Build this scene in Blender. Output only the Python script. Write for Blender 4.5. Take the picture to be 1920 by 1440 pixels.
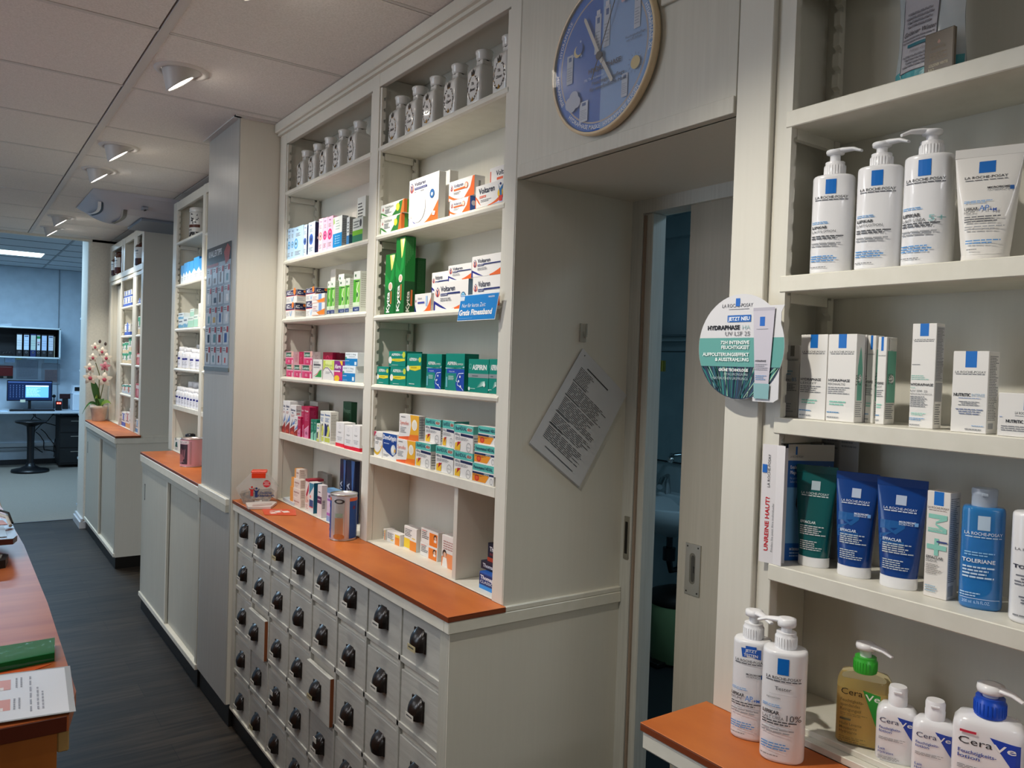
import bpy, math, random
from mathutils import Vector, Matrix
random.seed(7)
PI = math.pi
scene = bpy.context.scene
for o in list(bpy.data.objects): bpy.data.objects.remove(o)
COL = scene.collection

# ------------------------------------------------------------------ camera
F_PX = 1488.0
YAW, PITCH, ROLL = .614, -.0221, .0335
_w = Vector((math.sin(YAW)*math.cos(PITCH), math.cos(YAW)*math.cos(PITCH), math.sin(PITCH)))
_r0 = Vector((math.cos(YAW), -math.sin(YAW), 0)); _u0 = _r0.cross(_w)
_r = _r0*math.cos(ROLL) + _u0*math.sin(ROLL); _u = -_r0*math.sin(ROLL) + _u0*math.cos(ROLL)
cam_data = bpy.data.cameras.new('camera'); cam_data.sensor_width = 36.0
cam_data.lens = F_PX/1920*36.0; cam_data.clip_start = .02
cam = bpy.data.objects.new('camera', cam_data); COL.objects.link(cam)
m = Matrix.Identity(4)
for i in range(3):
    m[i][0] = _r[i]; m[i][1] = _u[i]; m[i][2] = -_w[i]
m[2][3] = 1.6
cam.matrix_world = m
scene.camera = cam

# ------------------------------------------------------------------ world, exposure
scene.view_settings.view_transform = 'Standard'
scene.view_settings.look = 'None'
scene.view_settings.gamma = 1.0
scene.view_settings.use_curve_mapping = False
scene.view_settings.exposure = .15
world = bpy.data.worlds.new('world'); scene.world = world; world.use_nodes = True
world.node_tree.nodes['Background'].inputs[0].default_value = (.62, .74, .9, 1)
world.node_tree.nodes['Background'].inputs[1].default_value = .25

def area_light(name, loc, size, size_y, power, color, rot):
    d = bpy.data.lights.new(name, 'AREA'); d.shape = 'RECTANGLE'; d.size = size; d.size_y = size_y
    d.energy = power; d.color = color
    o = bpy.data.objects.new(name, d); COL.objects.link(o); o.location = loc; o.rotation_euler = rot
    return o
# area light added just inside the left shop window, standing in for its daylight
area_light('daylight_shopfront', (-3.19, 3.6, 1.45), 4.6, 1.9, 62, (.70, .84, 1.0), (0, -PI/2, 0))
SPOT_W = 40.0
SPOT_COL = (1.0, .94, .83)

# ------------------------------------------------------------------ helpers: materials
_mats = {}
def srgb(c):
    if isinstance(c, str):
        c = c.lstrip('#'); c = [int(c[i:i+2], 16)/255 for i in (0, 2, 4)]
    return tuple(((v/12.92) if v <= .04045 else ((v+.055)/1.055)**2.4) for v in c)
def M(col, rough=.5, metal=0.0, trans=0.0, emit=0.0, ior=1.45, spec=.5, coat=0.0, alpha=1.0):
    key = (str(col), rough, metal, trans, emit, coat, alpha, spec)
    if key in _mats: return _mats[key]
    mt = bpy.data.materials.new('paint_%d' % len(_mats)); mt.use_nodes = True
    b = mt.node_tree.nodes['Principled BSDF']; c = srgb(col)
    b.inputs['Base Color'].default_value = (*c, 1); b.inputs['Roughness'].default_value = rough
    b.inputs['Metallic'].default_value = metal; b.inputs['IOR'].default_value = ior
    b.inputs['Transmission Weight'].default_value = trans
    b.inputs['Specular IOR Level'].default_value = spec
    b.inputs['Coat Weight'].default_value = coat; b.inputs['Alpha'].default_value = alpha
    if emit:
        b.inputs['Emission Color'].default_value = (*c, 1); b.inputs['Emission Strength'].default_value = emit
    _mats[key] = mt
    return mt
def noisy(name, c1, c2, scale=(1, 1, 1), nscale=6.0, detail=6, rough=.5, bump=0.0, rrange=0, spec=.5, bscale=None, p=(.35, .65)):
    mt = bpy.data.materials.new(name); mt.use_nodes = True; nt = mt.node_tree; N = nt.nodes; L = nt.links
    b = N['Principled BSDF']; tc = N.new('ShaderNodeTexCoord'); mp = N.new('ShaderNodeMapping')
    mp.inputs['Scale'].default_value = scale; nz = N.new('ShaderNodeTexNoise')
    nz.inputs['Scale'].default_value = nscale; nz.inputs['Detail'].default_value = detail
    cr = N.new('ShaderNodeValToRGB'); cr.color_ramp.elements[0].position = p[0]; cr.color_ramp.elements[1].position = p[1]
    cr.color_ramp.elements[0].color = (*srgb(c1), 1); cr.color_ramp.elements[1].color = (*srgb(c2), 1)
    L.new(tc.outputs['Object'], mp.inputs[0]); L.new(mp.outputs[0], nz.inputs[0]); L.new(nz.outputs['Fac'], cr.inputs[0])
    L.new(cr.outputs[0], b.inputs['Base Color']); b.inputs['Roughness'].default_value = rough
    b.inputs['Specular IOR Level'].default_value = spec
    if bump:
        bp = N.new('ShaderNodeBump'); bp.inputs['Strength'].default_value = bump; bp.inputs['Distance'].default_value = .002
        n2 = nz
        if bscale:
            n2 = N.new('ShaderNodeTexNoise'); n2.inputs['Scale'].default_value = bscale; L.new(mp.outputs[0], n2.inputs[0])
        L.new(n2.outputs['Fac'], bp.inputs['Height']); L.new(bp.outputs[0], b.inputs['Normal'])
    return mt

# ------------------------------------------------------------------ helpers: mesh building
_glyph = {}
def glyphs(s, bold=0.0, shear=0.0):
    k = (s, bold, shear)
    if k in _glyph: return _glyph[k]
    cu = bpy.data.curves.new('t', 'FONT'); cu.body = s; cu.size = 1; cu.resolution_u = 2; cu.offset = bold; cu.shear = shear
    ob = bpy.data.objects.new('t', cu); COL.objects.link(ob)
    bpy.context.view_layer.update()
    me = bpy.data.meshes.new_from_object(ob.evaluated_get(bpy.context.evaluated_depsgraph_get()))
    vs = [(v.co.x, v.co.y) for v in me.vertices]; fs = [tuple(p.vertices) for p in me.polygons]
    # make all triangles face +z
    out = []
    for f in fs:
        a = sum(vs[f[i]][0]*vs[f[(i+1) % len(f)]][1]-vs[f[(i+1) % len(f)]][0]*vs[f[i]][1] for i in range(len(f)))
        out.append(f if a > 0 else f[::-1])
    bpy.data.objects.remove(ob); bpy.data.meshes.remove(me); bpy.data.curves.remove(cu)
    w0 = min([v[0] for v in vs] or [0]); w1 = max([v[0] for v in vs] or [1])
    _glyph[k] = (vs, out, w0, w1)
    return _glyph[k]

class B:
    """collects geometry for ONE mesh object"""
    def __init__(s):
        s.v = []; s.f = []; s.mi = []; s.mats = []; s.sm = []; s.T = Matrix.Identity(4)
    def mat(s, m):
        if m not in s.mats: s.mats.append(m)
        return s.mats.index(m)
    def add(s, vs, fs, m, smooth=False):
        n = len(s.v); s.v += [s.T @ Vector(p) for p in vs]; k = s.mat(m)
        for f in fs: s.f.append(tuple(n+i for i in f)); s.mi.append(k); s.sm.append(smooth)
    def box(s, x0, x1, y0, y1, z0, z1, m, bev=0.0):
        if x1 < x0: x0, x1 = x1, x0
        if y1 < y0: y0, y1 = y1, y0
        if z1 < z0: z0, z1 = z1, z0
        if bev:
            b = min(bev, (x1-x0)*.45, (y1-y0)*.45, (z1-z0)*.45)
            pts = []
            for sx in (0, 1):
                for sy in (0, 1):
                    for sz in (0, 1):
                        X = (x0, x1)[sx]; Y = (y0, y1)[sy]; Z = (z0, z1)[sz]
                        dx = b*(1-2*sx); dy = b*(1-2*sy); dz = b*(1-2*sz)
                        pts += [(X, Y+dy, Z+dz), (X+dx, Y, Z+dz), (X+dx, Y+dy, Z)]
            def I(sx, sy, sz, k): return (sx*4+sy*2+sz)*3+k
            F = []
            F.append([I(0,0,0,0), I(0,0,1,0), I(0,1,1,0), I(0,1,0,0)]); F.append([I(1,0,0,0), I(1,1,0,0), I(1,1,1,0), I(1,0,1,0)])
            F.append([I(0,0,0,1), I(1,0,0,1), I(1,0,1,1), I(0,0,1,1)]); F.append([I(0,1,0,1), I(0,1,1,1), I(1,1,1,1), I(1,1,0,1)])
            F.append([I(0,0,0,2), I(0,1,0,2), I(1,1,0,2), I(1,0,0,2)]); F.append([I(0,0,1,2), I(1,0,1,2), I(1,1,1,2), I(0,1,1,2)])
            for a in (0, 1):
                for b2 in (0, 1):
                    e = [I(0,a,b2,1), I(1,a,b2,1), I(1,a,b2,2), I(0,a,b2,2)]; F.append(e if (a ^ b2) == 1 else e[::-1])
                    e = [I(a,0,b2,0), I(a,1,b2,0), I(a,1,b2,2), I(a,0,b2,2)]; F.append(e if (a ^ b2) == 0 else e[::-1])
                    e = [I(a,b2,0,0), I(a,b2,1,0), I(a,b2,1,1), I(a,b2,0,1)]; F.append(e if (a ^ b2) == 1 else e[::-1])
            for sx in (0, 1):
                for sy in (0, 1):
                    for sz in (0, 1):
                        e = [I(sx,sy,sz,0), I(sx,sy,sz,1), I(sx,sy,sz,2)]
                        F.append(e if (sx+sy+sz) % 2 == 0 else e[::-1])
            s.add(pts, F, m); return
        s.add([(x0,y0,z0),(x1,y0,z0),(x1,y1,z0),(x0,y1,z0),(x0,y0,z1),(x1,y0,z1),(x1,y1,z1),(x0,y1,z1)],
              [(0,3,2,1),(4,5,6,7),(0,1,5,4),(1,2,6,5),(2,3,7,6),(3,0,4,7)], m)
    def prism(s, pts, y0, y1, m, axis='y', smooth=False):
        """extrude a 2D outline (ccw) along an axis; 'y': pts are (x,z); 'z': pts are (x,y); 'x': pts are (y,z)"""
        n = len(pts)
        f = {'y': lambda a, b, t: (a, t, b), 'z': lambda a, b, t: (a, b, t), 'x': lambda a, b, t: (t, a, b)}[axis]
        vs = [f(a, b, y0) for a, b in pts]+[f(a, b, y1) for a, b in pts]
        fs = [tuple(range(n)) if axis == 'y' else tuple(range(n))[::-1], tuple(range(n, 2*n))[::-1] if axis == 'y' else tuple(range(n, 2*n))]
        s.add(vs, fs, m)
        sd = [(i, (i+1) % n, (i+1) % n+n, i+n) for i in range(n)]
        if axis == 'y': sd = [q[::-1] for q in sd]
        s.add(vs, sd, m, smooth)
    def lathe(s, prof, m, c=(0, 0, 0), n=28, sx=1.0, sy=1.0, cap=True, smooth=True, expo=2.0):
        """prof: (r, z) from bottom to top; sx/sy squash, expo>2 gives a rounded-square section"""
        vs = []; fs = []
        for r, z in prof:
            for k in range(n):
                a = 2*PI*k/n; ca, sa = math.cos(a), math.sin(a)
                q = 1.0 if expo == 2.0 else (abs(ca)**expo+abs(sa)**expo)**(-1/expo)
                vs.append((c[0]+r*sx*ca*q, c[1]+r*sy*sa*q, c[2]+z))
        for j in range(len(prof)-1):
            for k in range(n): fs.append((j*n+k, j*n+(k+1) % n, (j+1)*n+(k+1) % n, (j+1)*n+k))
        s.add(vs, fs, m, smooth)
        if cap:
            if prof[0][0] > 1e-6: s.add(vs[:n], [tuple(range(n))[::-1]], m)
            if prof[-1][0] > 1e-6: s.add(vs[-n:], [tuple(range(n))], m)
    def tube(s, pts, r, m, n=8, cap=True, sq=(1, 1)):
        pts = [Vector(p) for p in pts]; vs = []; fs = []; up = None
        for i, p in enumerate(pts):
            d = (pts[min(i+1, len(pts)-1)]-pts[max(i-1, 0)]).normalized()
            if up is None: up = Vector((0, 0, 1)) if abs(d.z) < .9 else Vector((1, 0, 0))
            a = d.cross(up).normalized(); b = a.cross(d).normalized(); up = b
            rr = r[i] if isinstance(r, (list, tuple)) else r
            for k in range(n):
                t = 2*PI*k/n; vs.append(p+(a*math.cos(t)*sq[0]+b*math.sin(t)*sq[1])*rr)
        for i in range(len(pts)-1):
            for k in range(n): fs.append((i*n+k, (i+1)*n+k, (i+1)*n+(k+1) % n, i*n+(k+1) % n))
        s.add(vs, fs, m, True)
        if cap: s.add(vs[:n], [tuple(range(n))], m); s.add(vs[-n:], [tuple(range(n))[::-1]], m)
    def sphere(s, c, r, m, n=12, k=8, sc=(1, 1, 1)):
        prof = [(r*math.sin(PI*j/k), -r*math.cos(PI*j/k)) for j in range(k+1)]
        vs = []; fs = []
        for rr, z in prof:
            for i in range(n): vs.append((c[0]+rr*sc[0]*math.cos(2*PI*i/n), c[1]+rr*sc[1]*math.sin(2*PI*i/n), c[2]+z*sc[2]))
        for j in range(k):
            for i in range(n): fs.append((j*n+i, j*n+(i+1) % n, (j+1)*n+(i+1) % n, (j+1)*n+i))
        s.add(vs, fs, m, True)
    def build(s, name, parent=None, loc=None, rot=None, bevel=0.0):
        me = bpy.data.meshes.new(name); me.from_pydata([tuple(p) for p in s.v], [], s.f)
        for mm in s.mats: me.materials.append(mm)
        me.polygons.foreach_set('material_index', s.mi); me.polygons.foreach_set('use_smooth', s.sm)
        me.update(); o = bpy.data.objects.new(name, me); COL.objects.link(o)
        if parent: o.parent = parent
        if loc is not None: o.location = loc
        if rot is not None: o.rotation_euler = rot
        if bevel:
            bm = o.modifiers.new('b', 'BEVEL'); bm.width = bevel; bm.segments = 2; bm.limit_method = 'ANGLE'
        return o

def empty(name, loc=(0, 0, 0), rot=(0, 0, 0)):
    o = bpy.data.objects.new(name, None); COL.objects.link(o); o.location = loc; o.rotation_euler = rot
    o.empty_display_size = .05
    return o
def tag(o, label=None, cat=None, group=None, kind=None):
    if label: o['label'] = label
    if cat: o['category'] = cat
    if group: o['group'] = group
    if kind: o['kind'] = kind
    return o
def struct(o): o['kind'] = 'structure'; return o

# ------------------------------------------------------------------ helpers: printing on surfaces
class Print:
    """draws flat print (rectangles, text, lines) on a surface given by P(a, b, layer) -> point; a,b in metres"""
    def __init__(s, bld, P, w, h, step=None):
        s.b = bld; s.P = P; s.w = w; s.h = h; s.k = 1; s.step = step
    def rect(s, a0, b0, a1, b1, m):
        n = 1 if not s.step else max(1, int(math.ceil(abs(a1-a0)*s.w/s.step)))
        for i in range(n):
            x0 = a0+(a1-a0)*i/n; x1 = a0+(a1-a0)*(i+1)/n
            s.b.add([s.P(x0*s.w, b0*s.h, s.k), s.P(x1*s.w, b0*s.h, s.k), s.P(x1*s.w, b1*s.h, s.k), s.P(x0*s.w, b1*s.h, s.k)], [(0, 1, 2, 3)], m)
        s.k += 1
    def _put(s, pts, m):
        s.b.add([s.P(x*s.w, y*s.h, s.k) for x, y in pts], [tuple(range(len(pts)))], m)
    def poly(s, pts, m):
        a = sum(pts[i][0]*pts[(i+1) % len(pts)][1]-pts[(i+1) % len(pts)][0]*pts[i][1] for i in range(len(pts)))
        if a < 0: pts = pts[::-1]
        if not s.step: s._put(pts, m)
        else:
            x0 = min(p[0] for p in pts); x1 = max(p[0] for p in pts); n = max(1, int(math.ceil((x1-x0)*s.w/s.step)))
            for i in range(n):
                lo = x0+(x1-x0)*i/n; hi = x0+(x1-x0)*(i+1)/n; q = pts
                for lim, sg in ((lo, 1), (hi, -1)):
                    out = []
                    for j in range(len(q)):
                        A, Bq = q[j], q[(j+1) % len(q)]; ia = (A[0]-lim)*sg >= -1e-9; ib = (Bq[0]-lim)*sg >= -1e-9
                        if ia: out.append(A)
                        if ia != ib:
                            t = (lim-A[0])/(Bq[0]-A[0]); out.append((lim, A[1]+(Bq[1]-A[1])*t))
                    q = out
                    if len(q) < 3: break
                if len(q) >= 3: s._put(q, m)
        s.k += 1
    def disc(s, cx, cy, r, m, ry=None, n=20, ring=0):
        ra = r; rb = (ry if ry else r*s.w/s.h)
        if ring:
            q = 1-ring; vs = []; 
            for k in range(n):
                t = 2*PI*k/n; vs.append(s.P((cx+ra*math.cos(t))*s.w, (cy+rb*math.sin(t))*s.h, s.k))
            for k in range(n):
                t = 2*PI*k/n; vs.append(s.P((cx+ra*q*math.cos(t))*s.w, (cy+rb*q*math.sin(t))*s.h, s.k))
            s.b.add(vs, [(k, (k+1) % n, (k+1) % n+n, k+n) for k in range(n)], m)
        else:
            s.poly([(cx+ra*math.cos(2*PI*k/n), cy+rb*math.sin(2*PI*k/n)) for k in range(n)], m); s.k -= 1
        s.k += 1
    def text(s, a, b, h, txt, m, al='l', w=None, bold=0.0, shear=0.0, rot=0.0):
        """a,b = anchor (fraction), h = cap height (fraction of face height), w = fitted width (fraction)"""
        vs, fs, w0, w1 = glyphs(txt, bold, shear)
        if not fs: return
        sc = h*s.h/.70; wd = (w1-w0)*sc; fx = 1.0
        if w: fx = w*s.w/wd; wd = w*s.w
        ox = {'l': 0, 'c': -wd/2, 'r': -wd}[al]
        cr, sr = math.cos(rot), math.sin(rot); pts = []
        for x, y in vs:
            X = (x-w0)*sc*fx+ox; Y = y*sc
            pts.append(s.P(a*s.w+X*cr-Y*sr, b*s.h+X*sr+Y*cr, s.k))
        s.b.add(pts, fs, m); s.k += 1
    def lines(s, a0, b0, a1, b1, n, m, fill=.45, seed=1, ragged=.35, al='l'):
        """n rows of tiny unreadable print"""
        rd = random.Random(seed); H = (b1-b0)/n
        for i in range(n):
            y0 = b1-(i+1)*H+H*(1-fill)/2; y1 = y0+H*fill; L = (a1-a0)*(1-ragged*rd.random()); x = a0 if al == 'l' else (a0+(a1-a0-L)/2 if al == 'c' else a1-L); end = x+L
            while x < end:
                wl = (a1-a0)*rd.uniform(.08, .22); e = min(end, x+wl)
                s.b.add([s.P(x*s.w, y0*s.h, s.k), s.P(e*s.w, y0*s.h, s.k), s.P(e*s.w, y1*s.h, s.k), s.P(x*s.w, y1*s.h, s.k)], [(0, 1, 2, 3)], m)
                x = e+(a1-a0)*.025
        s.k += 1
EPS = .00012
def front(bld, w, h, y=0.0, x0=None, z0=0.0):
    x0 = -w/2 if x0 is None else x0
    return Print(bld, lambda a, b, k: (x0+a, y-EPS*k, z0+b), w, h)
def right_side(bld, d, h, x, y0=0.0, z0=0.0):
    return Print(bld, lambda a, b, k: (x+EPS*k, y0+a, z0+b), d, h)
def left_side(bld, d, h, x, y0=0.0, z0=0.0):
    return Print(bld, lambda a, b, k: (x-EPS*k, y0+d-a, z0+b), d, h)
def top_side(bld, w, d, z, x0, y0):
    return Print(bld, lambda a, b, k: (x0+a, y0+b, z+EPS*k), w, d)
def round_front(bld, rx, ry, w, h, z0=0.0, expo=2.0, step=.006):
    """print wrapped on an elliptical bottle; a runs left to right across the front (-y side)"""
    def P(a, b, k):
        if expo == 2.0:
            t = -PI/2+(a-w/2)/rx
            return ((rx+EPS*k*1.5)*math.cos(t), (ry+EPS*k*1.5)*math.sin(t), z0+b)
        x = max(-rx*.97, min(rx*.97, a-w/2)); q = abs(x)/rx; yy = -ry*(1-q**expo)**(1/expo)
        nx = q**(expo-1)/rx*(1 if x > 0 else -1); ny = -(abs(yy)/ry)**(expo-1)/ry
        l = math.hypot(nx, ny) or 1; o = .0003+EPS*k*1.5
        return (x+nx/l*o, yy+ny/l*o, z0+b)
    return Print(bld, P, w, h, step)

# ------------------------------------------------------------------ surface materials
def paint_mat(name, c1, c2, rough=.42, vertical=True, bump=.25):
    return noisy(name, c1, c2, scale=(14, 14, .6) if vertical else (3, 3, 3), nscale=9, rough=rough, bump=bump, spec=.45)
CREAM = paint_mat('cream_lacquer', '#d9d6ca', '#dbd8cc', bump=.12)
CREAMH = paint_mat('cream_lacquer_boards', '#dddacc', '#e3e0d3', vertical=False, bump=.05)
GREY = noisy('grey_drawer_lacquer', '#b9b9b2', '#c3c3bc', scale=(10, 1.0, 10), nscale=9, rough=.38, bump=.35, spec=.45)
GREYV = paint_mat('grey_door_lacquer', '#b9b8ad', '#c0bfb3', rough=.45)
WALLC = noisy('white_wall', '#d2cfc4', '#dad7cc', scale=(1, 1, 1), nscale=60, rough=.8, bump=.4)
BLACKP = M('#16130f', .45)
DARKGAP = M('#0c0c0c', .8)
ALU = M('#b9b7ae', .35, metal=.9)
CHROME = M('#d8d8d8', .12, metal=1)
WORKT = noisy('cherry_worktop', '#b35c28', '#cd7638', scale=(1, .35, 1), nscale=11, detail=8, rough=.42, spec=.4, p=(.3, .7))
WORKE = M('#7a3a1c', .45)
CHERRY = noisy('cherry_counter', '#a8552a', '#bd6a38', scale=(.5, 3, 1), nscale=5, detail=7, rough=.36, spec=.38)
CHERRYD = M('#5e2410', .35)

def floor_mat():
    mt = bpy.data.materials.new('dark_plank_vinyl'); mt.use_nodes = True; nt = mt.node_tree; N = nt.nodes; L = nt.links
    b = N['Principled BSDF']; tc = N.new('ShaderNodeTexCoord')
    bk = N.new('ShaderNodeTexBrick'); bk.inputs['Scale'].default_value = 1.0
    bk.inputs['Brick Width'].default_value = 1.2; bk.inputs['Row Height'].default_value = .18; bk.inputs['Mortar Size'].default_value = .0012
    bk.inputs['Color1'].default_value = (*srgb('#39322a'), 1); bk.inputs['Color2'].default_value = (*srgb('#2b2621'), 1)
    bk.inputs['Mortar'].default_value = (*srgb('#1c1a19'), 1); bk.offset = .37
    L.new(tc.outputs['Object'], bk.inputs[0])
    mp = N.new('ShaderNodeMapping'); mp.inputs['Scale'].default_value = (1.1, 13, 1); L.new(tc.outputs['Object'], mp.inputs[0])
    nz = N.new('ShaderNodeTexNoise'); nz.inputs['Scale'].default_value = 2.6; nz.inputs['Detail'].default_value = 8; nz.inputs['Distortion'].default_value = .6
    L.new(mp.outputs[0], nz.inputs[0])
    cr = N.new('ShaderNodeValToRGB'); cr.color_ramp.elements[0].position = .3; cr.color_ramp.elements[1].position = .72
    cr.color_ramp.elements[0].color = (.4, .4, .41, 1); cr.color_ramp.elements[1].color = (1.5, 1.47, 1.43, 1)
    L.new(nz.outputs['Fac'], cr.inputs[0])
    mx = N.new('ShaderNodeMix'); mx.data_type = 'RGBA'; mx.blend_type = 'MULTIPLY'; mx.inputs[0].default_value = 1
    L.new(bk.outputs['Color'], mx.inputs[6]); L.new(cr.outputs[0], mx.inputs[7]); L.new(mx.outputs[2], b.inputs['Base Color'])
    b.inputs['Roughness'].default_value = .5; b.inputs['Specular IOR Level'].default_value = .2
    bp = N.new('ShaderNodeBump'); bp.inputs['Strength'].default_value = .25; bp.inputs['Distance'].default_value = .001
    L.new(nz.outputs['Fac'], bp.inputs['Height']); L.new(bp.outputs[0], b.inputs['Normal'])
    return mt
FLOORM = floor_mat()
CARPET = noisy('grey_carpet', '#7c766c', '#908a7f', scale=(1, 1, 1), nscale=260, rough=.95, bump=.4)
TILE = noisy('ceiling_tile', '#d2cec9', '#e2deda', scale=(1, 1, 1), nscale=170, detail=3, rough=.9, bump=.5, p=(.3, .7))
TBAR = M('#c6c3bf', .5)

# ------------------------------------------------------------------ dimensions (metres)
XS, XB, XW = 1.154, 1.318, .988         # shelf front, shelf back, worktop front
ZW = .989                               # worktop height
YN = 1.647                              # near end of the long unit / far side of the door niche
YR = .962                               # far end of the near unit / near side of the door niche
YC0, YC1 = 3.455, 3.945                 # pillar
YE = 5.385                              # far end of the middle unit's cabinet
YF0, YF1 = 6.46, 8.08                   # far unit
ZC = 2.62

# ------------------------------------------------------------------ room shell
b = B(); b.box(-3.2, 1.62, -3, 8.56, -.05, 0, FLOORM); fl = struct(b.build('floor'))
b = B(); b.box(-3.2, 3.2, 8.56, 13.2, -.05, .001, CARPET); struct(b.build('floor_office'))
b = B(); b.box(-3.2, 1.62, 8.545, 8.575, 0, .004, M('#3a3a3c', .4)); struct(b.build('trim_1'))
b = B(); b.box(1.62, 3.5, .5, 3.9, -.05, .0, M('#2b2e30', .5)); struct(b.build('floor_washroom'))

# ceiling: mineral tiles in a visible grid
b = B(); YG0 = 2.728-.65*9; g = .004
xs_ = [-3.38, -2.08, -.786, .514, 1.164, 1.6]
k = 0
while YG0+.65*k < 8.1:
    y0 = YG0+.65*k; y1 = min(y0+.65, 8.1); k += 1
    for i in range(len(xs_)-1):
        x0, x1 = xs_[i], xs_[i+1]
        if x0 > .5 and 5.3 < y0 < 6.4 and x1 > .7: pass
        # pillar cut-out: leave the tile, the pillar passes through
        b.box(x0+g, x1-g, y0+g, y1-g, ZC, ZC+.02, TILE)
b.box(-3.4, 1.62, -3.2, 8.12, ZC+.012, ZC+.03, DARKGAP)
for i, x in enumerate(xs_[1:4]):
    b.box(x+.002, x+.030, -3.2, 8.1, ZC-.0035, ZC+.012, TBAR)
k = 0
while YG0+.65*k < 8.1:
    y = YG0+.65*k; k += 1
    b.box(-3.4, .512, y-.022, y-.001, ZC-.002, ZC+.012, TBAR)
    b.box(.546, 1.6, y-.016, y-.001, ZC-.001, ZC+.012, TBAR)
# angle trim round the pillar
b.box(.955, .984, YC0-.02, YC1+.02, ZC-.006, ZC+.01, TBAR); b.box(.955, 1.30, YC0-.03, YC0-.001, ZC-.006, ZC+.01, TBAR)
struct(b.build('ceiling'))
b = B(); b.box(-3.3, 3.3, 8.12, 13.2, 2.76, 2.80, noisy('office_ceiling_tile', '#b3b8bb', '#c2c7ca', nscale=150, rough=.9))
for k in range(8): b.box(-3.3, 3.3, 8.6+.625*k, 8.612+.625*k, 2.756, 2.77, M('#6a6f73', .7))
for x in (-.25, 1.0, 2.25): b.box(x, x+.02, 8.12, 13.2, 2.754, 2.77, M('#8a8f92', .7))
struct(b.build('ceiling_office'))
b = B(); b.box(-3.3, 1.6, 8.10, 8.14, 2.60, 2.80, WALLC); struct(b.build('wall_office_lintel'))

# outer walls of the shop (left side has the shop window)
b = B(); b.box(-3.3, -3.2, -3.1, 1.2, 0, ZC, WALLC); b.box(-3.3, -3.2, 6.0, 8.1, 0, ZC, WALLC)
b.box(-3.3, -3.2, 1.2, 6.0, 0, .45, WALLC); b.box(-3.3, -3.2, 1.2, 6.0, 2.45, ZC, WALLC); struct(b.build('wall_left'))
b = B(); GL = M('#ffffff', .02, trans=1.0)
b.box(-3.27, -3.255, 1.2, 6.0, .45, 2.45, GL)
struct(b.build('window_1'))
b = B()
for y in (1.2, 2.8, 4.4, 5.96): b.box(-3.29, -3.21, y, y+.04, .45, 2.45, ALU)
b.box(-3.29, -3.21, 1.2, 6.0, .45, .49, ALU); b.box(-3.29, -3.21, 1.2, 6.0, 2.41, 2.45, ALU); struct(b.build('trim_2'))
b = B(); b.box(-3.3, 1.6, -3.1, -3.0, 0, ZC, WALLC); struct(b.build('wall_back'))
b = B(); b.box(1.57, 1.60, -3.1, YR-.05, 0, ZC, WALLC); b.box(1.57, 1.60, YN+.03, 8.2, 0, ZC, WALLC)
b.box(1.58, 1.60, YR, YN, 2.075, ZC, WALLC); struct(b.build('wall_right'))

# pier at the passage to the office, rounded corner
b = B()
pier = [(1.62, 8.10), (1.62, 8.52), (.985, 8.52)]
for k in range(7):
    a = PI+k*PI/2/6; pier.append((.985+.03+.03*math.cos(a), 8.13+.03*math.sin(a)))
b.prism([(x, y) for x, y in pier], 0, 2.76, WALLC, axis='z'); struct(b.build('wall_pier'))
b = B(); SKB = M('#c9ccd0', .3)
b.prism([(.955, 8.08), (.985, 8.08), (.985, 8.54), (.955, 8.54)], 0, .06, SKB, 'z'); b.box(.965, 1.03, 8.075, 8.10, 0, .06, SKB)
b.prism([(.968, 8.09), (.985, 8.09), (.985, 8.54), (.968, 8.54)], .06, .085, SKB, 'z')
struct(b.build('baseboard_pier'))

# office walls
OW = noisy('office_wall', '#aebfcc', '#b8c9d6', nscale=8, rough=.8)
b = B(); b.box(-3.3, 3.3, 13.0, 13.1, 0, 2.78, OW); b.box(1.215, 1.225, 12.985, 13.0, 0, 2.76, M('#7f8b95', .6)); struct(b.build('wall_office_back'))
b = B(); b.box(2.2, 2.3, 8.5, 13.1, 0, 2.78, OW); struct(b.build('wall_office_right'))
b = B(); b.box(-3.3, -3.2, 8.1, 13.1, 0, 2.78, OW); struct(b.build('wall_office_left'))
b = B(); b.box(-3.2, 2.2, 12.97, 13.0, 0, .07, M('#2a2c30', .6)); b.box(-3.2, 2.2, 12.96, 13.0, .20, .235, M('#8d979e', .5)); b.box(-3.2, 2.2, 12.955, 13.0, .25, .30, M('#a4aeb5', .5))
struct(b.build('baseboard_office'))

# ------------------------------------------------------------------ pillar between the shelf units
b = B(); PM = noisy('brushed_pillar_panel', '#a9a9a4', '#afafaa', scale=(10, 10, .5), nscale=8, rough=.35, bump=.2)
b.box(.984, 1.335, YC0, YC1, .10, ZC, CREAM); b.box(.980, .984, YC0+.004, YC1, .10, ZC, PM)
b.box(.996, 1.335, YC0+.002, YC1, 0, .10, BLACKP)
struct(b.build('wall_pillar'))
b = B(); b.box(.965, .983, YC0+.02, YC1, .96, .989, CREAMH, .002); b.box(.965, .983, YC0+.02, YC1, .93, .96, GREYV); struct(b.build('trim_3'))

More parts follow.
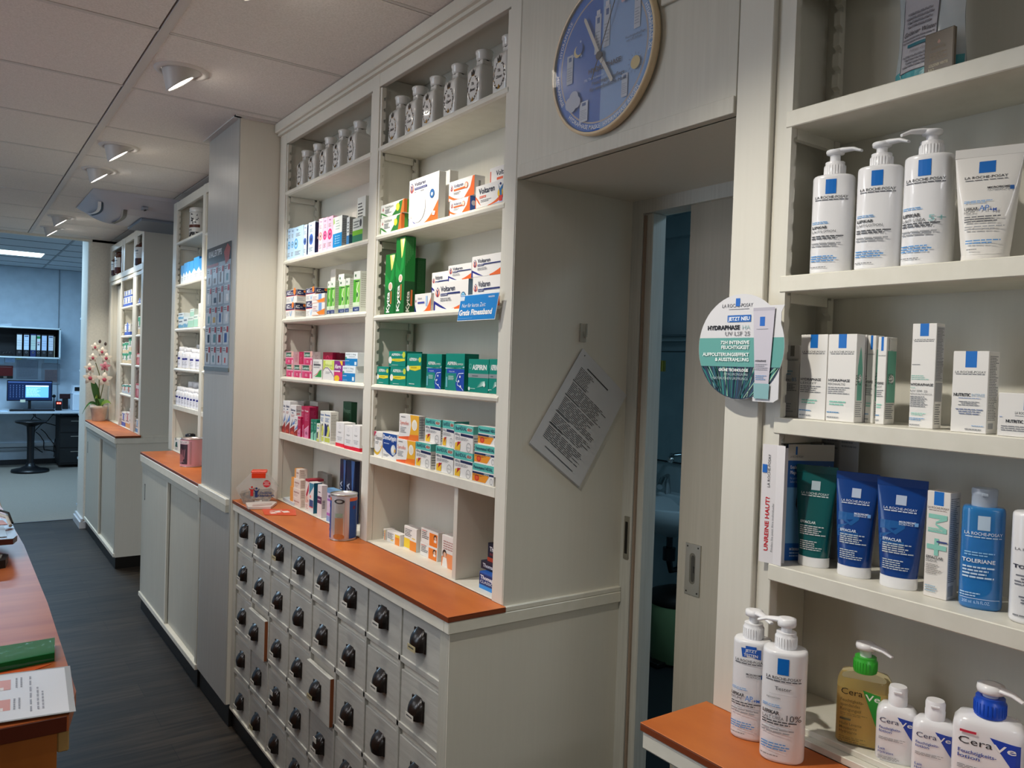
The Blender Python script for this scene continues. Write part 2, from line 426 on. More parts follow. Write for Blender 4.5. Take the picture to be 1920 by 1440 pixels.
# ------------------------------------------------------------------ shelf units
def tooth_rack(b, x0, x1, y0, y1, z0, z1, into=1, pitch=.0368):
    """saw-toothed shelf support strip; 'into' = side (+x / -x) the notches are cut from"""
    z = z0; pts = []
    a, c = (x1, x0) if into > 0 else (x0, x1)   # a = notched edge
    dn = -.0085*into
    outer = [(a, z0)]
    while z+pitch < z1:
        outer += [(a, z+pitch*.62), (a+dn, z+pitch*.62), (a+dn, z+pitch*.86), (a, z+pitch)]
        z += pitch
    outer.append((a, z1))
    pts = outer+[(c, z1), (c, z0)]
    # build as strip of quads between straight edge and notched edge
    vs = []; fs = []
    n = len(outer)
    for y in (y0, y1):
        for p in outer: vs.append((p[0], y, p[1]))
        for p in outer: vs.append((c, y, p[1]))
    for i in range(n-1):
        fs.append((i, i+1, n+i+1, n+i)); fs.append((2*n+i, 3*n+i, 3*n+i+1, 2*n+i+1))
        fs.append((i, 2*n+i, 2*n+i+1, i+1)); fs.append((n+i, n+i+1, 3*n+i+1, 3*n+i))
    b.add(vs, fs, CREAM)
def shelf_board(parent, y0, y1, z, nosed=True, x0=None, th=.022, x1=XB-.004):
    """z = top surface"""
    b = B(); x0 = XS+.002 if x0 is None else x0
    if nosed:
        pr = [(x1, z), (x0+.008, z), (x0+.002, z-.003), (x0-.002, z-.010), (x0, z-.018), (x0+.008, z-th), (x1, z-th)]
        b.prism(pr, y0, y1, CREAMH, axis='y')
    else: b.box(x0, x1, y0, y1, z-th, z, CREAMH, .0015)
    return b.build('shelf', parent)
def cleat(b, y, side, z):
    """wooden ledger under a shelf end"""
    b.box(XS+.021, XB-.036, y, y+side*.0115, z-.045, z-.023, CREAM)

def shelf_unit(name, label, y_near, y_far, bays, ztop, zb, crown=None, posts=(), rack_from=1.31):
    """bays: list of (y0, y1, [(z, nosed)...])"""
    root = empty(name, (0, 0, 0)); tag(root, label, 'shelf unit', 'tall cream shelf units along the wall')
    b = B()
    for (p0, p1) in posts: b.box(XS, XS+.022, p0, p1, zb, ztop, CREAM, .0015); b.box(XS+.0225, XB-.005, min(p0, p1)+.0015, max(p0, p1)-.0015, zb, ztop-.0225, CREAM)
    b.box(XS+.0012, XS+.0195, y_near+.001, y_far-.001, ztop-.055, ztop-.0015, CREAM, .0015)
    b.box(XS+.0205, XB-.006, y_near+.0015, y_far-.0015, ztop-.021, ztop-.0022, CREAM)
    b.build('frame', root)
    b = B(); b.box(XB-.004, XB+.012, y_near, y_far, zb, ztop, CREAM); b.build('back_panel', root)
    for (y0, y1, zs) in bays:
        for (yy, sd) in ((y1, -1), (y0, 1)):
            lo, hi = sorted((yy, yy+sd*.012))
            b = B(); tooth_rack(b, XS+.004, XS+.019, lo, hi, rack_from, ztop-.06, 1); b.build('support_strip', root)
            b = B(); tooth_rack(b, XB-.034, XB-.018, lo, hi, rack_from, ztop-.06, -1); b.build('support_strip', root)
            for z, nz in zs:
                if z > 1.3: b = B(); cleat(b, yy, sd, z); b.build('shelf_bearer', root)
    for (y0, y1, zs) in bays:
        for z, nz in zs: shelf_board(root, y0+.001, y1-.001, z, nz, th=.022 if nz else .028)
    return root

# long unit beside the door niche: two bays
UA = shelf_unit('shelf_unit', 'tall cream two-bay shelf unit above the small drawers, between pillar and doorway', YN+.001, YC0-.004,
    [(1.70, 2.462, [(2.324, 1), (2.028, 1), (1.758, 1), (1.526, 1), (1.284, 0)]), (2.52, 3.372, [(2.320, 1), (2.0235, 1), (1.774, 1), (1.525, 1), (1.284, 0)])],
    2.577, ZW, posts=((YN+.002, 1.698), (2.464, 2.518), (3.374, YC0-.006)))
b = B(); b.box(1.128, XS+.012, YN+.05, YC0-.002, 2.577, 2.618, CREAM, .003); b.box(1.142, XS+.01, YN+.05, YC0-.002, 2.566, 2.578, CREAM); b.build('crown_moulding', UA)
b = B(); b.box(XS+.004, XB, YN+.03, YC0-.006, ZW+.0002, ZW+.004, CREAMH, .001); b.build('base_board', UA)
b = B(); b.box(XS+.012, XB-.004, 1.900, 1.920, ZW+.004, 1.256, CREAM, .001); b.build('divider', UA)
# end panel that lines the door niche
b = B(); b.box(XS+.002, 1.556, YN, YN+.02, ZW-.002, 2.60, CREAM); b.build('side_panel', UA)

# near unit on the right
UR = shelf_unit('shelf_unit', 'tall cream shelf unit full of skin care, nearest the camera', -.62, YR,
    [(-.55, .856, [(2.32, 0), (2.05, 0), (1.770, 0), (1.528, 0), (1.275, 0)])], 2.612, ZW, posts=((.886, YR-.001), (-.62, -.552)))
b = B(); b.box(XS+.012, XS+.034, .856, .888, ZW, 2.60, CREAM, .001); b.box(XS+.004, XB, -.62, .87, ZW+.0002, ZW+.012, CREAMH, .001); b.box(XS+.02, XB, -.62, .87, ZW+.012, ZW+.022, CREAMH, .001)
b.build('base_board', UR)
b = B(); b.box(XS+.0225, 1.556, YR-.02, YR-.001, ZW+.001, 2.60, CREAM); b.build('side_panel', UR)

# middle unit behind the pillar
UM = shelf_unit('shelf_unit', 'tall cream shelf unit just past the pillar, mostly hidden by it', YC1+.004, 5.50,
    [(4.76, 5.40, [(2.322, 1), (2.050, 1), (1.770, 1), (1.520, 1), (1.284, 0)]), (3.99, 4.70, [(2.30, 1), (2.05, 1), (1.77, 1), (1.52, 1), (1.284, 0)])],
    2.577, ZW, posts=((5.402, 5.50), (4.702, 4.758), (YC1+.005, 3.988)))
b = B(); b.box(XS+.004, XB, YC1+.01, 5.50, ZW+.0002, ZW+.004, CREAMH, .001); b.build('base_board', UM)
b = B(); b.box(XS+.01, 1.335, 5.48, 5.499, ZW, 2.57, CREAM); b.build('side_panel', UM)
# far unit
FB = [(6.552, 6.738, [(1.990, 1), (1.750, 1), (1.515, 1), (1.262, 1)]), (6.882, 7.39, [(1.990, 1), (1.750, 1), (1.52, 1), (1.268, 1)])]
UF = shelf_unit('shelf_unit', 'tall cream shelf unit at the far end beside the orchid', YF0+.02, 8.06, FB, 2.565, ZW,
    posts=((YF0+.022, 6.55), (6.74, 6.88), (7.392, 7.44), (7.94, 8.058)), rack_from=1.05)
b = B(); b.box(XS-.004, XB-.006, YF0+.023, 8.057, 2.238, 2.285, CREAMH, .003); b.box(XS-.0012, XS+.02, YF0+.023, 8.05, 2.205, 2.232, CREAM, .001); b.build('cupboard_board', UF)
b = B(); b.box(XS-.001, XB-.007, 7.27, 7.35, 2.286, 2.54, CREAM); b.build('cupboard_divider', UF)
b = B(); b.box(XS+.05, XS+.058, 7.44, 7.94, ZW+.005, 2.20, CREAM); b.build('filler_panel', UF)
b = B(); b.box(XS+.004, XB, YF0+.02, 8.06, ZW+.0002, ZW+.004, CREAMH, .001); b.build('base_board', UF)
b = B(); b.box(XS-.002, 1.55, YF0, YF0+.02, ZW+.002, 2.565, CREAM); b.build('side_panel', UF)

# ------------------------------------------------------------------ drawer cabinet
DC = empty('drawer_cabinet', (0, 0, 0)); tag(DC, 'grey lacquered apothecary drawer cabinet with black cup pulls, under the orange worktop', 'cabinet')
b = B()
b.box(1.012, 1.556, YN+.012, YC0-.002, .088, .944, CREAM)                    # carcass
b.box(.998, 1.014, YN+.001, 1.690, .088, .944, GREYV, .0015); b.box(.998, 1.014, 3.412, YC0-.002, .088, .944, GREYV, .0015)
for r in range(1, 5): b.box(1.0, 1.013, 1.69, 3.412, .800-.179*(r-1)-.006, .800-.179*(r-1)+.010, GREY, .001)
for c in range(1, 8): b.box(1.0, 1.013, 1.69+.2153*c-.006, 1.69+.2153*c+.006, .088, .944, GREY, .001)
b.box(.997, 1.014, 1.66, YC0-.002, .083, .094, CREAMH, .001)
b.build('carcass', DC)
b = B(); b.box(1.012, 1.54, YN+.012, YC0-.002, 0, .088, BLACKP); b.build('plinth', DC)
b = B(); b.box(.999, 1.556, YN-.002, YN+.012, .0, .945, CREAM); b.build('side_panel', DC)
b = B(); b.box(.990, 1.556, YN-.010, YN+.012, .944, .974, CREAMH, .002); b.box(1.158, 1.556, YN-.009, YN+.012, .974, .988, CREAMH, .002)
b.box(.9902, 1.02, YN+.0125, YC0-.002, .944, .9738, CREAMH, .002); b.build('apron', DC)
PULLM = noisy('black_pull', '#1a1513', '#241d1a', nscale=30, rough=.25, spec=.6)
PAPER = M('#d9d6cc', .6)
def drawer(c, r):
    yc = 1.69+.2153*(c+.5); zc = .873-.179*r; pull = 0
    if (c, r) == (3, 2): pull = .017          # column counted from the doorway
    if (c, r) == (6, 2): pull = .017
    b = B(); x = 1.004-pull; w = .1005; 
    zt = zc+.079 if r else .943
    zb_ = max(zc-.078, .096)
    b.box(x, x+.014, yc-w, yc+w, zb_, zt, GREY, .0012)
    if pull: b.box(x+.002, x+.0142, yc-w-.0006, yc-w+.001, zb_+.002, zt-.002, M('#8a4a22', .5)); b.box(x+.014, x+.05, yc-w+.012, yc+w-.012, zb_+.01, zt-.03, M('#a58a62', .6))
    d = b.build('drawer', DC)
    b = B(); hz = zc+.012; hx = x-.0005
    # cup pull: a quarter dome, deep in the middle, with a flat label lip
    wd = .030; ht = .040; dp = .026; n = 10; mrows = 6; vs = []; fs = []
    for j in range(mrows+1):
        t = j/mrows; zz = hz+ht*(1-t)-.012; prof = math.sin(t*PI/2)**.75
        for i in range(n+1):
            a = PI*i/n; ww = wd*(.55+.45*math.sin(min(1, t*1.6)*PI/2))
            vs.append((hx-dp*prof*math.sin(a)**.6, yc-ww*math.cos(a), zz))
    for j in range(mrows):
        for i in range(n): q = j*(n+1)+i; fs.append((q, q+n+1, q+n+2, q+1))
    b.add(vs, fs, PULLM, True)
    base = mrows*(n+1); vs2 = [vs[base+i] for i in range(n+1)]; low = [(p[0]*.35+hx*.65 if 0 else p[0]+.003*(1 if i not in (0, n) else 0), p[1], p[2]-.016) for i, p in enumerate(vs2)]
    b.add(vs2+low, [(i, n+1+i, n+2+i, i+1) for i in range(n)], PULLM, True)
    b.add(low+[(hx, yc, low[0][2]-.004)], [tuple(range(n+1))[::-1]], PULLM)
    b.box(hx-.003, hx+.001, yc-wd*1.06, yc+wd*1.06, hz-.032, hz+ht-.016, PULLM, .001)
    lx = hx-dp-.0008
    if (c*7+r*3) % 9 != 4:
        b.box(lx, lx+.001, yc-.021, yc+.021, hz-.028, hz-.0125, PAPER if (c+r) % 5 else M('#b9ad86', .6))
        pr = Print(b, lambda a, bb, k: (lx-.0001*k, yc+.017-a, hz-.024+bb), .034, .009); pr.lines(.05, .25, .95, .8, 1, M('#444444', .7), fill=.8, seed=c*9+r, ragged=.1)
    if (c, r) in ((5, 3), (3, 3)): b.box(hx-.022, hx-.0205, yc-.012, yc+.012, hz+.004, hz+.020, PAPER)
    b.build('cup_pull', d)
    return d
for c in range(8):
    for r in range(5): drawer(c, r)

# ------------------------------------------------------------------ worktops
def worktop(label, y0, y1, xf=XW, end=True, xb=XS+.004):
    t = empty('worktop', (0, 0, 0)); tag(t, label, 'worktop', 'orange wood-effect worktops on the low cabinets')
    b = B(); b.box(xf-.001, xb, y0, y1, ZW-.0148, ZW-.0025, WORKE, .001); b.box(xf-.0015, xb, y0-.0005, y1, ZW-.0024, ZW, WORKT, .001)
    b.build('slab', t)
    return t
worktop('orange wood-effect worktop over the drawer cabinet, carrying the tin and leaflets', YN-.011, YC0-.003)
worktop('orange wood-effect worktop past the pillar, carrying the pink tin', YC1+.003, YE, xf=.968)
worktop('orange wood-effect worktop at the far end, carrying the orchid pot', YF0-.02, 8.08, xf=.985, xb=XS+.004)
worktop('orange wood-effect worktop at lower right, carrying two pump bottles', -.62, .979)

# ------------------------------------------------------------------ sliding door cabinets
def slide_cab(label, y0, y1, xf, side_far=False):
    t = empty('sliding_door_cabinet', (0, 0, 0)); tag(t, label, 'cabinet', 'low cabinets with sliding doors')
    b = B(); b.box(xf+.04, 1.33, y0+.01, y1-.01, .09, .96, CREAM); b.box(xf+.012, xf+.04, y0+.01, y0+.045, .09, .93, GREYV); b.box(xf+.012, xf+.04, y1-.045, y1-.01, .09, .93, GREYV)
    b.box(xf-.002, 1.33, y0, y1, .93, .9735, CREAMH, .003); b.box(xf+.006, xf+.05, y0+.005, y1-.005, .90, .932, GREYV, .002)
    b.box(xf+.004, xf+.04, y0+.005, y1-.005, .085, .112, CREAMH, .002); b.build('carcass', t)
    b = B(); b.box(xf+.02, 1.32, y0+.01, y1-.01, 0, .085, BLACKP); b.build('plinth', t)
    mid = (y0+y1)/2
    for (a, c, dx, hy) in ((mid-.02, y1-.04, .012, y1-.10), (y0+.045, mid+.03, .026, None)):
        b = B(); b.box(xf+dx, xf+dx+.011, a, c, .113, .899, GREYV, .001)
        if dx < .02: b.box(xf+dx-.004, xf+dx, a, a+.018, .113, .899, CREAM, .001)
        d = b.build('sliding_door', t)
        if hy:
            b = B(); b.box(xf+dx-.001, xf+dx+.0005, hy-.008, hy+.008, .70, .80, BLACKP, .0004); b.box(xf+dx-.0015, xf+dx-.0005, hy-.004, hy+.004, .71, .79, ALU); b.build('recessed_grip', d)
    return t
slide_cab('grey low cabinet with two sliding doors, past the pillar under the pink tin', YC1+.005, YE, .968)
fc = slide_cab('low grey cabinet with sliding doors at the far end beneath the orchid', YF0, 8.075, .985)
b = B(); b.box(1.0, 1.55, YF0-.006, YF0+.009, .085, .93, CREAM); b.box(.99, 1.55, YF0-.012, YF0+.0, .93, .9725, CREAMH, .002); b.box(1.16, 1.55, YF0-.011, YF0+.018, .9728, .9908, CREAMH); b.build('side_panel', fc)
b = B(); b.box(1.005, 1.55, YF0-.002, YF0+.012, 0, .086, BLACKP); b.build('side_plinth', fc)
# low cabinet under the near unit
t = empty('low_cabinet', (0, 0, 0)); tag(t, 'cream low cabinet under the lower right worktop', 'cabinet')
b = B(); b.box(1.02, 1.33, -.62, .93, .08, .945, CREAM); b.box(.990, 1.33, -.62, .9775, .942, .9735, CREAMH, .004); b.build('carcass', t)
b = B(); b.box(1.03, 1.33, -.62, .92, 0, .08, BLACKP); b.build('plinth', t)

# ------------------------------------------------------------------ door niche
b = B(); HM = paint_mat('header_lacquer', '#cac7ba', '#cfccbf')
b.box(XS+.001, XS+.02, YR+.001, YN-.001, 2.073, 2.612, HM, .001); b.box(XS+.015, 1.57, YR+.001, YN-.001, 2.073, 2.09, CREAM)
b.box(XS-.008, XS+.002, YR+.01, 1.155, 2.33, 2.60, HM, .002); b.box(XS-.010, XS-.007, 1.08, 1.092, 2.34, 2.60, CREAM)
b.box(XS-.004, XS+.001, YR+.002, YN-.006, 2.073, 2.105, HM, .001)
struct(b.build('wall_niche_header'))
b = B(); JM = paint_mat('jamb_lacquer', '#c8c9c2', '#d2d3cc')
b.box(1.556, 1.60, 1.606, YN+.002, 0, 2.075, JM, .001); b.box(1.566, 1.62, 1.576, 1.607, 0, 2.036, JM, .003); b.box(1.556, 1.60, YR, 1.608, 2.036, 2.075, JM, .001)
b.box(1.56, 1.62, 1.597, 1.604, 0, 2.03, M('#9c8a7a', .5))
struct(b.build('trim_4'))
b = B(); b.box(1.553, 1.557, 1.612, 1.632, 1.07, 1.19, ALU, .0005); b.box(1.5525, 1.5535, 1.617, 1.627, 1.085, 1.175, BLACKP); struct(b.build('trim_5'))
b = B(); DM = paint_mat('door_lacquer', '#aaa495', '#afa99a', rough=.5)
b.box(1.57, 1.595, YR-.04, 1.443, .006, 2.05, DM, .001)
door = struct(b.build('door_1'))
b = B(); b.box(1.567, 1.5705, 1.363, 1.414, 1.025, 1.158, ALU, .0006)
pr = Print(b, lambda a, bb, k: (1.567-.0001*k, 1.414-a, 1.025+bb), .051, .133)
pr.poly([(.5+.2*math.cos(t)*1, (.74 if math.sin(t) > 0 else .3)+.085*math.sin(t)) for t in [2*PI*i/20 for i in range(20)]], M('#8b897f', .3, metal=.9))
pr.poly([(.53+.12*math.cos(t)*1, (.71 if math.sin(t) > 0 else .33)+.07*math.sin(t)) for t in [2*PI*i/20 for i in range(20)]], M('#55534d', .4, metal=.7))
pr.disc(.6, .55, .06, BLACKP); pr.rect(.56, .44, .64, .54, BLACKP)
for (a, c) in ((.15, .06), (.85, .06), (.15, .94), (.85, .94)): pr.disc(a, c, .045, M('#3b3a36', .4, metal=.8))
b.build('flush_handle', door)
# back of niche beyond the door, hidden wall piece
b = B(); b.box(1.60, 1.64, -.2, 1.44, 0, 2.6, WALLC); b.box(1.60, 1.64, 1.60, 3.9, 0, 2.6, WALLC); b.box(1.60, 1.64, 1.43, 1.61, 2.04, 2.6, WALLC); struct(b.build('wall_washroom_front'))

# ------------------------------------------------------------------ washroom
BW = noisy('washroom_wall', '#9fb4ba', '#abc0c6', nscale=5, rough=.7)
b = B(); b.box(3.46, 3.5, .5, 3.95, 0, 2.5, BW); struct(b.build('wall_washroom_back'))
b = B(); b.box(1.62, 3.5, 3.9, 3.95, 0, 2.5, BW); struct(b.build('wall_washroom_left'))
b = B(); b.box(1.62, 3.5, .5, .55, 0, 2.5, BW); struct(b.build('wall_washroom_right'))
b = B(); b.box(1.62, 3.5, .5, 3.95, 2.5, 2.53, BW); b.box(3.40, 3.5, .55, 3.9, 2.38, 2.5, BW); struct(b.build('ceiling_washroom'))
b = B(); b.box(3.36, 3.46, 2.7, 3.9, 1.775, 1.80, BW, .003); b.box(3.40, 3.46, 2.7, 3.9, 1.72, 1.775, M('#8fa6ad', .5), .003); b.box(3.34, 3.46, 2.7, 3.9, 1.80, 1.812, M('#6d8188', .4))
t = b.build('wall_ledge'); tag(t, 'grey-blue ledge on the washroom wall above the mirror', 'ledge')
b = B(); b.box(3.447, 3.4598, 2.95, 3.75, 1.075, 1.715, M('#c6d4d6', .03, metal=1)); b.box(3.444, 3.4598, 2.94, 3.76, 1.068, 1.076, M('#20282c', .4))
t = b.build('mirror'); tag(t, 'mirror on the washroom wall above the sink, seen through the doorway', 'mirror')
b = B(); b.box(3.43, 3.445, 3.335, 3.375, 1.60, 1.665, M('#a39a3c', .5)); tag(b.build('sticker'), 'small yellow sticker near the top of the washroom mirror', 'sticker')
# paper towel dispenser on the side wall, mirrored in the glass and seen directly
CER = M('#c9dbe2', .15, coat=.3)
t = empty('washbasin'); tag(t, 'pale ceramic washbasin seen through the half open door', 'washbasin')
b = B()
vs = []; n = 28
def ring(rx, ry, z, cx=3.20): return [(cx+rx*math.cos(2*PI*k/n), 3.05+ry*math.sin(2*PI*k/n), z) for k in range(n)]
rings = [ring(.06, .08, .70, 3.25), ring(.14, .17, .73, 3.24), ring(.22, .27, .80), ring(.25, .30, .875), ring(.245, .295, .885), ring(.20, .24, .878, 3.18), ring(.16, .19, .80, 3.18), ring(.05, .06, .765, 3.19)]
for rg in rings: vs += rg
fs = [(j*n+k, j*n+(k+1) % n, (j+1)*n+(k+1) % n, (j+1)*n+k) for j in range(len(rings)-1) for k in range(n)]
b.add(vs, fs, CER, True); b.add(rings[-1], [tuple(range(n))], CER); b.add(rings[0], [tuple(range(n))[::-1]], CER)
b.box(3.36, 3.458, 2.80, 3.30, .80, .90, CER, .01); b.build('basin', t)
b = B(); b.lathe([(.02, 0), (.02, .004)], M('#1a1a1a', .3, metal=.8), (3.36, 3.03, .888), 14); b.build('overflow_hole', t)
b = B(); b.tube([(3.25, 3.05, .70), (3.25, 3.05, .56), (3.27, 3.05, .50), (3.33, 3.05, .50), (3.35, 3.05, .56), (3.45, 3.05, .58)], .018, M('#3e4448', .2, metal=.9), 10)
b.tube([(3.32, 3.05, .52), (3.40, 3.05, .46), (3.455, 3.05, .45)], .008, M('#24282a', .3), 8); b.lathe([(.035, 0), (.035, .07)], M('#2c3134', .25, metal=.6), (3.25, 3.05, .56), 16); b.build('drain_trap', t)
t = empty('washbasin_tap'); tag(t, 'chrome tap reaching over the washbasin', 'tap')
b = B(); b.tube([(3.38, 3.20, .895), (3.37, 3.20, 1.0), (3.30, 3.17, .985), (3.24, 3.13, .955)], .017, CHROME, 10); b.build('spout', t)
b = B(); b.tube([(3.455, 3.24, 1.11), (3.40, 3.20, 1.12), (3.36, 3.17, 1.10)], .012, CHROME, 8); b.sphere((3.355, 3.165, 1.10), .022, CHROME); b.build('handle', t)
t = empty('pedal_bin'); tag(t, 'pale green pedal bin with black lid on the washroom floor', 'bin')
b = B(); GRN = M('#8fae7c', .4); b.lathe([(.115, .012), (.13, .02), (.15, .30), (.15, .33)], GRN, (3.29, 3.02, 0), 28); b.build('body', t)
b = B(); b.lathe([(.152, .33), (.158, .34), (.14, .385), (.07, .41), (.001, .415)], BLACKP, (3.29, 3.02, 0), 28); b.build('lid', t)
b = B(); b.lathe([(.118, 0), (.12, .014)], BLACKP, (3.29, 3.02, 0), 28); b.box(3.11, 3.19, 2.97, 3.05, .005, .03, BLACKP, .004); b.build('pedal', t)
t = empty('towel_dispenser'); tag(t, 'white folded-towel dispenser on the washroom wall next to the mirror', 'dispenser')
b = B(); DW = M('#b8cdd0', .35); b.prism([(3.06, 1.35), (3.36, 1.27), (3.36, 1.58), (3.06, 1.56)][::-1], 3.74, 3.895, DW, axis='y'); b.build('body', t)
b = B(); b.box(3.10, 3.30, 3.80, 3.85, 1.25, 1.36, M('#dfe8ea', .8)); b.build('paper_towel', t)

# ------------------------------------------------------------------ gimbal downlights
BEAM = math.radians(25)
RINGM = M('#cfccc8', .4); CUPM = M('#c9c6c3', .38)
def downlight(y, label, x=.655, turn=0, power=1.0, size=82):
    t = empty('ceiling_spotlight', (x, y, ZC), (0, 0, math.radians(turn))); tag(t, label, 'spotlight', 'white tilted ceiling spotlights above the aisle')
    tilt = math.radians(36); n = 32
    b = B(); prof = [(.068, -.001), (.070, -.006), (.078, -.009), (.088, -.006), (.093, 0)]
    vs = []
    for r, z in prof: vs += [(r*math.cos(2*PI*k/n), r*math.sin(2*PI*k/n), z) for k in range(n)]
    b.add(vs, [(j*n+k, (j+1)*n+k, (j+1)*n+(k+1) % n, j*n+(k+1) % n) for j in range(len(prof)-1) for k in range(n)], RINGM, True)
    b.build('trim_ring', t)
    b = B(); c = Vector((-.004, 0, -.045)); ux = Vector((math.cos(tilt), 0, math.sin(tilt)))
    nrm = Vector((math.sin(tilt), 0, -math.cos(tilt)))
    def tring(r, off): return [tuple(c+ux*(r*math.cos(2*PI*k/n))+Vector((0, r*math.sin(2*PI*k/n), 0))+nrm*off) for k in range(n)]
    rings = [[(.067*math.cos(2*PI*k/n), .067*math.sin(2*PI*k/n), -.0005) for k in range(n)], tring(.056, .0), tring(.056, .004), tring(.050, .004), tring(.048, -.010)]
    vs = [p for r in rings for p in r]
    b.add(vs, [(j*n+k, (j+1)*n+k, (j+1)*n+(k+1) % n, j*n+(k+1) % n) for j in range(len(rings)-1) for k in range(n)], CUPM, True)
    b.build('swivel_cup', t)
    b = B(); dr = tring(.049, .0015)
    b.add(dr, [tuple(range(n))[::-1]], M('#fff6ea', .4, emit=14.0)); b.build('lamp', t)
    d = bpy.data.lights.new('spot', 'SPOT'); d.energy = SPOT_W*power; d.color = SPOT_COL; d.spot_size = math.radians(size); d.spot_blend = .8; d.shadow_soft_size = .022
    o = bpy.data.objects.new('spot_light', d); COL.objects.link(o); o.parent = t
    o.location = c+nrm*.03; o.rotation_euler = Vector((math.sin(BEAM), 0, -math.cos(BEAM))).to_track_quat('-Z', 'Y').to_euler()
    return t
for y, lb in ((2.14, 'white tilted ceiling spotlight cut by the top edge of the photo'), (3.05, 'large white tilted ceiling spotlight in front of the pillar'),
              (4.365, 'white tilted ceiling spotlight just past the pillar, left of its top'), (4.99, 'white tilted ceiling spotlight just before the ceiling air conditioner'),
              (6.93, 'white tilted ceiling spotlight just past the air conditioner'), (7.58, 'farthest white ceiling spotlight, nearest the office ceiling'),
              ):
    downlight(y, lb)
downlight(1.12, 'white ceiling spotlight overhead, out of frame, turned to the skin care shelves', .30, -33, 1.3, 88)
downlight(-.55, 'white ceiling spotlight overhead behind the camera', .30, -10, .6)

def panel_light(name, label, x0, x1, y0, y1, z, power, col, emit, tint):
    t = empty(name, ((x0+x1)/2, (y0+y1)/2, z)); tag(t, label, 'ceiling light', 'long ceiling light panels')
    w, d = (x1-x0)/2, (y1-y0)/2
    b = B(); b.box(-w-.015, w+.015, -d-.015, d+.015, -.002, .012, M('#c6c6c6', .4)); b.build('frame', t)
    b = B(); b.box(-w, w, -d, d, -.006, -.002, M(tint, .4, emit=emit)); b.build('diffuser', t)
    L = area_light('panel_glow', (0, 0, -.012), 2*w, 2*d, power, col, (0, 0, 0)); L.parent = t
    return t
BL = (.46, .72, 1.0)
panel_light('ceiling_light_panel', 'long bright ceiling light panel in the office, nearest the shop', -.45, .86, 8.95, 9.22, 2.758, 44, BL, 4.5, '#d6f4f6')
panel_light('ceiling_light_panel', 'long bright ceiling light panel in the office, farther back', -.45, .87, 11.0, 11.45, 2.758, 50, BL, 4.5, '#d6f4f6')
SH = (.96, .95, 1.0)
for (x, y) in ((-2.0, 5.6), (-2.3, 3.4), (-.85, 2.2), (.0, -1.6)):  # added panels out of view, ambient fill for the shop and counter
    o_ = panel_light('ceiling_light_panel', 'added fill light panel over the sales floor, unseen from the camera', x-.6, x+.6, y-.15, y+.15, ZC-.014, 12, SH, 3, '#ffffff'); o_['group'] = 'added unseen fill light panels'
panel_light('ceiling_light_panel', 'small unseen ceiling light added to brighten the washroom', 2.3, 2.6, 1.2, 1.5, 2.49, 8, (.52, .76, .95), 2, '#d0e8ff')  # added lamp, hidden from the camera, lifts the dark washroom

# ------------------------------------------------------------------ ceiling air conditioner
AC = empty('ceiling_air_conditioner', (0, 0, 0)); tag(AC, 'grey ceiling air conditioner with curved louvres between the spotlights', 'air conditioner')
ACM = M('#b9b8c0', .4); ACD = M('#8f949e', .5)
b = B(); prof = [(5.56, 2.619), (5.58, 2.600), (5.72, 2.545), (5.82, 2.520), (6.30, 2.515), (6.38, 2.55), (6.42, 2.619)]
b.prism(prof, .93, 1.55, ACM, axis='x'); b.build('housing', AC)
b = B()   # rounded outlet end
secs = []
for k in range(9):
    t = k/8; x = .695+.235*t; q = math.sin(t*PI/2)**.7
    secs.append([(x, 5.56+(y-5.56), 2.619-(2.619-z)*max(.08, q)) for y, z in prof])
vs = [p for s_ in secs for p in s_]; n = len(prof)
b.add(vs, [(j*n+i, (j+1)*n+i, (j+1)*n+i+1, j*n+i+1) for j in range(8) for i in range(n-1)], ACM, True); b.add(secs[0], [tuple(range(n))], ACM)
b.build('outlet', AC)
def ac_z(x, y):
    zz = 2.619
    for (ya, za), (yb, zb_) in zip(prof, prof[1:]):
        if ya <= y <= yb: zz = za+(zb_-za)*(y-ya)/(yb-ya)
    q = 1.0 if x > .93 else max(.08, math.sin(max(0, (x-.695)/.235)*PI/2)**.7)
    return 2.619-(2.619-zz)*q
for (xx, w, br) in ((.765, .012, .020), (.895, .024, .012)):
    b = B(); n_ = 10; A_ = []; B_ = []; C_ = []
    for k in range(n_+1):
        t_ = k/n_; y = 5.74+.50*t_; x = xx+.022*math.sin(t_*PI)
        A_.append((x, y, ac_z(x, y)-.003)); B_.append((x+w, y, ac_z(x+w, y)-.003)); C_.append((x-br, y, ac_z(x-br, y)-.012))
    b.add(A_+B_, [(i, i+n_+1, i+n_+2, i+1) for i in range(n_)], BLACKP, True)
    b.add(C_+A_, [(i, i+n_+1, i+n_+2, i+1) for i in range(n_)], M('#e6e5ea', .35), True); b.build('louvre', AC)
b = B(); b.box(1.02, 1.5, 5.86, 6.36, 2.500, 2.522, M('#7f8893', .5), .006); b.build('intake_grille', AC)
b = B(); b.box(.995, 1.03, 5.66, 5.72, 2.545, 2.562, ACD, .002); b.box(1.012, 1.02, 5.665, 5.71, 2.541, 2.548, BLACKP); b.build('receiver', AC)

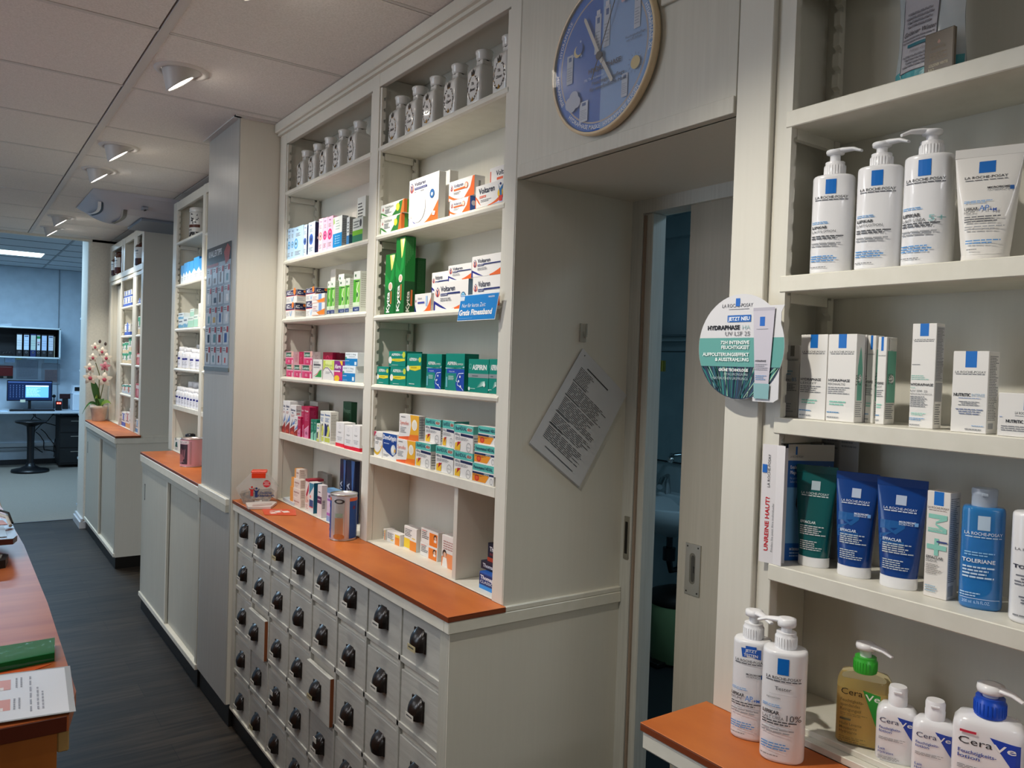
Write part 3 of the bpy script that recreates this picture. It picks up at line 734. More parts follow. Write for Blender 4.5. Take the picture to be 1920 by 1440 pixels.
# ------------------------------------------------------------------ poster on the pillar
t = empty('product_poster', (0, 0, 0)); tag(t, 'glossy price poster with rows of products on the pillar', 'poster')
b = B(); b.box(.9775, .9795, 3.53, 3.93, 1.545, 2.105, M('#98a4ad', .22)); 
pr = Print(b, lambda a, bb, k: (.9775-EPS*k*1.5, 3.93-a, 1.545+bb), .40, .56)
pr.rect(0, .86, 1, 1, M('#35383f', .22)); pr.text(.08, .92, .05, 'KNALLERTIPPS', M('#c4c8cc', .3), w=.55, bold=.02)
pr.poly([(.72, .93), (.86, .99), (.97, .95), (.93, .86), (.8, .83)], M('#8e2a22', .3)); pr.rect(.02, .835, .5, .86, M('#8b3a34', .3))
rd = random.Random(3); PC = ['#2a3342', '#86302a', '#5a7f86', '#b59a5b', '#344f86', '#b7463c', '#c9cdd0', '#6c5a4c']
for r in range(5):
    for c in range(4):
        a0 = .02+.245*c; b0 = .03+.162*(4-r)
        pts = []
        for i in range(16):
            an = 2*PI*i/16; cx = a0+.115; cy = b0+.075
            pts.append((cx+.108*max(-1, min(1, 1.35*math.cos(an))), cy+.072*max(-1, min(1, 1.35*math.sin(an)))))
        pr.poly(pts, M('#b3bcc4', .25)); pr.k -= 1
pr.k += 1
for r in range(5):
    for c in range(4):
        a0 = .02+.245*c; b0 = .03+.162*(4-r); w = rd.uniform(.05, .12)
        x0 = a0+.06+rd.uniform(0, .04); pr.rect(x0, b0+.02, x0+w, b0+rd.uniform(.06, .10), M(rd.choice(PC), .3)); pr.k -= 1
        pr.rect(a0+.15, b0+.10, a0+.215, b0+.145, M('#9b2a2a', .3)); pr.k -= 1
        pr.lines(a0+.02, b0+.11, a0+.14, b0+.14, 2, M('#3b4046', .4), seed=r*4+c); pr.k -= 1
b.build('printed_sheet', t)
b = B(); b.box(.975, .9775, 3.525, 3.935, 1.535, 1.552, ALU); b.build('bottom_rail', t)

# ------------------------------------------------------------------ sales counter at left
SC = empty('sales_counter', (0, 0, 0)); tag(SC, 'glossy cherry wood sales counter at the left edge', 'counter')
b = B(); b.prism([(-1.0, 1.50), (.168, 1.50), (.190, 1.60), (.196, 2.2), (.190, 2.9), (.163, 3.60), (.13, 4.05), (-1.0, 4.05)], .962, .989, CHERRY, 'z'); b.build('counter_top', SC)
b = B(); b.box(-.95, .152, 1.506, 4.0, .0, .9615, noisy('orange_wood', '#9a541c', '#ad6426', scale=(1, 1, .3), nscale=8, rough=.35)); b.build('body', SC)
b = B(); b.box(-.96, .165, 1.4975, 1.4998, .9625, .9885, CHERRYD, .0006); b.build('end_edge', SC)
b = B(); b.box(.1525, .170, 1.506, 3.98, .925, .9615, M('#b08a50', .5), .002); b.build('rail', SC)

def laminated(name, z): pass
t = empty('laminated_sheet', (0, 0, 0)); tag(t, 'white laminated A4 sheet with salmon boxes, overhanging the counter corner', 'sheet')
b = B(); q = [(-.02, 1.752), (.193, 1.722), (.178, 1.497), (-.03, 1.524)]
def qp(a, c, z):   # bilinear on the sheet
    x = (q[3][0]*(1-a)+q[2][0]*a)*(1-c)+(q[0][0]*(1-a)+q[1][0]*a)*c; y = (q[3][1]*(1-a)+q[2][1]*a)*(1-c)+(q[0][1]*(1-a)+q[1][1]*a)*c
    return (x, y, z)
b.prism([(p[0], p[1]) for p in q][::-1], .9935, .9943, M('#b9bcbc', .12), 'z')
pr = Print(b, lambda a, c, k: qp(a, c, .9943+EPS*k), 1, 1)
pr.rect(.02, .02, .955, .975, M('#eceef0', .18))
for c0 in (.20, .62):
    pr.rect(.30, c0, .55, c0+.22, M('#d98d78', .3)); pr.rect(.32, c0, .5, c0+.06, M('#e9d9d0', .3))
for (a, c0, c1) in ((.585, .64, .86), (.62, .64, .86), (.57, .2, .42), (.605, .2, .42), (.685, .12, .86), (.735, .14, .60), (.77, .14, .5)):
    n = 22
    for i in range(n):
        if i % 4 != 3: pr.rect(a, c0+(c1-c0)*i/n, a+.014, c0+(c1-c0)*(i+.9)/n, M('#aaacb2', .5)); pr.k -= 1
b.build('sheet', t)

t = empty('wrapped_booklet', (0, 0, 0)); tag(t, 'green booklet pack wrapped in crinkled clear film on the counter', 'booklet')
b = B(); b.prism([(-.06, 1.745), (.172, 1.778), (.181, 1.872), (-.055, 1.862)], .9895, 1.006, M('#176a30', .6, spec=.15), 'z'); b.build('booklet', t)
b = B(); vs = []; fs = []; nx, ny = 42, 10; rd = random.Random(5)
for j in range(ny+1):
    for i in range(nx+1):
        a = i/nx; c = j/ny
        x = -.065+.257*a; y = (1.738+.042*a)+(.13-.035*a)*c
        e = min(a, 1-a)*nx if a > .5 else 9; ed = min(min(c, 1-c)*ny, e)
        z = 1.0085+(.0+.0045*abs(math.sin(i*1.7+j*.9)*math.sin(j*2.1+i*.35))) if ed > .6 else .9935
        vs.append((x, y, z))
for j in range(ny):
    for i in range(nx): k = j*(nx+1)+i; fs.append((k, k+1, k+nx+2, k+nx+1))
FILM = M('#f4fbf8', .05, alpha=.07, spec=1.0)
b.add(vs, fs, FILM, True); b.build('clear_film', t)
b = B(); b.prism([(-.03, 1.722), (.135, 1.742), (.165, 1.762), (-.05, 1.748)], .9895, .9905, M('#e0602a', .4), 'z')
pr = Print(b, lambda a, c, k: (.06+a, 1.733+.12*a+c, .9905+EPS*k), .08, .012); pr.text(0, .1, .55, 'KINDER', M('#f0d8c0', .5), w=.6)
tag(b.build('flyer'), 'orange flyer peeking out under the laminated sheet on the counter', 'flyer')

t = empty('payment_stand', (0, 0, 0)); tag(t, 'red-brown tray on a black foot with a grey card on it, on the counter', 'stand')
b = B(); b.prism([(-.15, 2.70), (.150, 2.70), (.163, 2.745), (.160, 2.93), (.148, 3.02), (.12, 3.06), (-.15, 3.06)], 1.035, 1.052, M('#4d1f12', .3), 'z'); b.build('tray', t)
b = B(); b.prism([(-.14, 2.76), (.10, 2.76), (.11, 2.80), (.10, 2.96), (-.14, 2.96)], .989, 1.035, BLACKP, 'z'); b.build('foot', t)
b = B(); b.box(-.1, .136, 2.73, 2.91, 1.0525, 1.054, M('#9fb0bd', .4)); b.box(.09, .118, 2.865, 2.885, 1.054, 1.060, M('#e8e8e8', .4), .002)
tag(b.build('card'), 'grey-blue card lying on the red-brown tray', 'card')
b = B(); b.prism([(.08, 2.925), (.147, 2.925), (.138, 3.0), (.09, 3.0)], 1.0525, 1.0535, M('#e9a594', .5), 'z'); tag(b.build('price_note'), 'small pink paper note on the red-brown tray', 'note')
b = B(); b.tube([(-.1, 2.96, 1.06), (.05, 2.99, 1.082), (.11, 2.97, 1.085), (.145, 2.93, 1.075), (.152, 2.87, 1.058)], .005, M('#c9c4b8', .4), 8)
tag(b.build('cable'), 'pale cable arching over the red-brown tray', 'cable')
b = B(); b.tube([(.06, 3.01, 1.084), (.115, 2.995, 1.092), (.15, 2.95, 1.084), (.158, 2.89, 1.062)], .0035, BLACKP, 8)
tag(b.build('cable'), 'thin black cable beside the pale one above the tray', 'cable')
t = empty('card_reader', (0, 0, 0)); tag(t, 'small black card reader with a grey button at the left photo edge', 'card reader')
b = B(); b.prism([(.03, 2.58), (.128, 2.61), (.138, 2.68), (.13, 2.692), (.03, 2.692)], .989, 1.012, BLACKP, 'z'); b.build('body', t)
b = B(); b.prism([(.09, 2.62), (.118, 2.63), (.123, 2.67), (.09, 2.66)], 1.012, 1.015, M('#8c8a80', .4), 'z'); b.build('button', t)

# ------------------------------------------------------------------ office furniture
t = empty('office_desk', (0, 0, 0)); tag(t, 'pale blue-grey office desk along the back wall', 'desk')
DK = M('#c3d0da', .3)
b = B(); b.box(-1.2, 1.75, 12.3, 12.95, .755, .785, DK, .004); b.build('desktop', t)
for x in (-1.1, 1.66): b = B(); b.box(x, x+.05, 12.4, 12.9, 0, .755, M('#5c656c', .5)); b.build('leg', t)
t = empty('rolling_drawer_unit', (0, 0, 0)); tag(t, 'black rolling drawer unit under the right end of the desk', 'drawer unit')
b = B(); b.box(1.20, 1.62, 12.42, 12.9, .04, .70, M('#101214', .5), .004); b.build('body', t)
for k in range(3): b = B(); b.box(1.21, 1.61, 12.408, 12.42, .07+.21*k, .26+.21*k, M('#15181a', .4), .003); b.box(1.34, 1.48, 12.402, 12.41, .22+.21*k, .228+.21*k, ALU); b.build('drawer', t)
t = empty('stool', (0, 0, 0)); tag(t, 'black active stool with round seat and round base in the office', 'stool')
BK = M('#0e0f12', .35)
b = B(); b.lathe([(.05, .60), (.10, .625), (.165, .645), (.185, .66), (.18, .675), (.10, .668), (.001, .664)], BK, (.85, 12.15, 0), 32); b.build('seat', t)
b = B(); b.lathe([(.045, .08), (.040, .12), (.042, .45), (.050, .60)], BK, (.85, 12.15, 0), 20); b.build('column', t)
b = B(); b.lathe([(.215, .0), (.222, .012), (.215, .035), (.12, .055), (.06, .085), (.045, .12)], BK, (.85, 12.15, 0), 36); b.build('base', t)
t = empty('computer_monitor', (0, 0, 0)); tag(t, 'black computer monitor showing a bright blue window on the office desk', 'monitor')
b = B(); b.box(.60, 1.135, 12.70, 12.73, .905, 1.185, M('#0b0d12', .3), .004); b.build('housing', t)
b = B(); b.box(.61, 1.125, 12.697, 12.70, .917, 1.175, M('#04060c', .2, emit=.2))
pr = Print(b, lambda a, c, k: (.61+a, 12.697-.0004*k, .917+c), .515, .258)
pr.rect(0, 0, 1, 1, M('#0a1c3c', .2, emit=1.0)); pr.rect(.40, .14, .93, .78, M('#4a86d8', .2, emit=2.2)); pr.rect(.40, .72, .93, .78, M('#bcd6f4', .2, emit=1.6)); pr.rect(.0, .93, 1, .97, M('#41609a', .2, emit=1.0))
for i in range(5):
    for j in range(7): pr.rect(.05+.07*i, .16+.1*j, .065+.07*i, .19+.1*j, M('#5f7fb4', .2, emit=1.0)); pr.k -= 1
pr.k += 1; pr.lines(.42, .2, .78, .68, 9, M('#9fc4f0', .2, emit=2.0), fill=.25, seed=4)
b.build('screen', t)
b = B(); b.box(.80, .93, 12.66, 12.80, .785, .797, BK, .003); b.box(.85, .885, 12.72, 12.75, .797, .95, BK, .003); b.build('stand', t)
b = B(); b.box(.755, .815, 12.688, 12.690, .888, .925, M('#dfe3c8', .6)); tag(b.build('sticky_note'), 'pale sticky note on the lower edge of the office monitor', 'note')
b = B(); b.box(.62, 1.14, 12.36, 12.50, .785, .805, BK, .004)
for r in range(4): b.box(.63, 1.13, 12.372+.03*r, 12.392+.03*r, .805, .809, M('#1b1e22', .4), .001)
tag(b.build('keyboard'), 'black computer keyboard in front of the office monitor', 'keyboard')
b = B(); b.prism([(.42, 12.33), (.60, 12.35), (.59, 12.50), (.40, 12.5)], .7852, .792, M('#c5dcf2', .6), 'z'); tag(b.build('paper_stack'), 'white papers on the desk left of the keyboard', 'papers')
t = empty('label_printer', (0, 0, 0)); tag(t, 'white desktop printer with a dark top window at the desk right end', 'printer')
b = B(); b.box(1.36, 1.55, 12.45, 12.75, .785, 1.02, M('#cddbe8', .4), .01); b.prism([(1.35, 1.02), (1.52, 1.02), (1.50, 1.13), (1.37, 1.13)], 12.50, 12.74, M('#cddbe8', .4), 'y'); b.build('body', t)
b = B(); b.box(1.385, 1.48, 12.496, 12.50, 1.055, 1.11, BK, .002); b.build('window', t)
t = empty('card_terminal', (0, 0, 0)); tag(t, 'black card terminal with two red digits on the office desk', 'terminal')
b = B(); b.box(1.16, 1.235, 12.50, 12.56, .785, .915, BK, .004); b.box(1.17, 1.225, 12.48, 12.60, .785, .80, BK, .003); b.build('body', t)
b = B(); b.box(1.168, 1.228, 12.497, 12.50, .87, .905, M('#8a1512', .3, emit=.6)); b.box(1.175, 1.193, 12.4955, 12.497, .878, .895, M('#ff6a5a', .3, emit=5)); b.box(1.202, 1.220, 12.4955, 12.497, .878, .895, M('#ff6a5a', .3, emit=5)); b.build('display', t)
b = B(); b.box(1.235, 1.38, 12.80, 12.84, .93, 1.0, M('#2a0d12', .4), .004); tag(b.build('display_unit'), 'dark red-black display box standing behind the card terminal', 'display'); 
b = B(); b.box(1.27, 1.34, 12.79, 12.85, .785, .93, BK, .003); tag(b.build('charging_dock'), 'black dock under the dark red display box', 'dock')
b = B(); b.sphere((1.17, 12.85, .965), .024, BK); b.tube([(1.17, 12.85, .785), (1.17, 12.85, .96)], .006, BK); tag(b.build('webcam'), 'small black round camera on a thin stem by the terminal', 'camera')
CB = M('#0b0d10', .5); cabs = [
 [(.92, 12.9, .75), (.95, 12.92, .66), (1.1, 12.92, .58), (1.25, 12.92, .52)], [(1.2, 12.9, .75), (1.1, 12.92, .62), (1.0, 12.92, .52), (.92, 12.9, .40), (.93, 12.9, .25), (1.05, 12.9, .17)],
 [(1.15, 12.9, .70), (1.28, 12.92, .66)], [(1.02, 12.9, .50), (1.12, 12.92, .36), (1.2, 12.9, .28), (1.22, 12.9, .18)], [(.96, 12.9, .46), (1.05, 12.92, .33), (1.08, 12.92, .2), (1.2, 12.9, .17)],
 [(1.26, 12.9, .75), (1.25, 12.92, .5), (1.2, 12.9, .3), (1.19, 12.9, .1)], [(.9, 12.9, .75), (.93, 12.92, .68), (.91, 12.9, .6)]]
for i, c in enumerate(cabs):
    pts = []
    for k in range(len(c)-1):
        for s_ in range(5):
            f = s_/5; pts.append(Vector(c[k]).lerp(Vector(c[k+1]), f)+Vector((.012*math.sin(k*2+f*3), 0, .008*math.sin(f*PI))))
    pts.append(Vector(c[-1])); b = B(); b.tube(pts, .006, CB, 6)
    tag(b.build('cable'), 'black cable tangled under the office desk', 'cable', 'tangled cables under the desk')
# binder shelf on the wall
t = empty('wall_binder_shelf', (0, 0, 0)); tag(t, 'white wall shelf box with dark inside holding the office binders', 'shelf')
WS = M('#cfe0e6', .35); DIN = M('#10151a', .6)
b = B(); b.box(-1.3, 1.215, 12.60, 12.98, 1.895, 1.915, WS, .002); b.box(-1.3, 1.215, 12.60, 12.98, 1.492, 1.512, WS, .002); b.box(1.195, 1.215, 12.60, 12.98, 1.50, 1.91, WS, .002); b.build('case', t)
b = B(); b.box(-1.3, 1.195, 12.955, 12.985, 1.512, 1.895, DIN); b.box(1.188, 1.195, 12.61, 12.955, 1.512, 1.895, DIN); b.build('lining', t)
bind = [(.700, '#14171c', '#d9e2e6', 'b'), (.782, '#11141a', '#c3dcf4', 'r'), (.862, '#12275c', '#b9d0cb', 'b'), (.935, '#1a1e24', '#dbe6ee', 'g'), (.992, '#16191d', '#bcd4f4', 'n'), (1.072, '#2a2b2c', '#cad8ea', 'k')]
BN = ['leftmost black lever arch binder on the office shelf, white spine label', 'second black binder with a red-marked spine label on the office shelf', 'dark blue lever arch binder on the office shelf',
      'narrow dark binder with a green label on the office shelf', 'black binder with a pale blue label right of the green-labelled one', 'rightmost grey-black binder on the office shelf']
for i, (x, c, l, k) in enumerate(bind):
    w = .046 if k == 'g' else .066
    t = empty('ring_binder', (x, 12.70, 1.512)); tag(t, BN[i], 'binder', 'ring binders on the office shelf')
    b = B(); b.box(0, w, 0, .24, 0, .312, M(c, .5), .002); b.build('cover', t)
    b = B(); b.box(.004, w-.004, -.001, 0, .092, .295, M(l, .5)); pr = Print(b, lambda a, c2, kk: (.004+a, -.001-EPS*kk, .092+c2), w-.008, .203)
    for z in (.45, .3, .62): pr.rect(.08, z, .92, z+.012, M('#5c6d86', .5))
    if k in 'rk': pr.rect(.12, .88, .88, .95, M('#40507a', .5))
    if k == 'g': pr.rect(0, .78, 1, .95, M('#128a4a', .5)); pr.rect(.2, .35, .8, .42, M('#394258', .5)); pr.rect(.1, .5, .9, .54, M('#b05080', .5))
    b.build('spine_label', t)
    b = B(); b.lathe([(.013, 0), (.013, .003)], M('#9aa4ae', .3, metal=.8), (0, 0, 0), 14); b.lathe([(.009, 0), (.009, .0035)], BK, (0, 0, 0), 14)
    o = b.build('finger_ring', t); o.location = (w/2, 0, .060); o.rotation_euler = (PI/2, 0, 0)
b = B(); b.box(1.146, 1.150, 12.66, 12.90, 1.5125, 1.80, M('#b8b49c', .6)); tag(b.build('document_folder'), 'thin beige folder standing right of the office binders', 'folder')
b = B(); rd = random.Random(9)
for i in range(7): x = .38+.038*i; b.tube([(x, 12.72, 1.53), (x+.03, 12.70, 1.56+rd.uniform(0, .04)), (x+.05, 12.72, 1.52)], .008, M('#202226', .4), 6)
b.box(.38, .66, 12.69, 12.85, 1.513, 1.545, BK, .004); tag(b.build('device_tray'), 'black tray of dark cables left of the office binders', 'tray')
b = B(); b.prism([(.2, 1.916), (.62, 1.916), (.645, 1.93), (.63, 1.955), (.5, 1.935), (.2, 1.95)], 12.62, 12.9, M('#a9bccb', .5), 'y'); tag(b.build('paper_stack'), 'curled papers lying on top of the office wall shelf', 'papers')
for i, (x0, x1, z0, z1, c, lb, nm) in enumerate([(.44, .56, 1.40, 1.492, '#a8c6dc', 'pale torn note at the left below the office shelf', 'note'), (.57, .68, 1.425, 1.492, '#b4d4f6', 'light blue ruled note taped below the office shelf', 'note'),
        (.695, .755, 1.465, 1.492, '#c4cfa0', 'small yellow note below the office shelf', 'note'), (.815, .925, 1.465, 1.492, '#bcd0e0', 'narrow white note taped below the office shelf', 'note'), (1.02, 1.205, 1.43, 1.50, '#9fbccc', 'wide pale blue note below the shelf right end', 'note'),
        (.70, .95, 1.20, 1.46, '#8d9aa8', 'grey printed list on the wall behind the monitor', 'notice'), (1.0, 1.21, 1.13, 1.42, '#93a0ac', 'grey notice with a faint chart right of the monitor', 'notice')]):
    yy = 12.595 if z1 < 1.5 and z0 > 1.39 and i < 5 else 12.99
    if yy == 12.595: yy = 12.99
    b = B(); b.box(x0*1.03, x1*1.03, yy-.002, yy, z0, z1, M(c, .6)); pr = Print(b, lambda a, c2, kk: (x0*1.03+a, yy-.002-EPS*kk, z0+c2), (x1-x0)*1.03, z1-z0)
    if i in (1, 5): pr.lines(.1, .1, .9, .9, 3 if i == 1 else 12, M('#5f7ea6' if i == 1 else '#6c7784', .6), fill=.2, seed=i)
    if i == 6: pr.rect(.15, .1, .9, .7, M('#8c7f82', .6)); pr.lines(.2, .15, .85, .65, 8, M('#71707a', .6), fill=.3, seed=2)
    tag(b.build('wall_note' if nm == 'note' else 'wall_notice'), lb, nm)
b = B(); b.box(.515, .68, 12.985, 12.992, 1.235, 1.375, M('#7d1f1f', .5)); b.box(.515, .68, 12.984, 12.992, 1.20, 1.235, M('#1c2420', .5)); b.box(.57, .61, 12.983, 12.99, 1.203, 1.232, M('#9a9a90', .5)); b.box(.53, .665, 12.983, 12.99, 1.355, 1.36, M('#c7a0a0', .5)); tag(b.build('wall_calendar'), 'dark red calendar card on the wall left of the monitor', 'calendar')
# narrow office shelf just visible past the pier
t = empty('office_side_shelf', (0, 0, 0)); tag(t, 'blue-grey side shelf half hidden behind the wall pier', 'shelf')
b = B(); SB = M('#a9bac6', .4)
b.box(1.33, 1.36, 8.80, 9.25, .0, 1.95, SB); b.box(1.07, 1.33, 9.235, 9.25, 0, 1.95, SB); b.box(1.07, 1.33, 8.80, 8.815, 0, 1.95, SB)
for z in (.02, .50, .95, 1.40, 1.93): b.box(1.06, 1.33, 8.815, 9.235, z, z+.02, SB)
b.build('case', t)

# ------------------------------------------------------------------ paper on the niche side panel
t = empty('paper_pad', (0, 0, 0)); tag(t, 'stapled printed sheets hanging tilted on the niche side panel', 'papers')
P4 = [Vector((1.386, YN, 1.655)), Vector((1.553, YN, 1.530)), Vector((1.392, YN, 1.280)), Vector((1.218, YN, 1.405))]  # top, right, bottom, left corners
U = (P4[1]-P4[0]); Vv = (P4[3]-P4[0])
b = B()
for i in range(3):
    off = -.003-.0015*i; s_ = Vector((0, off, -.0018*(2-i)))
    ps = [P4[0]+s_, P4[1]+s_, P4[2]+s_, P4[3]+s_]; qs = [p+Vector((0, .0008, 0)) for p in ps]
    b.add([tuple(p) for p in ps+qs], [(3, 2, 1, 0), (4, 5, 6, 7), (0, 1, 5, 4), (1, 2, 6, 5), (2, 3, 7, 6), (3, 0, 4, 7)], M('#cfd0d2', .6))
pr = Print(b, lambda a, c, k: tuple(P4[3]+(P4[0]-P4[3])*0+Vector((0, -.0065-EPS*k, 0))+U.normalized()*a+(-Vv).normalized()*c), U.length, Vv.length)
INK = M('#4c4d50', .7)
pr.rect(.22, .885, .68, .897, INK); 
for (z1, n, aa, bb) in ((.865, 9, .12, .42), (.70, 9, .12, .88), (.55, 10, .12, .88), (.375, 7, .12, .88), (.25, 8, .12, .85)):
    pr.lines(aa, z1-.0155*n, bb, z1, n, INK, fill=.4, seed=n, ragged=.3)
for z in (.712, .562, .387, .262): pr.rect(.1, z, .38, z+.008, INK)
pr.rect(.22, .07, .8, .077, INK); pr.rect(.07, .955, .085, .967, BLACKP)
b.build('sheets', t)
t = empty('adhesive_hook', (0, 0, 0)); tag(t, 'clear plastic adhesive hook above the tilted sheets', 'hook')
b = B(); HKM = M('#c9c8bd', .15, alpha=.55)
b.box(1.376, 1.400, YN-.003, YN-.0005, 1.672, 1.722, HKM, .001); b.box(1.376, 1.379, YN-.007, YN-.003, 1.672, 1.722, HKM); b.box(1.397, 1.400, YN-.007, YN-.003, 1.69, 1.722, HKM)
b.tube([(1.390, YN-.003, 1.700), (1.390, YN-.010, 1.684), (1.392, YN-.014, 1.688)], .0025, HKM, 6); b.build('body', t)

# ------------------------------------------------------------------ carton prints
W1 = '#eceae6'; NAVY = '#1c2a6b'; ORG = '#e8692a'; YEL = '#f2c230'; TEAL = '#0e8a78'; TURQ = '#5cc0b4'; LRPB = '#0a6fc8'; INKC = '#55565a'; GRYT = '#8c8e92'
def K(c, r=.45): return M(c, r)
def arc_band(pr, a0, a1, y0, y1, dip, col, n=12):
    """curved swoosh: lower band from a0 to a1"""
    top = [(a0+(a1-a0)*i/n, y0+(y1-y0)*i/n-dip*math.sin(PI*i/n)) for i in range(n+1)]
    pr.poly([(a1, 0), (a0, 0)][::-1]+top[::-1], col) if False else None
    for i in range(n):
        (xa, ya), (xb, yb) = top[i], top[i+1]
        pr.poly([(xa, 0), (xb, 0), (xb, max(yb, .003)), (xa, max(ya, .003))], col); pr.k -= 1
    pr.k += 1
def figure(pr, cx, cy, r, flip=1):
    pr.disc(cx, cy, r, K('#e2705a'), n=16); pr.disc(cx, cy+r*.3*pr.w/pr.h, r*.75, K('#f3c9bb'), n=14)
    q = pr.w/pr.h
    pr.disc(cx, cy+1.15*r*q, r*.22, K(NAVY), n=10)
    pr.poly([(cx-r*.9, cy+r*1.1*q), (cx, cy+r*.5*q), (cx+r*.9, cy+r*1.2*q), (cx+r*.25, cy+r*.3*q), (cx+r*.2, cy-r*.9*q), (cx-r*.2, cy-r*.9*q), (cx-r*.25, cy+r*.3*q)], K(NAVY))
def blk(b, w, d, h, c, rough=.42): b.box(-w/2, w/2, -d/2, d/2, 0, h, K(c, rough), .0006)
def FR(b, w, d, h): return front(b, w, h, -d/2)
def SR(b, w, d, h): return right_side(b, d, h, w/2, -d/2)

def volt(b, w, d, h, strong=NAVY, small=False, ring=False, blank=False):
    blk(b, w, d, h, W1); p = FR(b, w, d, h)
    arc_band(p, 0, .42, .36, .0, -.0, K('#242a86')); arc_band(p, .45, 1, .0, .34, .06, K(ORG))
    arc_band(p, .05, .62, .22, .04, .10, K(W1))
    p.k += 1; figure(p, .115, .62, .05+.03*(h/w))
    p.text(.21, .66, .19, 'Voltaren', K('#232a4a'), w=.42, bold=.01)
    p.rect(.21, .50, .42+(.0 if ring else 0), .585, K(NAVY)); p.rect(.42, .545, .78 if ring else .99, .60, K(strong)); p.text(.22, .52, .045, 'Schmerzgel forte', K('#ffffff'), w=.19)
    p.lines(.21, .30, .66, .44, 2, K(GRYT), seed=2)
    if ring: p.disc(.875, .42, .065, K('#2b5c86')); p.disc(.875, .42, .05, K('#8fd0ee')); p.disc(.875, .42, .025, K('#2b6fae'))
    s = SR(b, w, d, h)
    if ring: s.rect(0, .35, 1, 1, K('#6f8ea8')); s.rect(0, 0, 1, .35, K(ORG))
    else: s.lines(.2, .3, .8, .7, 3, K(GRYT))
def d_voltn(b, w, d, h): volt(b, w, d, h)
def d_voltw(b, w, d, h): volt(b, w, d, h, ring=True)
def d_volto(b, w, d, h):
    blk(b, w, d, h, W1); p = FR(b, w, d, h); p.poly([(.62, .0), (1, 0), (1, .98), (.93, .98), (.84, .45)], K(ORG)); arc_band(p, 0, .62, .34, .0, .12, K(ORG)); arc_band(p, .02, .5, .16, 0, .1, K(W1))
    figure(p, .12, .62, .055); p.text(.21, .62, .2, 'Voltaren', K(NAVY), w=.36); p.rect(.21, .46, .66, .56, K(ORG)); p.disc(.70, .60, .065, K(ORG)); p.disc(.70, .60, .05, K('#f6d7c6')); p.lines(.21, .25, .5, .4, 2, K(GRYT))
    s = SR(b, w, d, h)
    if h < .05: s.rect(0, 0, 1, 1, K('#3f6bc0')); s.disc(.5, .55, .3, K('#e9e4ea'))
    else: s.rect(.4, .35, .6, .75, K('#9a9a98'))
def d_voltb(b, w, d, h):
    blk(b, w, d, h, W1); p = FR(b, w, d, h); arc_band(p, .0, .22, .55, .02, -.05, K(ORG)); arc_band(p, .03, .26, .42, .02, .06, K(W1)); arc_band(p, .45, 1, .02, .5, .1, K(ORG)); arc_band(p, .55, 1, .0, .22, .05, K('#cfd6ee'))
    p.text(.12, .60, .26, 'Voltaren', K('#141c3c'), w=.56, bold=.02); p.rect(.15, .40, .38, .50, K('#e2603a')); p.text(.16, .42, .06, 'Schmerzgel', K('#ffffff'), w=.2); p.lines(.2, .2, .6, .33, 2, K(GRYT), seed=3)
    p.disc(.88, .42, .09, K(YEL)); p.poly([(.80, .86), (.86, .6), (.98, .8), (.93, .5), (.95, .12), (.88, .12), (.86, .45)], K('#1d6fa8')); p.disc(.88, .82, .025, K(NAVY)); p.poly([(.84, .3), (.97, .3), (.95, .05), (.86, .05)], K('#d23a35'))
def d_voltb2(b, w, d, h):
    blk(b, w, d, h, W1); p = FR(b, w, d, h); p.rect(.02, .05, .07, .8, K('#e2705a')); p.text(.3, .48, .28, 'Voltaren', K('#141c3c'), w=.65, bold=.02); p.rect(.34, .22, .62, .36, K('#e2603a'))
def d_volts(b, w, d, h):
    blk(b, w, d, h, W1); p = FR(b, w, d, h); arc_band(p, 0, .12, .45, 0, .0, K(NAVY)); arc_band(p, .5, 1, 0, .75, .2, K(ORG)); figure(p, .08, .6, .035); p.text(.2, .68, .13, 'Voltaren', K('#54566a'), w=.26); p.rect(.2, .45, .62, .55, K('#3f47a0')); p.rect(.7, .3, .8, .85, K('#a8c4e8'))
def d_herb(b, w, d, h):
    blk(b, w, d, h, '#e8ebe4'); p = FR(b, w, d, h); arc_band(p, 0, .34, .42, 0, -.05, K('#3f8a3a')); arc_band(p, .04, .4, .3, 0, .08, K('#e8ebe4'))
    p.poly([(.5, 0), (.86, 0), (.95, .95), (.80, .9), (.72, .5)], K('#2e7a34')); p.disc(.74, .52, .075, K('#e8d83a')); p.disc(.70, .62, .04, K('#cfe05a')); p.poly([(.86, 0), (1, 0), (1, .98), (.95, .98)], K('#d9702e'))
    figure(p, .11, .62, .03); p.text(.2, .66, .17, 'VoltaNatura', K('#3d4540'), w=.36); p.lines(.2, .25, .48, .6, 4, K('#70767a'), seed=5)
    s = SR(b, w, d, h); s.rect(0, 0, .45, 1, K('#d9702e')); s.rect(.45, 0, 1, 1, K('#4f9a3e'))
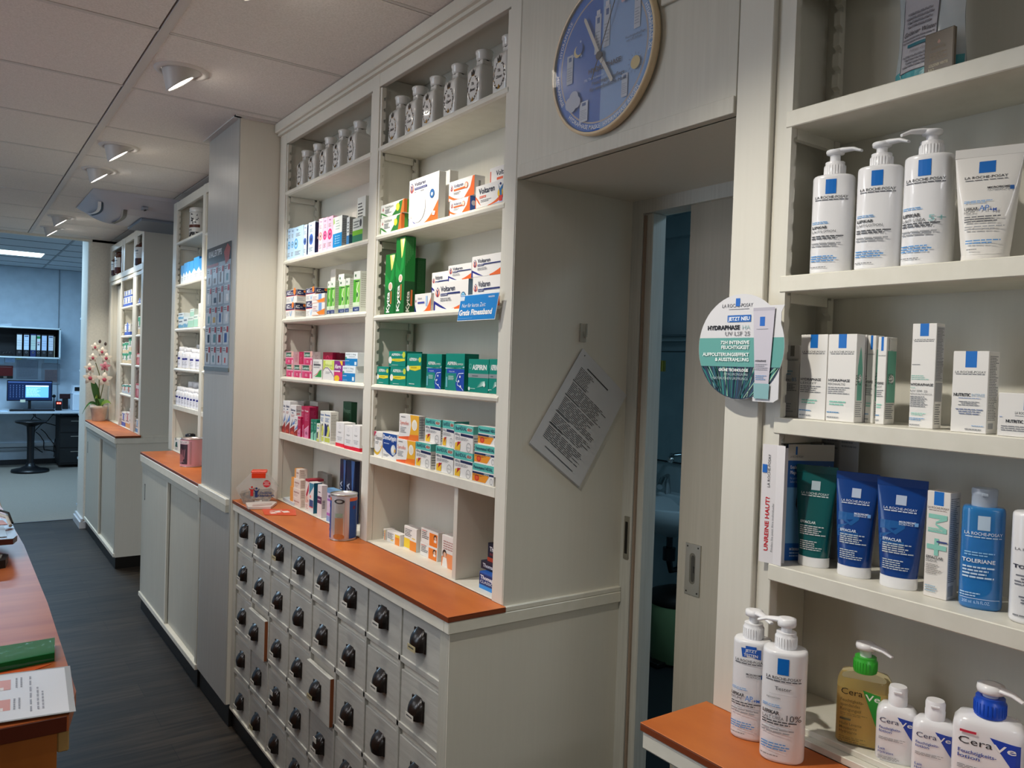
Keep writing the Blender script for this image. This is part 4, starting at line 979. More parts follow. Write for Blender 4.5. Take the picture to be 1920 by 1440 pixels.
def d_patch(b, w, d, h):
    blk(b, w, d, h, '#efeeec'); p = FR(b, w, d, h); arc_band(p, 0, .3, .18, 0, .0, K('#24308a')); arc_band(p, .3, 1, 0, .42, .16, K(ORG)); arc_band(p, .02, .36, .30, .05, .13, K('#efeeec'))
    figure(p, .10, .80, .07); p.text(.19, .84, .085, 'Voltaren', K('#2a2f55'), w=.38, bold=.01); p.rect(.20, .755, .62, .80, K(NAVY)); p.text(.22, .765, .025, 'Wirkstoff-Schmerzpflaster', K('#fff'), w=.38) if 0 else p.text(.22, .765, .022, 'Wirkstoff-Schmerzpflaster', K('#e8e8f0'), w=.38)
    p.lines(.2, .69, .55, .73, 1, K(GRYT)); p.disc(.80, .57, .075, K('#2c5f96')); p.disc(.80, .56, .03, K('#cfe3f2')); 
    p.disc(.33, .38, .26, K('#e6e4e0'), n=24); p.disc(.33, .40, .22, K('#efedea'), n=24); p.disc(.10, .22, .035, K('#f0d3cb')); p.poly([(.82, .12), (.90, .10), (.93, .18), (.85, .2)], K('#f6efe9'))
def d_patchb(b, w, d, h): blk(b, w, d, h, '#e2e0dc'); p = SR(b, w, d, h); p.rect(0, .0, .2, .25, K(ORG)); p = FR(b, w, d, h); p.rect(0, .02, .2, .3, K(ORG))
def kytta(b, w, d, h, side=True):
    blk(b, w, d, h, '#0f7a2e'); p = FR(b, w, d, h)
    p.rect(0, 0, 1, .42, K('#0d6b2b')); p.poly([(.45, .98), (.95, .98), (.9, .82), (.62, .72)], K('#e9e27a')); p.poly([(.6, .98), (.9, .98), (.8, .85)], K('#fbf7c8')); p.poly([(0, .7), (.5, .55), (.95, .95), (.9, .6), (.4, .42), (0, .5)], K('#15903a'))
    p.disc(.58, .46, .2, K('#f3ece0')); p.disc(.58, .46, .14, K('#e5b9a0')); p.rect(.62, .17, .72, .38, K('#d8743a'))
    p.text(.52, .03, .30*w/h, 'Kytta', K('#f2f4ee'), w=.34*h/w, rot=PI/2, bold=.03)
    s = SR(b, w, d, h); s.rect(0, 0, 1, .42, K('#0c4d22'))
    if side:
        s.text(.5, .02, .30*d/h, 'Kytta', K('#e9ece6'), w=.27*h/d, rot=PI/2, bold=.03); s.rect(.62, .10, .8, .31, K('#d8743a'))
        for i in range(6): s.lines(.05+.13*i, .62+.03*i, .09+.13*i, .98, 26, K('#86c48e'), fill=.5, seed=i, ragged=0)
def d_kytta(b, w, d, h): kytta(b, w, d, h, False)
def d_kytta2(b, w, d, h): kytta(b, w, d, h)
def d_kyttab(b, w, d, h):
    blk(b, w, d, h, '#0d5a26'); s = SR(b, w, d, h)
    for i in range(5): s.lines(.08+.16*i, .45, .13+.16*i, .95, 22, K('#5d9468'), fill=.5, seed=i, ragged=0)
def asp(b, w, d, h, kind):
    blk(b, w, d, h, TEAL, .3); p = FR(b, w, d, h)
    if kind in (1, 2):
        z = .70 if kind == 1 else .78; th = .16 if kind == 1 else .09
        p.text(.16, z, th, 'ASPIRIN', K('#f1f5f2'), w=.48, bold=.02); p.text(.65, z+.02, th*.55, 'PLUS', K('#f1f5f2'), w=.17); p.disc(.90, z+th*.4, .085, K('#c9d63a'))
        y0, y1 = (.32, .50) if kind == 1 else (.48, .62); p.poly([(.16, y0+.04), (.2, y1), (.97, y1+.02), (.97, y0+.06), (.6, y0)], K('#e8d929')); p.disc(.10, (y0+y1)/2, .10, K('#e9efe6')); p.rect(.3, y0+.08, .7, y0+.12, K('#b8a81e')); p.lines(.2, .06, .6, .12, 1, K('#cfe6dc'))
        p.disc(.08, z+.08, .05, K('#2fa08e'))
    if kind == 3:
        p.poly([(.08, 0), (1, 0), (1, .58), (.08, .58)], K('#1746ad')); p.poly([(0, 0), (.62, 0), (.55, .2), (.66, .3), (.58, .40), (.6, .48), (0, .46)], K('#13897c'))
        p.poly([(.0, .585), (1, .62), (1, .66), (.8, .60), (.0, .61)], K('#b9cfe0')); p.text(.10, .69, .09, 'ASPIRIN', K('#f1f5f2'), w=.48, bold=.02); p.text(.60, .69, .05, 'COMPLEX', K('#f1f5f2'), w=.34)
        p.text(.2, .50, .035, 'Heissgetraenk', K('#dfe6f6'), w=.3); p.rect(.2, .47, .62, .485, K('#3f78d8')); p.lines(.18, .28, .48, .40, 4, K('#cfeae4'), seed=8); p.rect(.05, .08, .14, .36, K('#6fb8c4'))
        pts = [(.98, .48), (.72, .46), (.66, .38), (.60, .27), (.68, .24), (.67, .16), (.86, .10), (.98, .02)]
        for i in range(len(pts)-1):
            (x0, y0), (x1, y1) = pts[i], pts[i+1]; dx, dy = x1-x0, y1-y0; l = math.hypot(dx, dy); nx, ny = -dy/l*.010, dx/l*.010
            p.poly([(x0-nx, y0-ny), (x1-nx, y1-ny), (x1+nx, y1+ny), (x0+nx, y0+ny)], K('#dfe8fb')); p.k -= 1
        p.k += 1
        for (cx, cy) in ((.80, .38), (.74, .26), (.84, .12)): p.disc(cx, cy, .035, K('#f5f8ff'), n=10)
        s = SR(b, w, d, h); s.lines(.1, .1, .4, .95, 30, K('#3ba090'), seed=2, ragged=.2)
    if kind == 4:
        p.rect(0, .44, 1, .56, K('#8f999c')); p.text(.2, .68, .15, 'ASPIRIN', K('#f6f8f6'), w=.70, bold=.03); p.disc(.1, .78, .07, K('#6fb8aa')); p.disc(.1, .78, .05, K(TEAL)); p.rect(.2, .48, .5, .51, K('#5d6a6e'))
        for i in range(6): p.poly([(.85, .22+.02*i), (.42+.04*i, .14+.035*i), (.85, .25+.02*i)], K('#bfe6dc'))
        p.disc(.82, .24, .055, K('#eefaf4')); p.disc(.08, .10, .05, K('#d8efe8')); p.lines(.15, .09, .4, .13, 1, K('#cfe6dc'))
def d_asp1(b, w, d, h): asp(b, w, d, h, 1)
def d_asp2(b, w, d, h): asp(b, w, d, h, 2)
def d_asp3(b, w, d, h): asp(b, w, d, h, 3)
def d_asp4(b, w, d, h): asp(b, w, d, h, 4)
def d_asp3b(b, w, d, h):
    blk(b, w, d, h, '#0d7f70', .35); p = FR(b, w, d, h); p.poly([(0, .3), (.5, .95), (.6, .6), (.55, .0), (0, 0)], K('#49c0b8')); p.rect(0, .45, .6, .55, K('#2e4fc0')); p.poly([(.0, .1), (.3, .3), (.5, .2), (.2, .02)], K('#a8dcd8'))
def d_gripp(b, w, d, h):
    blk(b, w, d, h, W1); p = FR(b, w, d, h); arc_band(p, 0, 1, .28, .52, .22, K('#e3b62a')); arc_band(p, 0, 1, .16, .42, .22, K(W1)); p.disc(.8, .5, .12, K('#d9b23a'), ring=.12); p.text(.14, .68, .17, 'Grippostad', K('#3b3f52'), w=.8); p.lines(.15, .5, .6, .62, 2, K(GRYT)); p.poly([(0, 1), (.25, 1), (0, .78)], K('#d0205a'))
    s = SR(b, w, d, h); s.lines(.2, .2, .8, .8, 6, K(GRYT))
def d_dore(b, w, d, h):
    blk(b, w, d, h, W1); p = FR(b, w, d, h); p.rect(.0, .66, 1, .98, K('#1b4f9c')); arc_band(p, 0, 1, .62, .62, .55, K('#e9e8e4')) if 0 else None
    p.poly([(0, .7), (1, .7), (1, .28), (.75, .12), (.3, .25), (0, .42)], K('#153f8e')); p.text(.04, .74, .17, 'DoreGrippin', K('#f2f4f8'), w=.92, bold=.03); p.lines(.1, .56, .5, .62, 1, K('#c9d6ee'))
    p.disc(.78, .38, .17, K('#c9d3dc')); p.disc(.74, .40, .11, K('#f2efe6')); p.disc(.90, .36, .06, K('#d9a23a')); p.lines(.1, .08, .5, .18, 2, K(GRYT))
def d_symo(b, w, d, h):
    blk(b, w, d, h, W1); p = FR(b, w, d, h); p.poly([(.52, 0), (1, 0), (1, 1), (.56, 1), (.62, .6)], K('#eeb22c')); p.poly([(.50, .0), (1, 0), (1, .26), (.56, .22)], K('#ee7a22')); p.poly([(0, 0), (.5, 0), (.54, .16), (0, .07)], K('#e9602c')) 
    p.disc(.79, .62, .13, K('#f7f3e6')); p.disc(.79, .60, .09, K('#ece6d4')); p.text(.06, .58, .16, 'Symofen', K('#e07a6a'), w=.44); p.lines(.08, .25, .42, .5, 4, K(GRYT), seed=4); p.lines(.1, .86, .35, .92, 1, K(INKC))
    s = SR(b, w, d, h); s.rect(.3, .15, .6, .95, K('#c9c9cc')); s.lines(.1, .1, .9, .9, 8, K('#a3a3a8'), seed=3)
def d_ibu(b, w, d, h):
    blk(b, w, d, h, W1); p = FR(b, w, d, h); p.rect(0, .70, 1, 1, K(TURQ)); p.poly([(.35, .58), (1, .56), (1, .66), (.35, .68)], K('#1a2450')); p.text(.07, .80, .14, 'IbuHEXAL', K('#1f3c5c'), w=.60, bold=.02)
    p.text(.70, .81, .12, 'akut', K('#e2483a'), w=.24, bold=.02); p.disc(.82, .86, .16, K('#d8efe9'), ry=.09, ring=.12); p.text(.05, .585, .10, '400mg', K('#1f3c5c'), w=.26)
    p.lines(.08, .42, .9, .54, 3, K(GRYT), seed=6); p.poly([(.06, .04), (.34, .04), (.36, .26), (.28, .36), (.08, .30)], K('#efbf2e')); p.poly([(.17, .14), (.40, .38), (.30, .36), (.22, .36)], K('#b8202c')); p.poly([(.22, .20), (.20, .34), (.27, .34)], K('#b8202c'))
    p.disc(.80, .20, .12, K('#74787e'), ry=.17, ring=.10); p.text(.72, .17, .05, 'HEXAL', K('#6d7176'), w=.16)
    s = SR(b, w, d, h); s.rect(0, .7, 1, 1, K(TURQ)); s.lines(.15, .1, .85, .6, 5, K(GRYT))
def d_para(b, w, d, h):
    blk(b, w, d, h, W1); p = FR(b, w, d, h); p.rect(0, .62, 1, 1, K(TURQ)); p.rect(0, .45, 1, .56, K('#1d2c58')); p.poly([(0, .06), (.62, .06), (.8, .45), (0, .45)], K('#ef9a28')); p.disc(.22, .25, .11, K('#d9382a'), ry=.17); p.disc(.22, .25, .06, K('#e8602a'), ry=.10)
    p.text(.05, .72, .17, 'Paracetamol HEXAL', K('#1f3c5c'), w=.90, bold=.015); p.text(.55, .46, .12, '500mg', K('#d8f0ee'), w=.25); p.lines(.05, .34, .6, .43, 2, K('#8a5a20')); p.disc(.90, .2, .06, K('#74787e'), ry=.16, ring=.14)
def rat(b, w, d, h, k):
    blk(b, w, d, h, W1); p = FR(b, w, d, h)
    if k == 1: p.rect(.62, .0, .97, .66, K('#ee8a26')); p.rect(.62, .66, .97, .9, K('#f2c62e')); p.lines(.06, .30, .55, .85, 5, K(INKC), seed=3); p.rect(.3, .2, .5, .28, K('#e9c63a'))
    if k == 2: p.rect(.0, .04, .48, .46, K('#f4cf2e')); p.rect(.48, .0, 1, .42, K('#ee8a26')); p.lines(.06, .55, .7, .9, 5, K(INKC), seed=4); p.rect(.65, .52, .9, .56, K('#e9c63a'))
    if k == 3: p.rect(.50, .0, .97, .84, K('#ee7f22')); p.disc(.84, .60, .09, K('#3a2c28')); p.disc(.85, .56, .06, K('#e2b495')); p.rect(.78, .3, .92, .46, K('#e9e6e2')); p.lines(.06, .3, .46, .9, 5, K(INKC), seed=5); p.rect(.06, .82, .3, .88, K('#d98a80'))
    if k == 4: p.poly([(0, 0), (1, 0), (1, .45), (.3, .45), (.0, .3)], K('#f0935a')); p.disc(.18, .42, .13, K('#3a2c28')); p.disc(.2, .38, .09, K('#e2b495')); p.poly([(.05, 0), (.4, 0), (.32, .3), (.1, .3)], K('#f4f0ea')); p.lines(.1, .55, .9, .85, 4, K('#b78a84'), seed=6)
def d_rat1(b, w, d, h): rat(b, w, d, h, 1)
def d_rat2(b, w, d, h): rat(b, w, d, h, 2)
def d_rat3(b, w, d, h): rat(b, w, d, h, 3)
def d_rat4(b, w, d, h): rat(b, w, d, h, 4)
def d_thom(b, w, d, h):
    blk(b, w, d, h, '#1f55a8'); p = FR(b, w, d, h); p.rect(0, 0, 1, .24, K('#2f8ad8')); p.rect(0, .24, 1, .9, K('#17336f')); p.text(.05, .60, .22, 'Thomapyrin', K('#eef0f6'), w=1.5*.6, bold=.03); p.text(.05, .36, .16, 'CLASSIC', K('#eef0f6'), w=.6)
def d_thom2(b, w, d, h): blk(b, w, d, h, '#1b2238'); p = FR(b, w, d, h); p.text(.1, .3, .45, 'Thomapyrin', K('#d8dce6'), w=.8, bold=.02)
def d_thom3(b, w, d, h): blk(b, w, d, h, '#151d33'); p = FR(b, w, d, h); p.text(.1, .58, .24, 'Thomapyrin', K('#e6e8ee'), w=.85, bold=.02); p.text(.12, .34, .14, 'INTENSIV', K('#9c3038'), w=.5); p.rect(0, 0, 1, .22, K('#b3432c'))
def eye(b, w, d, h, base, e1, e2, side=None):
    blk(b, w, d, h, base); p = FR(b, w, d, h); r = min(.4, .022/w); p.disc(.45 if w < .08 else .22, .46, r, K(e1), n=20); p.disc(.45 if w < .08 else .22, .46, r*.66, K(e2), n=16); p.disc(.45 if w < .08 else .22, .46, r*.28, K('#3a2030' if 'e' in e1[:2] else '#17304c'), n=12)
    p.text(.25, .88, .05, 'Hylo', K('#3a4a8a'), w=min(.5, .02/w)); p.lines(.2, .68, .7, .80, 3, K(GRYT)); p.lines(.15, .08, .8, .22, 3, K(GRYT), seed=3)
    if side:
        s = SR(b, w, d, h); s.rect(0, .02, 1, .97, K(side)); s.rect(.4, .45, .6, .52, K('#e8ecf6'))
def d_eyeb(b, w, d, h): eye(b, w, d, h, '#b4d6f2', '#5aa2dc', '#9ccdf0')
def d_eyen(b, w, d, h): eye(b, w, d, h, '#c6def0', '#3c62b4', '#2f4f94', side='#16245c')
def d_eyep(b, w, d, h): eye(b, w, d, h, '#f6c8d8', '#f08a86', '#f4b0a8')
def d_eyeq(b, w, d, h): eye(b, w, d, h, '#f4bcd4', '#e2246c', '#e86a9c')
def d_tea(b, w, d, h):
    blk(b, w, d, h, '#e9eeea'); p = FR(b, w, d, h); p.rect(0, 0, 1, .45, K('#0a86c8')); p.poly([(.0, .92), (.12, .99), (.2, .8), (.05, .75)], K('#a8cc7a')); p.lines(.3, .55, .8, .9, 4, K('#9fb8b0'), seed=2, fill=.3)
    for i in range(4): p.disc(.3, .36-.08*i, .035, K('#bfe4f6')); p.rect(.4, .345-.08*i, .8, .365-.08*i, K('#8fd0f0'))
    s = SR(b, w, d, h); s.rect(0, 0, 1, 1, K('#a6aaae')); s.lines(.1, .1, .9, .9, 14, K('#63676c'), seed=2)
def d_tean(b, w, d, h): 
    blk(b, w, d, h, '#dfe6e6'); p = FR(b, w, d, h); p.rect(0, 0, 1, .32, K('#3c7fb8')); p.lines(.3, .4, .8, .85, 4, K('#5a646c')); s = SR(b, w, d, h); s.rect(0, .35, 1, 1, K('#a9a9a6')); s.rect(0, 0, 1, .35, K('#22586e')); s.lines(.1, .4, .9, .95, 8, K('#7c7e80'))
def d_green1(b, w, d, h): blk(b, w, d, h, '#e6ebe2'); p = FR(b, w, d, h); p.rect(0, .28, 1, .48, K('#79c22c')); p.rect(0, 0, 1, .28, K('#2f7f60')); p.lines(.1, .55, .7, .9, 3, K('#7c8480')); p.disc(.8, .75, .1, K('#4a4e50'), ry=.16)
def d_green2(b, w, d, h): blk(b, w, d, h, '#e6e9e2'); p = FR(b, w, d, h); p.rect(0, .22, 1, .36, K('#79c22c')); p.rect(0, 0, 1, .22, K('#246a3a')); p.lines(.1, .4, .8, .9, 8, K(INKC), seed=2)
def d_wback(b, w, d, h): blk(b, w, d, h, '#e4e0d6'); s = SR(b, w, d, h); s.lines(.1, .1, .9, .9, 14, K('#cbc6ba'), seed=9); p = FR(b, w, d, h); p.lines(.2, .4, .8, .6, 3, K('#b9bdc6'))
def d_acc(b, w, d, h):
    blk(b, w, d, h, W1); p = FR(b, w, d, h); p.rect(0, .56, 1, .98, K('#1b2358')); p.rect(0, .52, 1, .56, K('#c83a4a')); p.text(.08, .66, .24, 'ACC', K('#f4f4f8'), w=.34, bold=.04); p.text(.45, .74, .10, 'akut', K('#f4f4f8'), w=.2); p.disc(.80, .86, .12, K('#ef7f2a')); p.lines(.45, .62, .8, .70, 1, K('#cfd2e6'))
    p.poly([(.45, .45), (.55, .1), (.62, .1), (.75, .48), (.66, .44), (.58, .2), (.52, .42)], K('#9cc2e8')); p.lines(.08, .1, .4, .4, 3, K('#b8bcc4'))
    s = SR(b, w, d, h); s.rect(.04, .56, 1, .98, K('#1b2358')); s.text(.1, .66, .22, 'ACC', K('#f4f4f8'), w=.36, bold=.04); s.text(.5, .70, .10, 'akut', K('#f4f4f8'), w=.22); s.disc(.88, .86, .12, K('#ef7f2a')); s.rect(.04, .50, 1, .56, K('#e9a08a')); s.lines(.1, .15, .9, .4, 3, K('#b8bcc4'))
def d_swoo(b, w, d, h):
    blk(b, w, d, h, W1); p = FR(b, w, d, h); p.rect(.52, .35, .76, .98, K('#7aa4dc')); p.poly([(.35, .25), (1, .5), (1, .0), (.55, .05)], K('#ee8826')); p.poly([(.3, .3), (.7, .42), (.35, .36)], K('#4a7fc0')); p.lines(.08, .3, .4, .8, 3, K('#d3aab0')); p.rect(0, .0, 1, .05, K('#f0b49a'))
def d_gin(b, w, d, h):
    blk(b, w, d, h, '#e6ece2'); p = FR(b, w, d, h); p.rect(0, .14, 1, .80, K('#8ed05e')); p.poly([(0, .2), (.45, .2), (.4, .8), (0, .8)], K('#4fae2e')); p.poly([(.8, .78), (.45, .55), (.7, .42), (.4, .22), (.5, .22), (.85, .42), (.6, .56), (.92, .78)], K('#d8f0c0')); p.disc(.62, .42, .13, K('#2c6a3a'), ry=.06)
    p.disc(.3, .90, .1, K('#2f6a3a'), ry=.035); p.rect(.3, .74, .9, .77, K('#20592c')); p.rect(0, .14, 1, .24, K('#d5ecc6')); p.rect(.02, .02, .98, .12, K('#1c3a78')); p.text(.3, .04, .05, 'RatGiC', K('#dfe6f2'), w=.55)
    s = SR(b, w, d, h); s.lines(.1, .1, .9, .95, 16, K('#c4c8ba'), seed=4)
def d_lora(b, w, d, h):
    blk(b, w, d, h, '#e8a9bd'); p = FR(b, w, d, h); p.rect(.05, .58, .97, .95, K('#1f5c48')); p.text(.08, .66, .2, 'Lorano', K('#cfeee0'), w=.6, bold=.03); p.disc(.84, .80, .13, K('#e8b8a8')); p.rect(.05, .0, .97, .48, K('#e0407c')); p.poly([(.2, .0), (.78, .0), (.72, .42), (.3, .42)], K('#d22a68')); p.lines(.35, .12, .65, .34, 2, K('#f8d0de'), seed=2); p.rect(.82, .0, .92, .34, K('#fbe9ef'))
    s = SR(b, w, d, h); s.rect(0, 0, 1, 1, K('#e9d9dc')); s.lines(.3, .2, .7, .8, 5, K('#c9a8b0'))
def d_mag(b, w, d, h): blk(b, w, d, h, '#b01048'); p = FR(b, w, d, h); p.disc(.5, .7, .2, K('#e05a88'), ring=.2); p.text(.62, .1, .3*w/h, 'LoranoPro', K('#e8799c'), w=.5*h/w, rot=PI/2)
def d_dred(b, w, d, h): blk(b, w, d, h, '#6e0a26'); p = FR(b, w, d, h); p.disc(.3, .6, .12, K('#9a3050'), ring=.2); p.disc(.7, .6, .12, K('#9a3050'), ring=.2)
def d_wgreen(b, w, d, h): blk(b, w, d, h, W1); p = FR(b, w, d, h); p.poly([(.2, .1), (.95, .1), (.95, .5), (.7, .42), (.45, .2)], K('#2f9a4a')); p.poly([(.05, .12), (.5, .3), (.95, .62), (.5, .22)], K('#e08a8a')); p.lines(.1, .55, .9, .9, 4, K(GRYT), seed=2); p.rect(.1, .7, .85, .76, K(INKC))
def d_lime(b, w, d, h):
    blk(b, w, d, h, W1); p = FR(b, w, d, h); p.rect(0, .5, 1, .97, K('#cfdf5a')); p.rect(.2, .62, .8, .95, K('#e3ee9c')); arc_band(p, 0, .75, .45, .5, -.15, K(W1)); p.poly([(.0, .46), (.2, .62), (.45, .62), (.8, .4), (1, .2), (1, .16), (.8, .34), (.45, .57), (.2, .58), (.0, .42)], K('#7a5a8e')); p.text(.15, .68, .12, 'Allergo', K('#b8cc6a'), w=.7, bold=.02); p.lines(.25, .3, .75, .42, 2, K(GRYT))
def d_purp(b, w, d, h):
    blk(b, w, d, h, '#8c2a86'); p = FR(b, w, d, h); p.rect(0, .05, 1, .45, K('#d0306e')); p.poly([(.65, 1), (1, 1), (1, .78), (.85, .8)], K('#f2c62e')); p.disc(.35, .12, .32, K('#f2c62e'), ry=.16); p.text(.08, .62, .2, 'Allergo', K('#f6eef4'), w=.75, bold=.03); p.rect(.05, .45, .75, .52, K('#f0e0ea'))
def d_bluw(b, w, d, h): blk(b, w, d, h, '#e4edf2'); p = FR(b, w, d, h); p.rect(.0, .02, 1, .55, K('#0a7cc0')); p.text(.06, .80, .11, 'ADGC C 10mg', K('#4b6470'), w=.8); p.rect(.3, .66, .8, .70, K('#9fb6c0')); p.disc(.08, .58, .07, K('#3f9a7a'), ry=.1); p.rect(.78, .08, .94, .32, K('#dcebf4')); p.rect(.05, .36, .35, .39, K('#d8ecf6')); p.rect(.05, .08, .4, .11, K('#8cc4e4'))
def d_cold(b, w, d, h):
    blk(b, w, d, h, '#e9e8e8'); p = FR(b, w, d, h); p.poly([(0, 0), (1, 0), (1, .36), (0, .18)], K('#9c1f26')); p.poly([(0, .18), (.5, .28), (1, .36), (1, .39), (.5, .31), (0, .21)], K('#efe4e0')); p.poly([(.1, .24), (.5, .55), (.35, .3)], K('#24305e')); p.poly([(.35, .32), (1, .40), (1, .6), (.7, .46)], K('#5a86cc')); p.text(.12, .80, .07, 'Silomat', K('#2c3c66'), w=.75, bold=.02); p.rect(.3, .72, .6, .75, K('#40507a')); p.lines(.2, .60, .8, .68, 2, K('#c07a70')); p.poly([(.1, .05), (.5, .14), (.9, .05), (.5, .02)], K('#c84a3a'))
    s = SR(b, w, d, h); s.text(.1, .80, .07, 'Silomat', K('#2c3c44'), w=.7); s.rect(.1, .70, .7, .73, K('#c03038')); s.disc(.5, .5, .2, K('#4b4b4b'), ring=.2)
def d_colds(b, w, d, h): d_cold(b, w, d, h)
def d_coldb(b, w, d, h): blk(b, w, d, h, '#b3b0a8'); p = FR(b, w, d, h); p.lines(.1, .2, .9, .9, 9, K('#94908a'), seed=8)
def d_magt(b, w, d, h):
    blk(b, w, d, h, '#b8124e'); p = FR(b, w, d, h); p.poly([(.1, .0), (.9, .0), (.9, .40), (.1, .24)], K('#e58ab0')); p.poly([(.1, .24), (.9, .4), (.9, .42), (.1, .26)], K('#f6d8e4')); p.text(.1, .84, .06, 'Prospan', K('#f4e4ea'), w=.7, bold=.02); p.lines(.15, .55, .8, .78, 5, K('#d86a94'), seed=3); p.disc(.5, .16, .2, K('#b05a80'), ry=.05)
    s = SR(b, w, d, h); s.lines(.1, .3, .9, .9, 12, K('#d0487c'), seed=5)
def d_mags(b, w, d, h): d_magt(b, w, d, h)
def d_tealt(b, w, d, h): blk(b, w, d, h, '#147a60'); p = FR(b, w, d, h); p.poly([(.1, .0), (.9, .0), (.9, .42), (.1, .30)], K('#8fcfb8')); p.text(.15, .80, .07, 'Otri', K('#dff2ea'), w=.5); p.lines(.2, .5, .8, .72, 3, K('#6fc0a6'))
def d_yel(b, w, d, h): blk(b, w, d, h, '#e8ebe2'); p = FR(b, w, d, h); p.poly([(.1, .2), (.5, .2), (.5, .55), (.1, .5)], K('#1d2c5e')); p.poly([(.45, .2), (.75, .2), (.7, .6), (.5, .55)], K('#dfe06a')); p.rect(.05, .02, .9, .16, K('#d9df7a')); p.rect(.2, .72, .8, .78, K('#5a80b0')); p.rect(.3, .85, .8, .92, K('#b8c46a'))
def d_yelt(b, w, d, h):
    blk(b, w, d, h, '#ebebe4'); p = FR(b, w, d, h); p.poly([(.05, .22), (.9, .22), (.9, .42), (.3, .6), (.05, .62)], K('#1a2b66')); p.poly([(.35, .22), (.75, .2), (.9, .45), (.7, .58), (.5, .56), (.55, .4)], K('#d8dc5e')); p.disc(.6, .57, .1, K('#2a2418'), ry=.04); p.rect(.1, .04, .95, .18, K('#ccd45a')); p.text(.1, .86, .06, 'Mucosolvan', K('#3a6ab0'), w=.8, bold=.02); p.lines(.15, .66, .85, .80, 3, K('#6c88b8'), seed=3)
    s = SR(b, w, d, h); s.lines(.08, .1, .92, .92, 17, K('#a9a79e'), seed=5)
def d_redb(b, w, d, h): blk(b, w, d, h, '#eae9e8'); b.box(-w/2-.0003, w/2+.0003, -d/2-.0003, d/2+.0003, 0, h*.14, K('#e2203a')); p = FR(b, w, d, h); p.lines(.25, .55, .7, .62, 2, K(INKC), al='c'); p.lines(.15, .25, .85, .42, 3, K('#a9abb2'), al='c', seed=4); p.disc(.5, .82, .10, K('#c9c9cc'), ring=.2)
def d_dgreen(b, w, d, h): blk(b, w, d, h, '#10482c'); p = FR(b, w, d, h); p.text(.1, .74, .1, 'Prostagutt', K('#7fa68c'), w=.8); p.lines(.1, .2, .8, .6, 4, K('#39694e'), fill=.2)
def d_aspo(b, w, d, h):
    blk(b, w, d, h, '#ecdfd4'); b.box(-w/2-.0003, -w/2+w*.30, -d/2-.0003, d/2+.0003, -.0, h+.0003, K('#e9a04e')); p = FR(b, w, d, h); p.text(.38, .5, .25, 'aspecton', K('#9a5a50'), w=.5, bold=.02); p.lines(.38, .15, .8, .38, 2, K('#c9a8a0'))
    s = SR(b, w, d, h); s.lines(.2, .1, .8, .9, 4, K('#cdb9b0'), seed=2)
def d_rose(b, w, d, h): blk(b, w, d, h, '#eadfd8'); b.box(-w/2-.0003, w/2+.0003, -d/2-.0003, d/2+.0003, h*.93, h+.0003, K('#a82a3c')); p = FR(b, w, d, h); p.poly([(.2, .5), (.9, .9), (.9, .65), (.5, .45), (.9, .3), (.6, .3)], K('#b8324a')); p.rect(.1, .25, .7, .45, K('#e0b8a8')); p.lines(.2, .05, .8, .2, 3, K('#c08a80'))
def d_tealb(b, w, d, h):
    blk(b, w, d, h, '#e2e2e2'); b.box(w/2-.001, w/2+.0003, -d/2-.0003, d/2, 0, h, K('#0f5a78')); p = FR(b, w, d, h); p.rect(0, .55, 1, .97, K('#3f8aa8')); p.poly([(.0, .55), (1, .9), (1, .5), (.5, .45)], K('#e8e8e6')); p.disc(.3, .52, .16, K('#e88a86'), ry=.05); p.rect(.1, .2, .9, .42, K('#2c4f86')); p.rect(.1, .17, .9, .2, K('#c83040'))
    s = SR(b, w, d, h); s.rect(0, .22, .6, .62, K('#d8dade'))
def d_purw(b, w, d, h):
    blk(b, w, d, h, '#e4dfe2'); p = FR(b, w, d, h); p.rect(0, .42, 1, .64, K('#5a2a5a')); p.rect(.2, .76, .7, .79, K(INKC)); p.lines(.1, .5, .8, .58, 1, K('#d8c8d8')); s = SR(b, w, d, h)
    for i in range(6): s.rect(.15, .28+.045*i, .6, .30+.045*i, K('#3a3c4c'))
def d_lav(b, w, d, h): blk(b, w, d, h, '#d5cbe6'); b.box(-w/2-.0003, w/2+.0003, -d/2-.0003, d/2+.0003, h*.86, h+.0003, K('#6fa0cc')); p = FR(b, w, d, h); p.text(.1, .72, .11, 'vividrin', K('#1f1c4c'), w=.8, bold=.05); p.rect(.05, .62, .95, .69, K('#9a6ac0')); p.poly([(.45, .3), (.8, .6), (.75, .6), (.42, .33)], K('#8c90b8')); p.rect(0, .18, 1, .26, K('#b06ac0')); p.rect(0, 0, 1, .16, K('#8fb0e0'))
def d_noz(b, w, d, h): blk(b, w, d, h, '#10204c', .25); p = FR(b, w, d, h); p.poly([(.45, 0), (.9, 0), (.8, .5), (.95, 1), (.55, 1), (.7, .5)], K('#4a7ac0', .3)); p.text(.40, .08, .30*w/h, 'MOMETA', K('#d9dfe8'), w=.55*h/w, rot=PI/2, bold=.04); p.text(.75, .02, .25*w/h, 'Nase', K('#c8d4ec'), w=.25*h/w, rot=PI/2)
def d_gpack(b, w, d, h): blk(b, w, d, h, '#8f8d88'); p = FR(b, w, d, h); p.lines(.1, .2, .9, .8, 6, K('#77756f'))
def d_blub(b, w, d, h): blk(b, w, d, h, '#e3e8ea'); b.box(-w/2-.0004, w/2+.0004, -d/2-.0004, d/2+.0004, h*.55, h+.0003, K('#2c8fd4')); p = FR(b, w, d, h); p.poly([(0, .55), (.5, .35), (1, .55)], K('#2c8fd4')); p.rect(.2, .75, .8, .82, K('#d8ecf8')); p.lines(.2, .1, .8, .3, 2, K('#a8b0b4'))
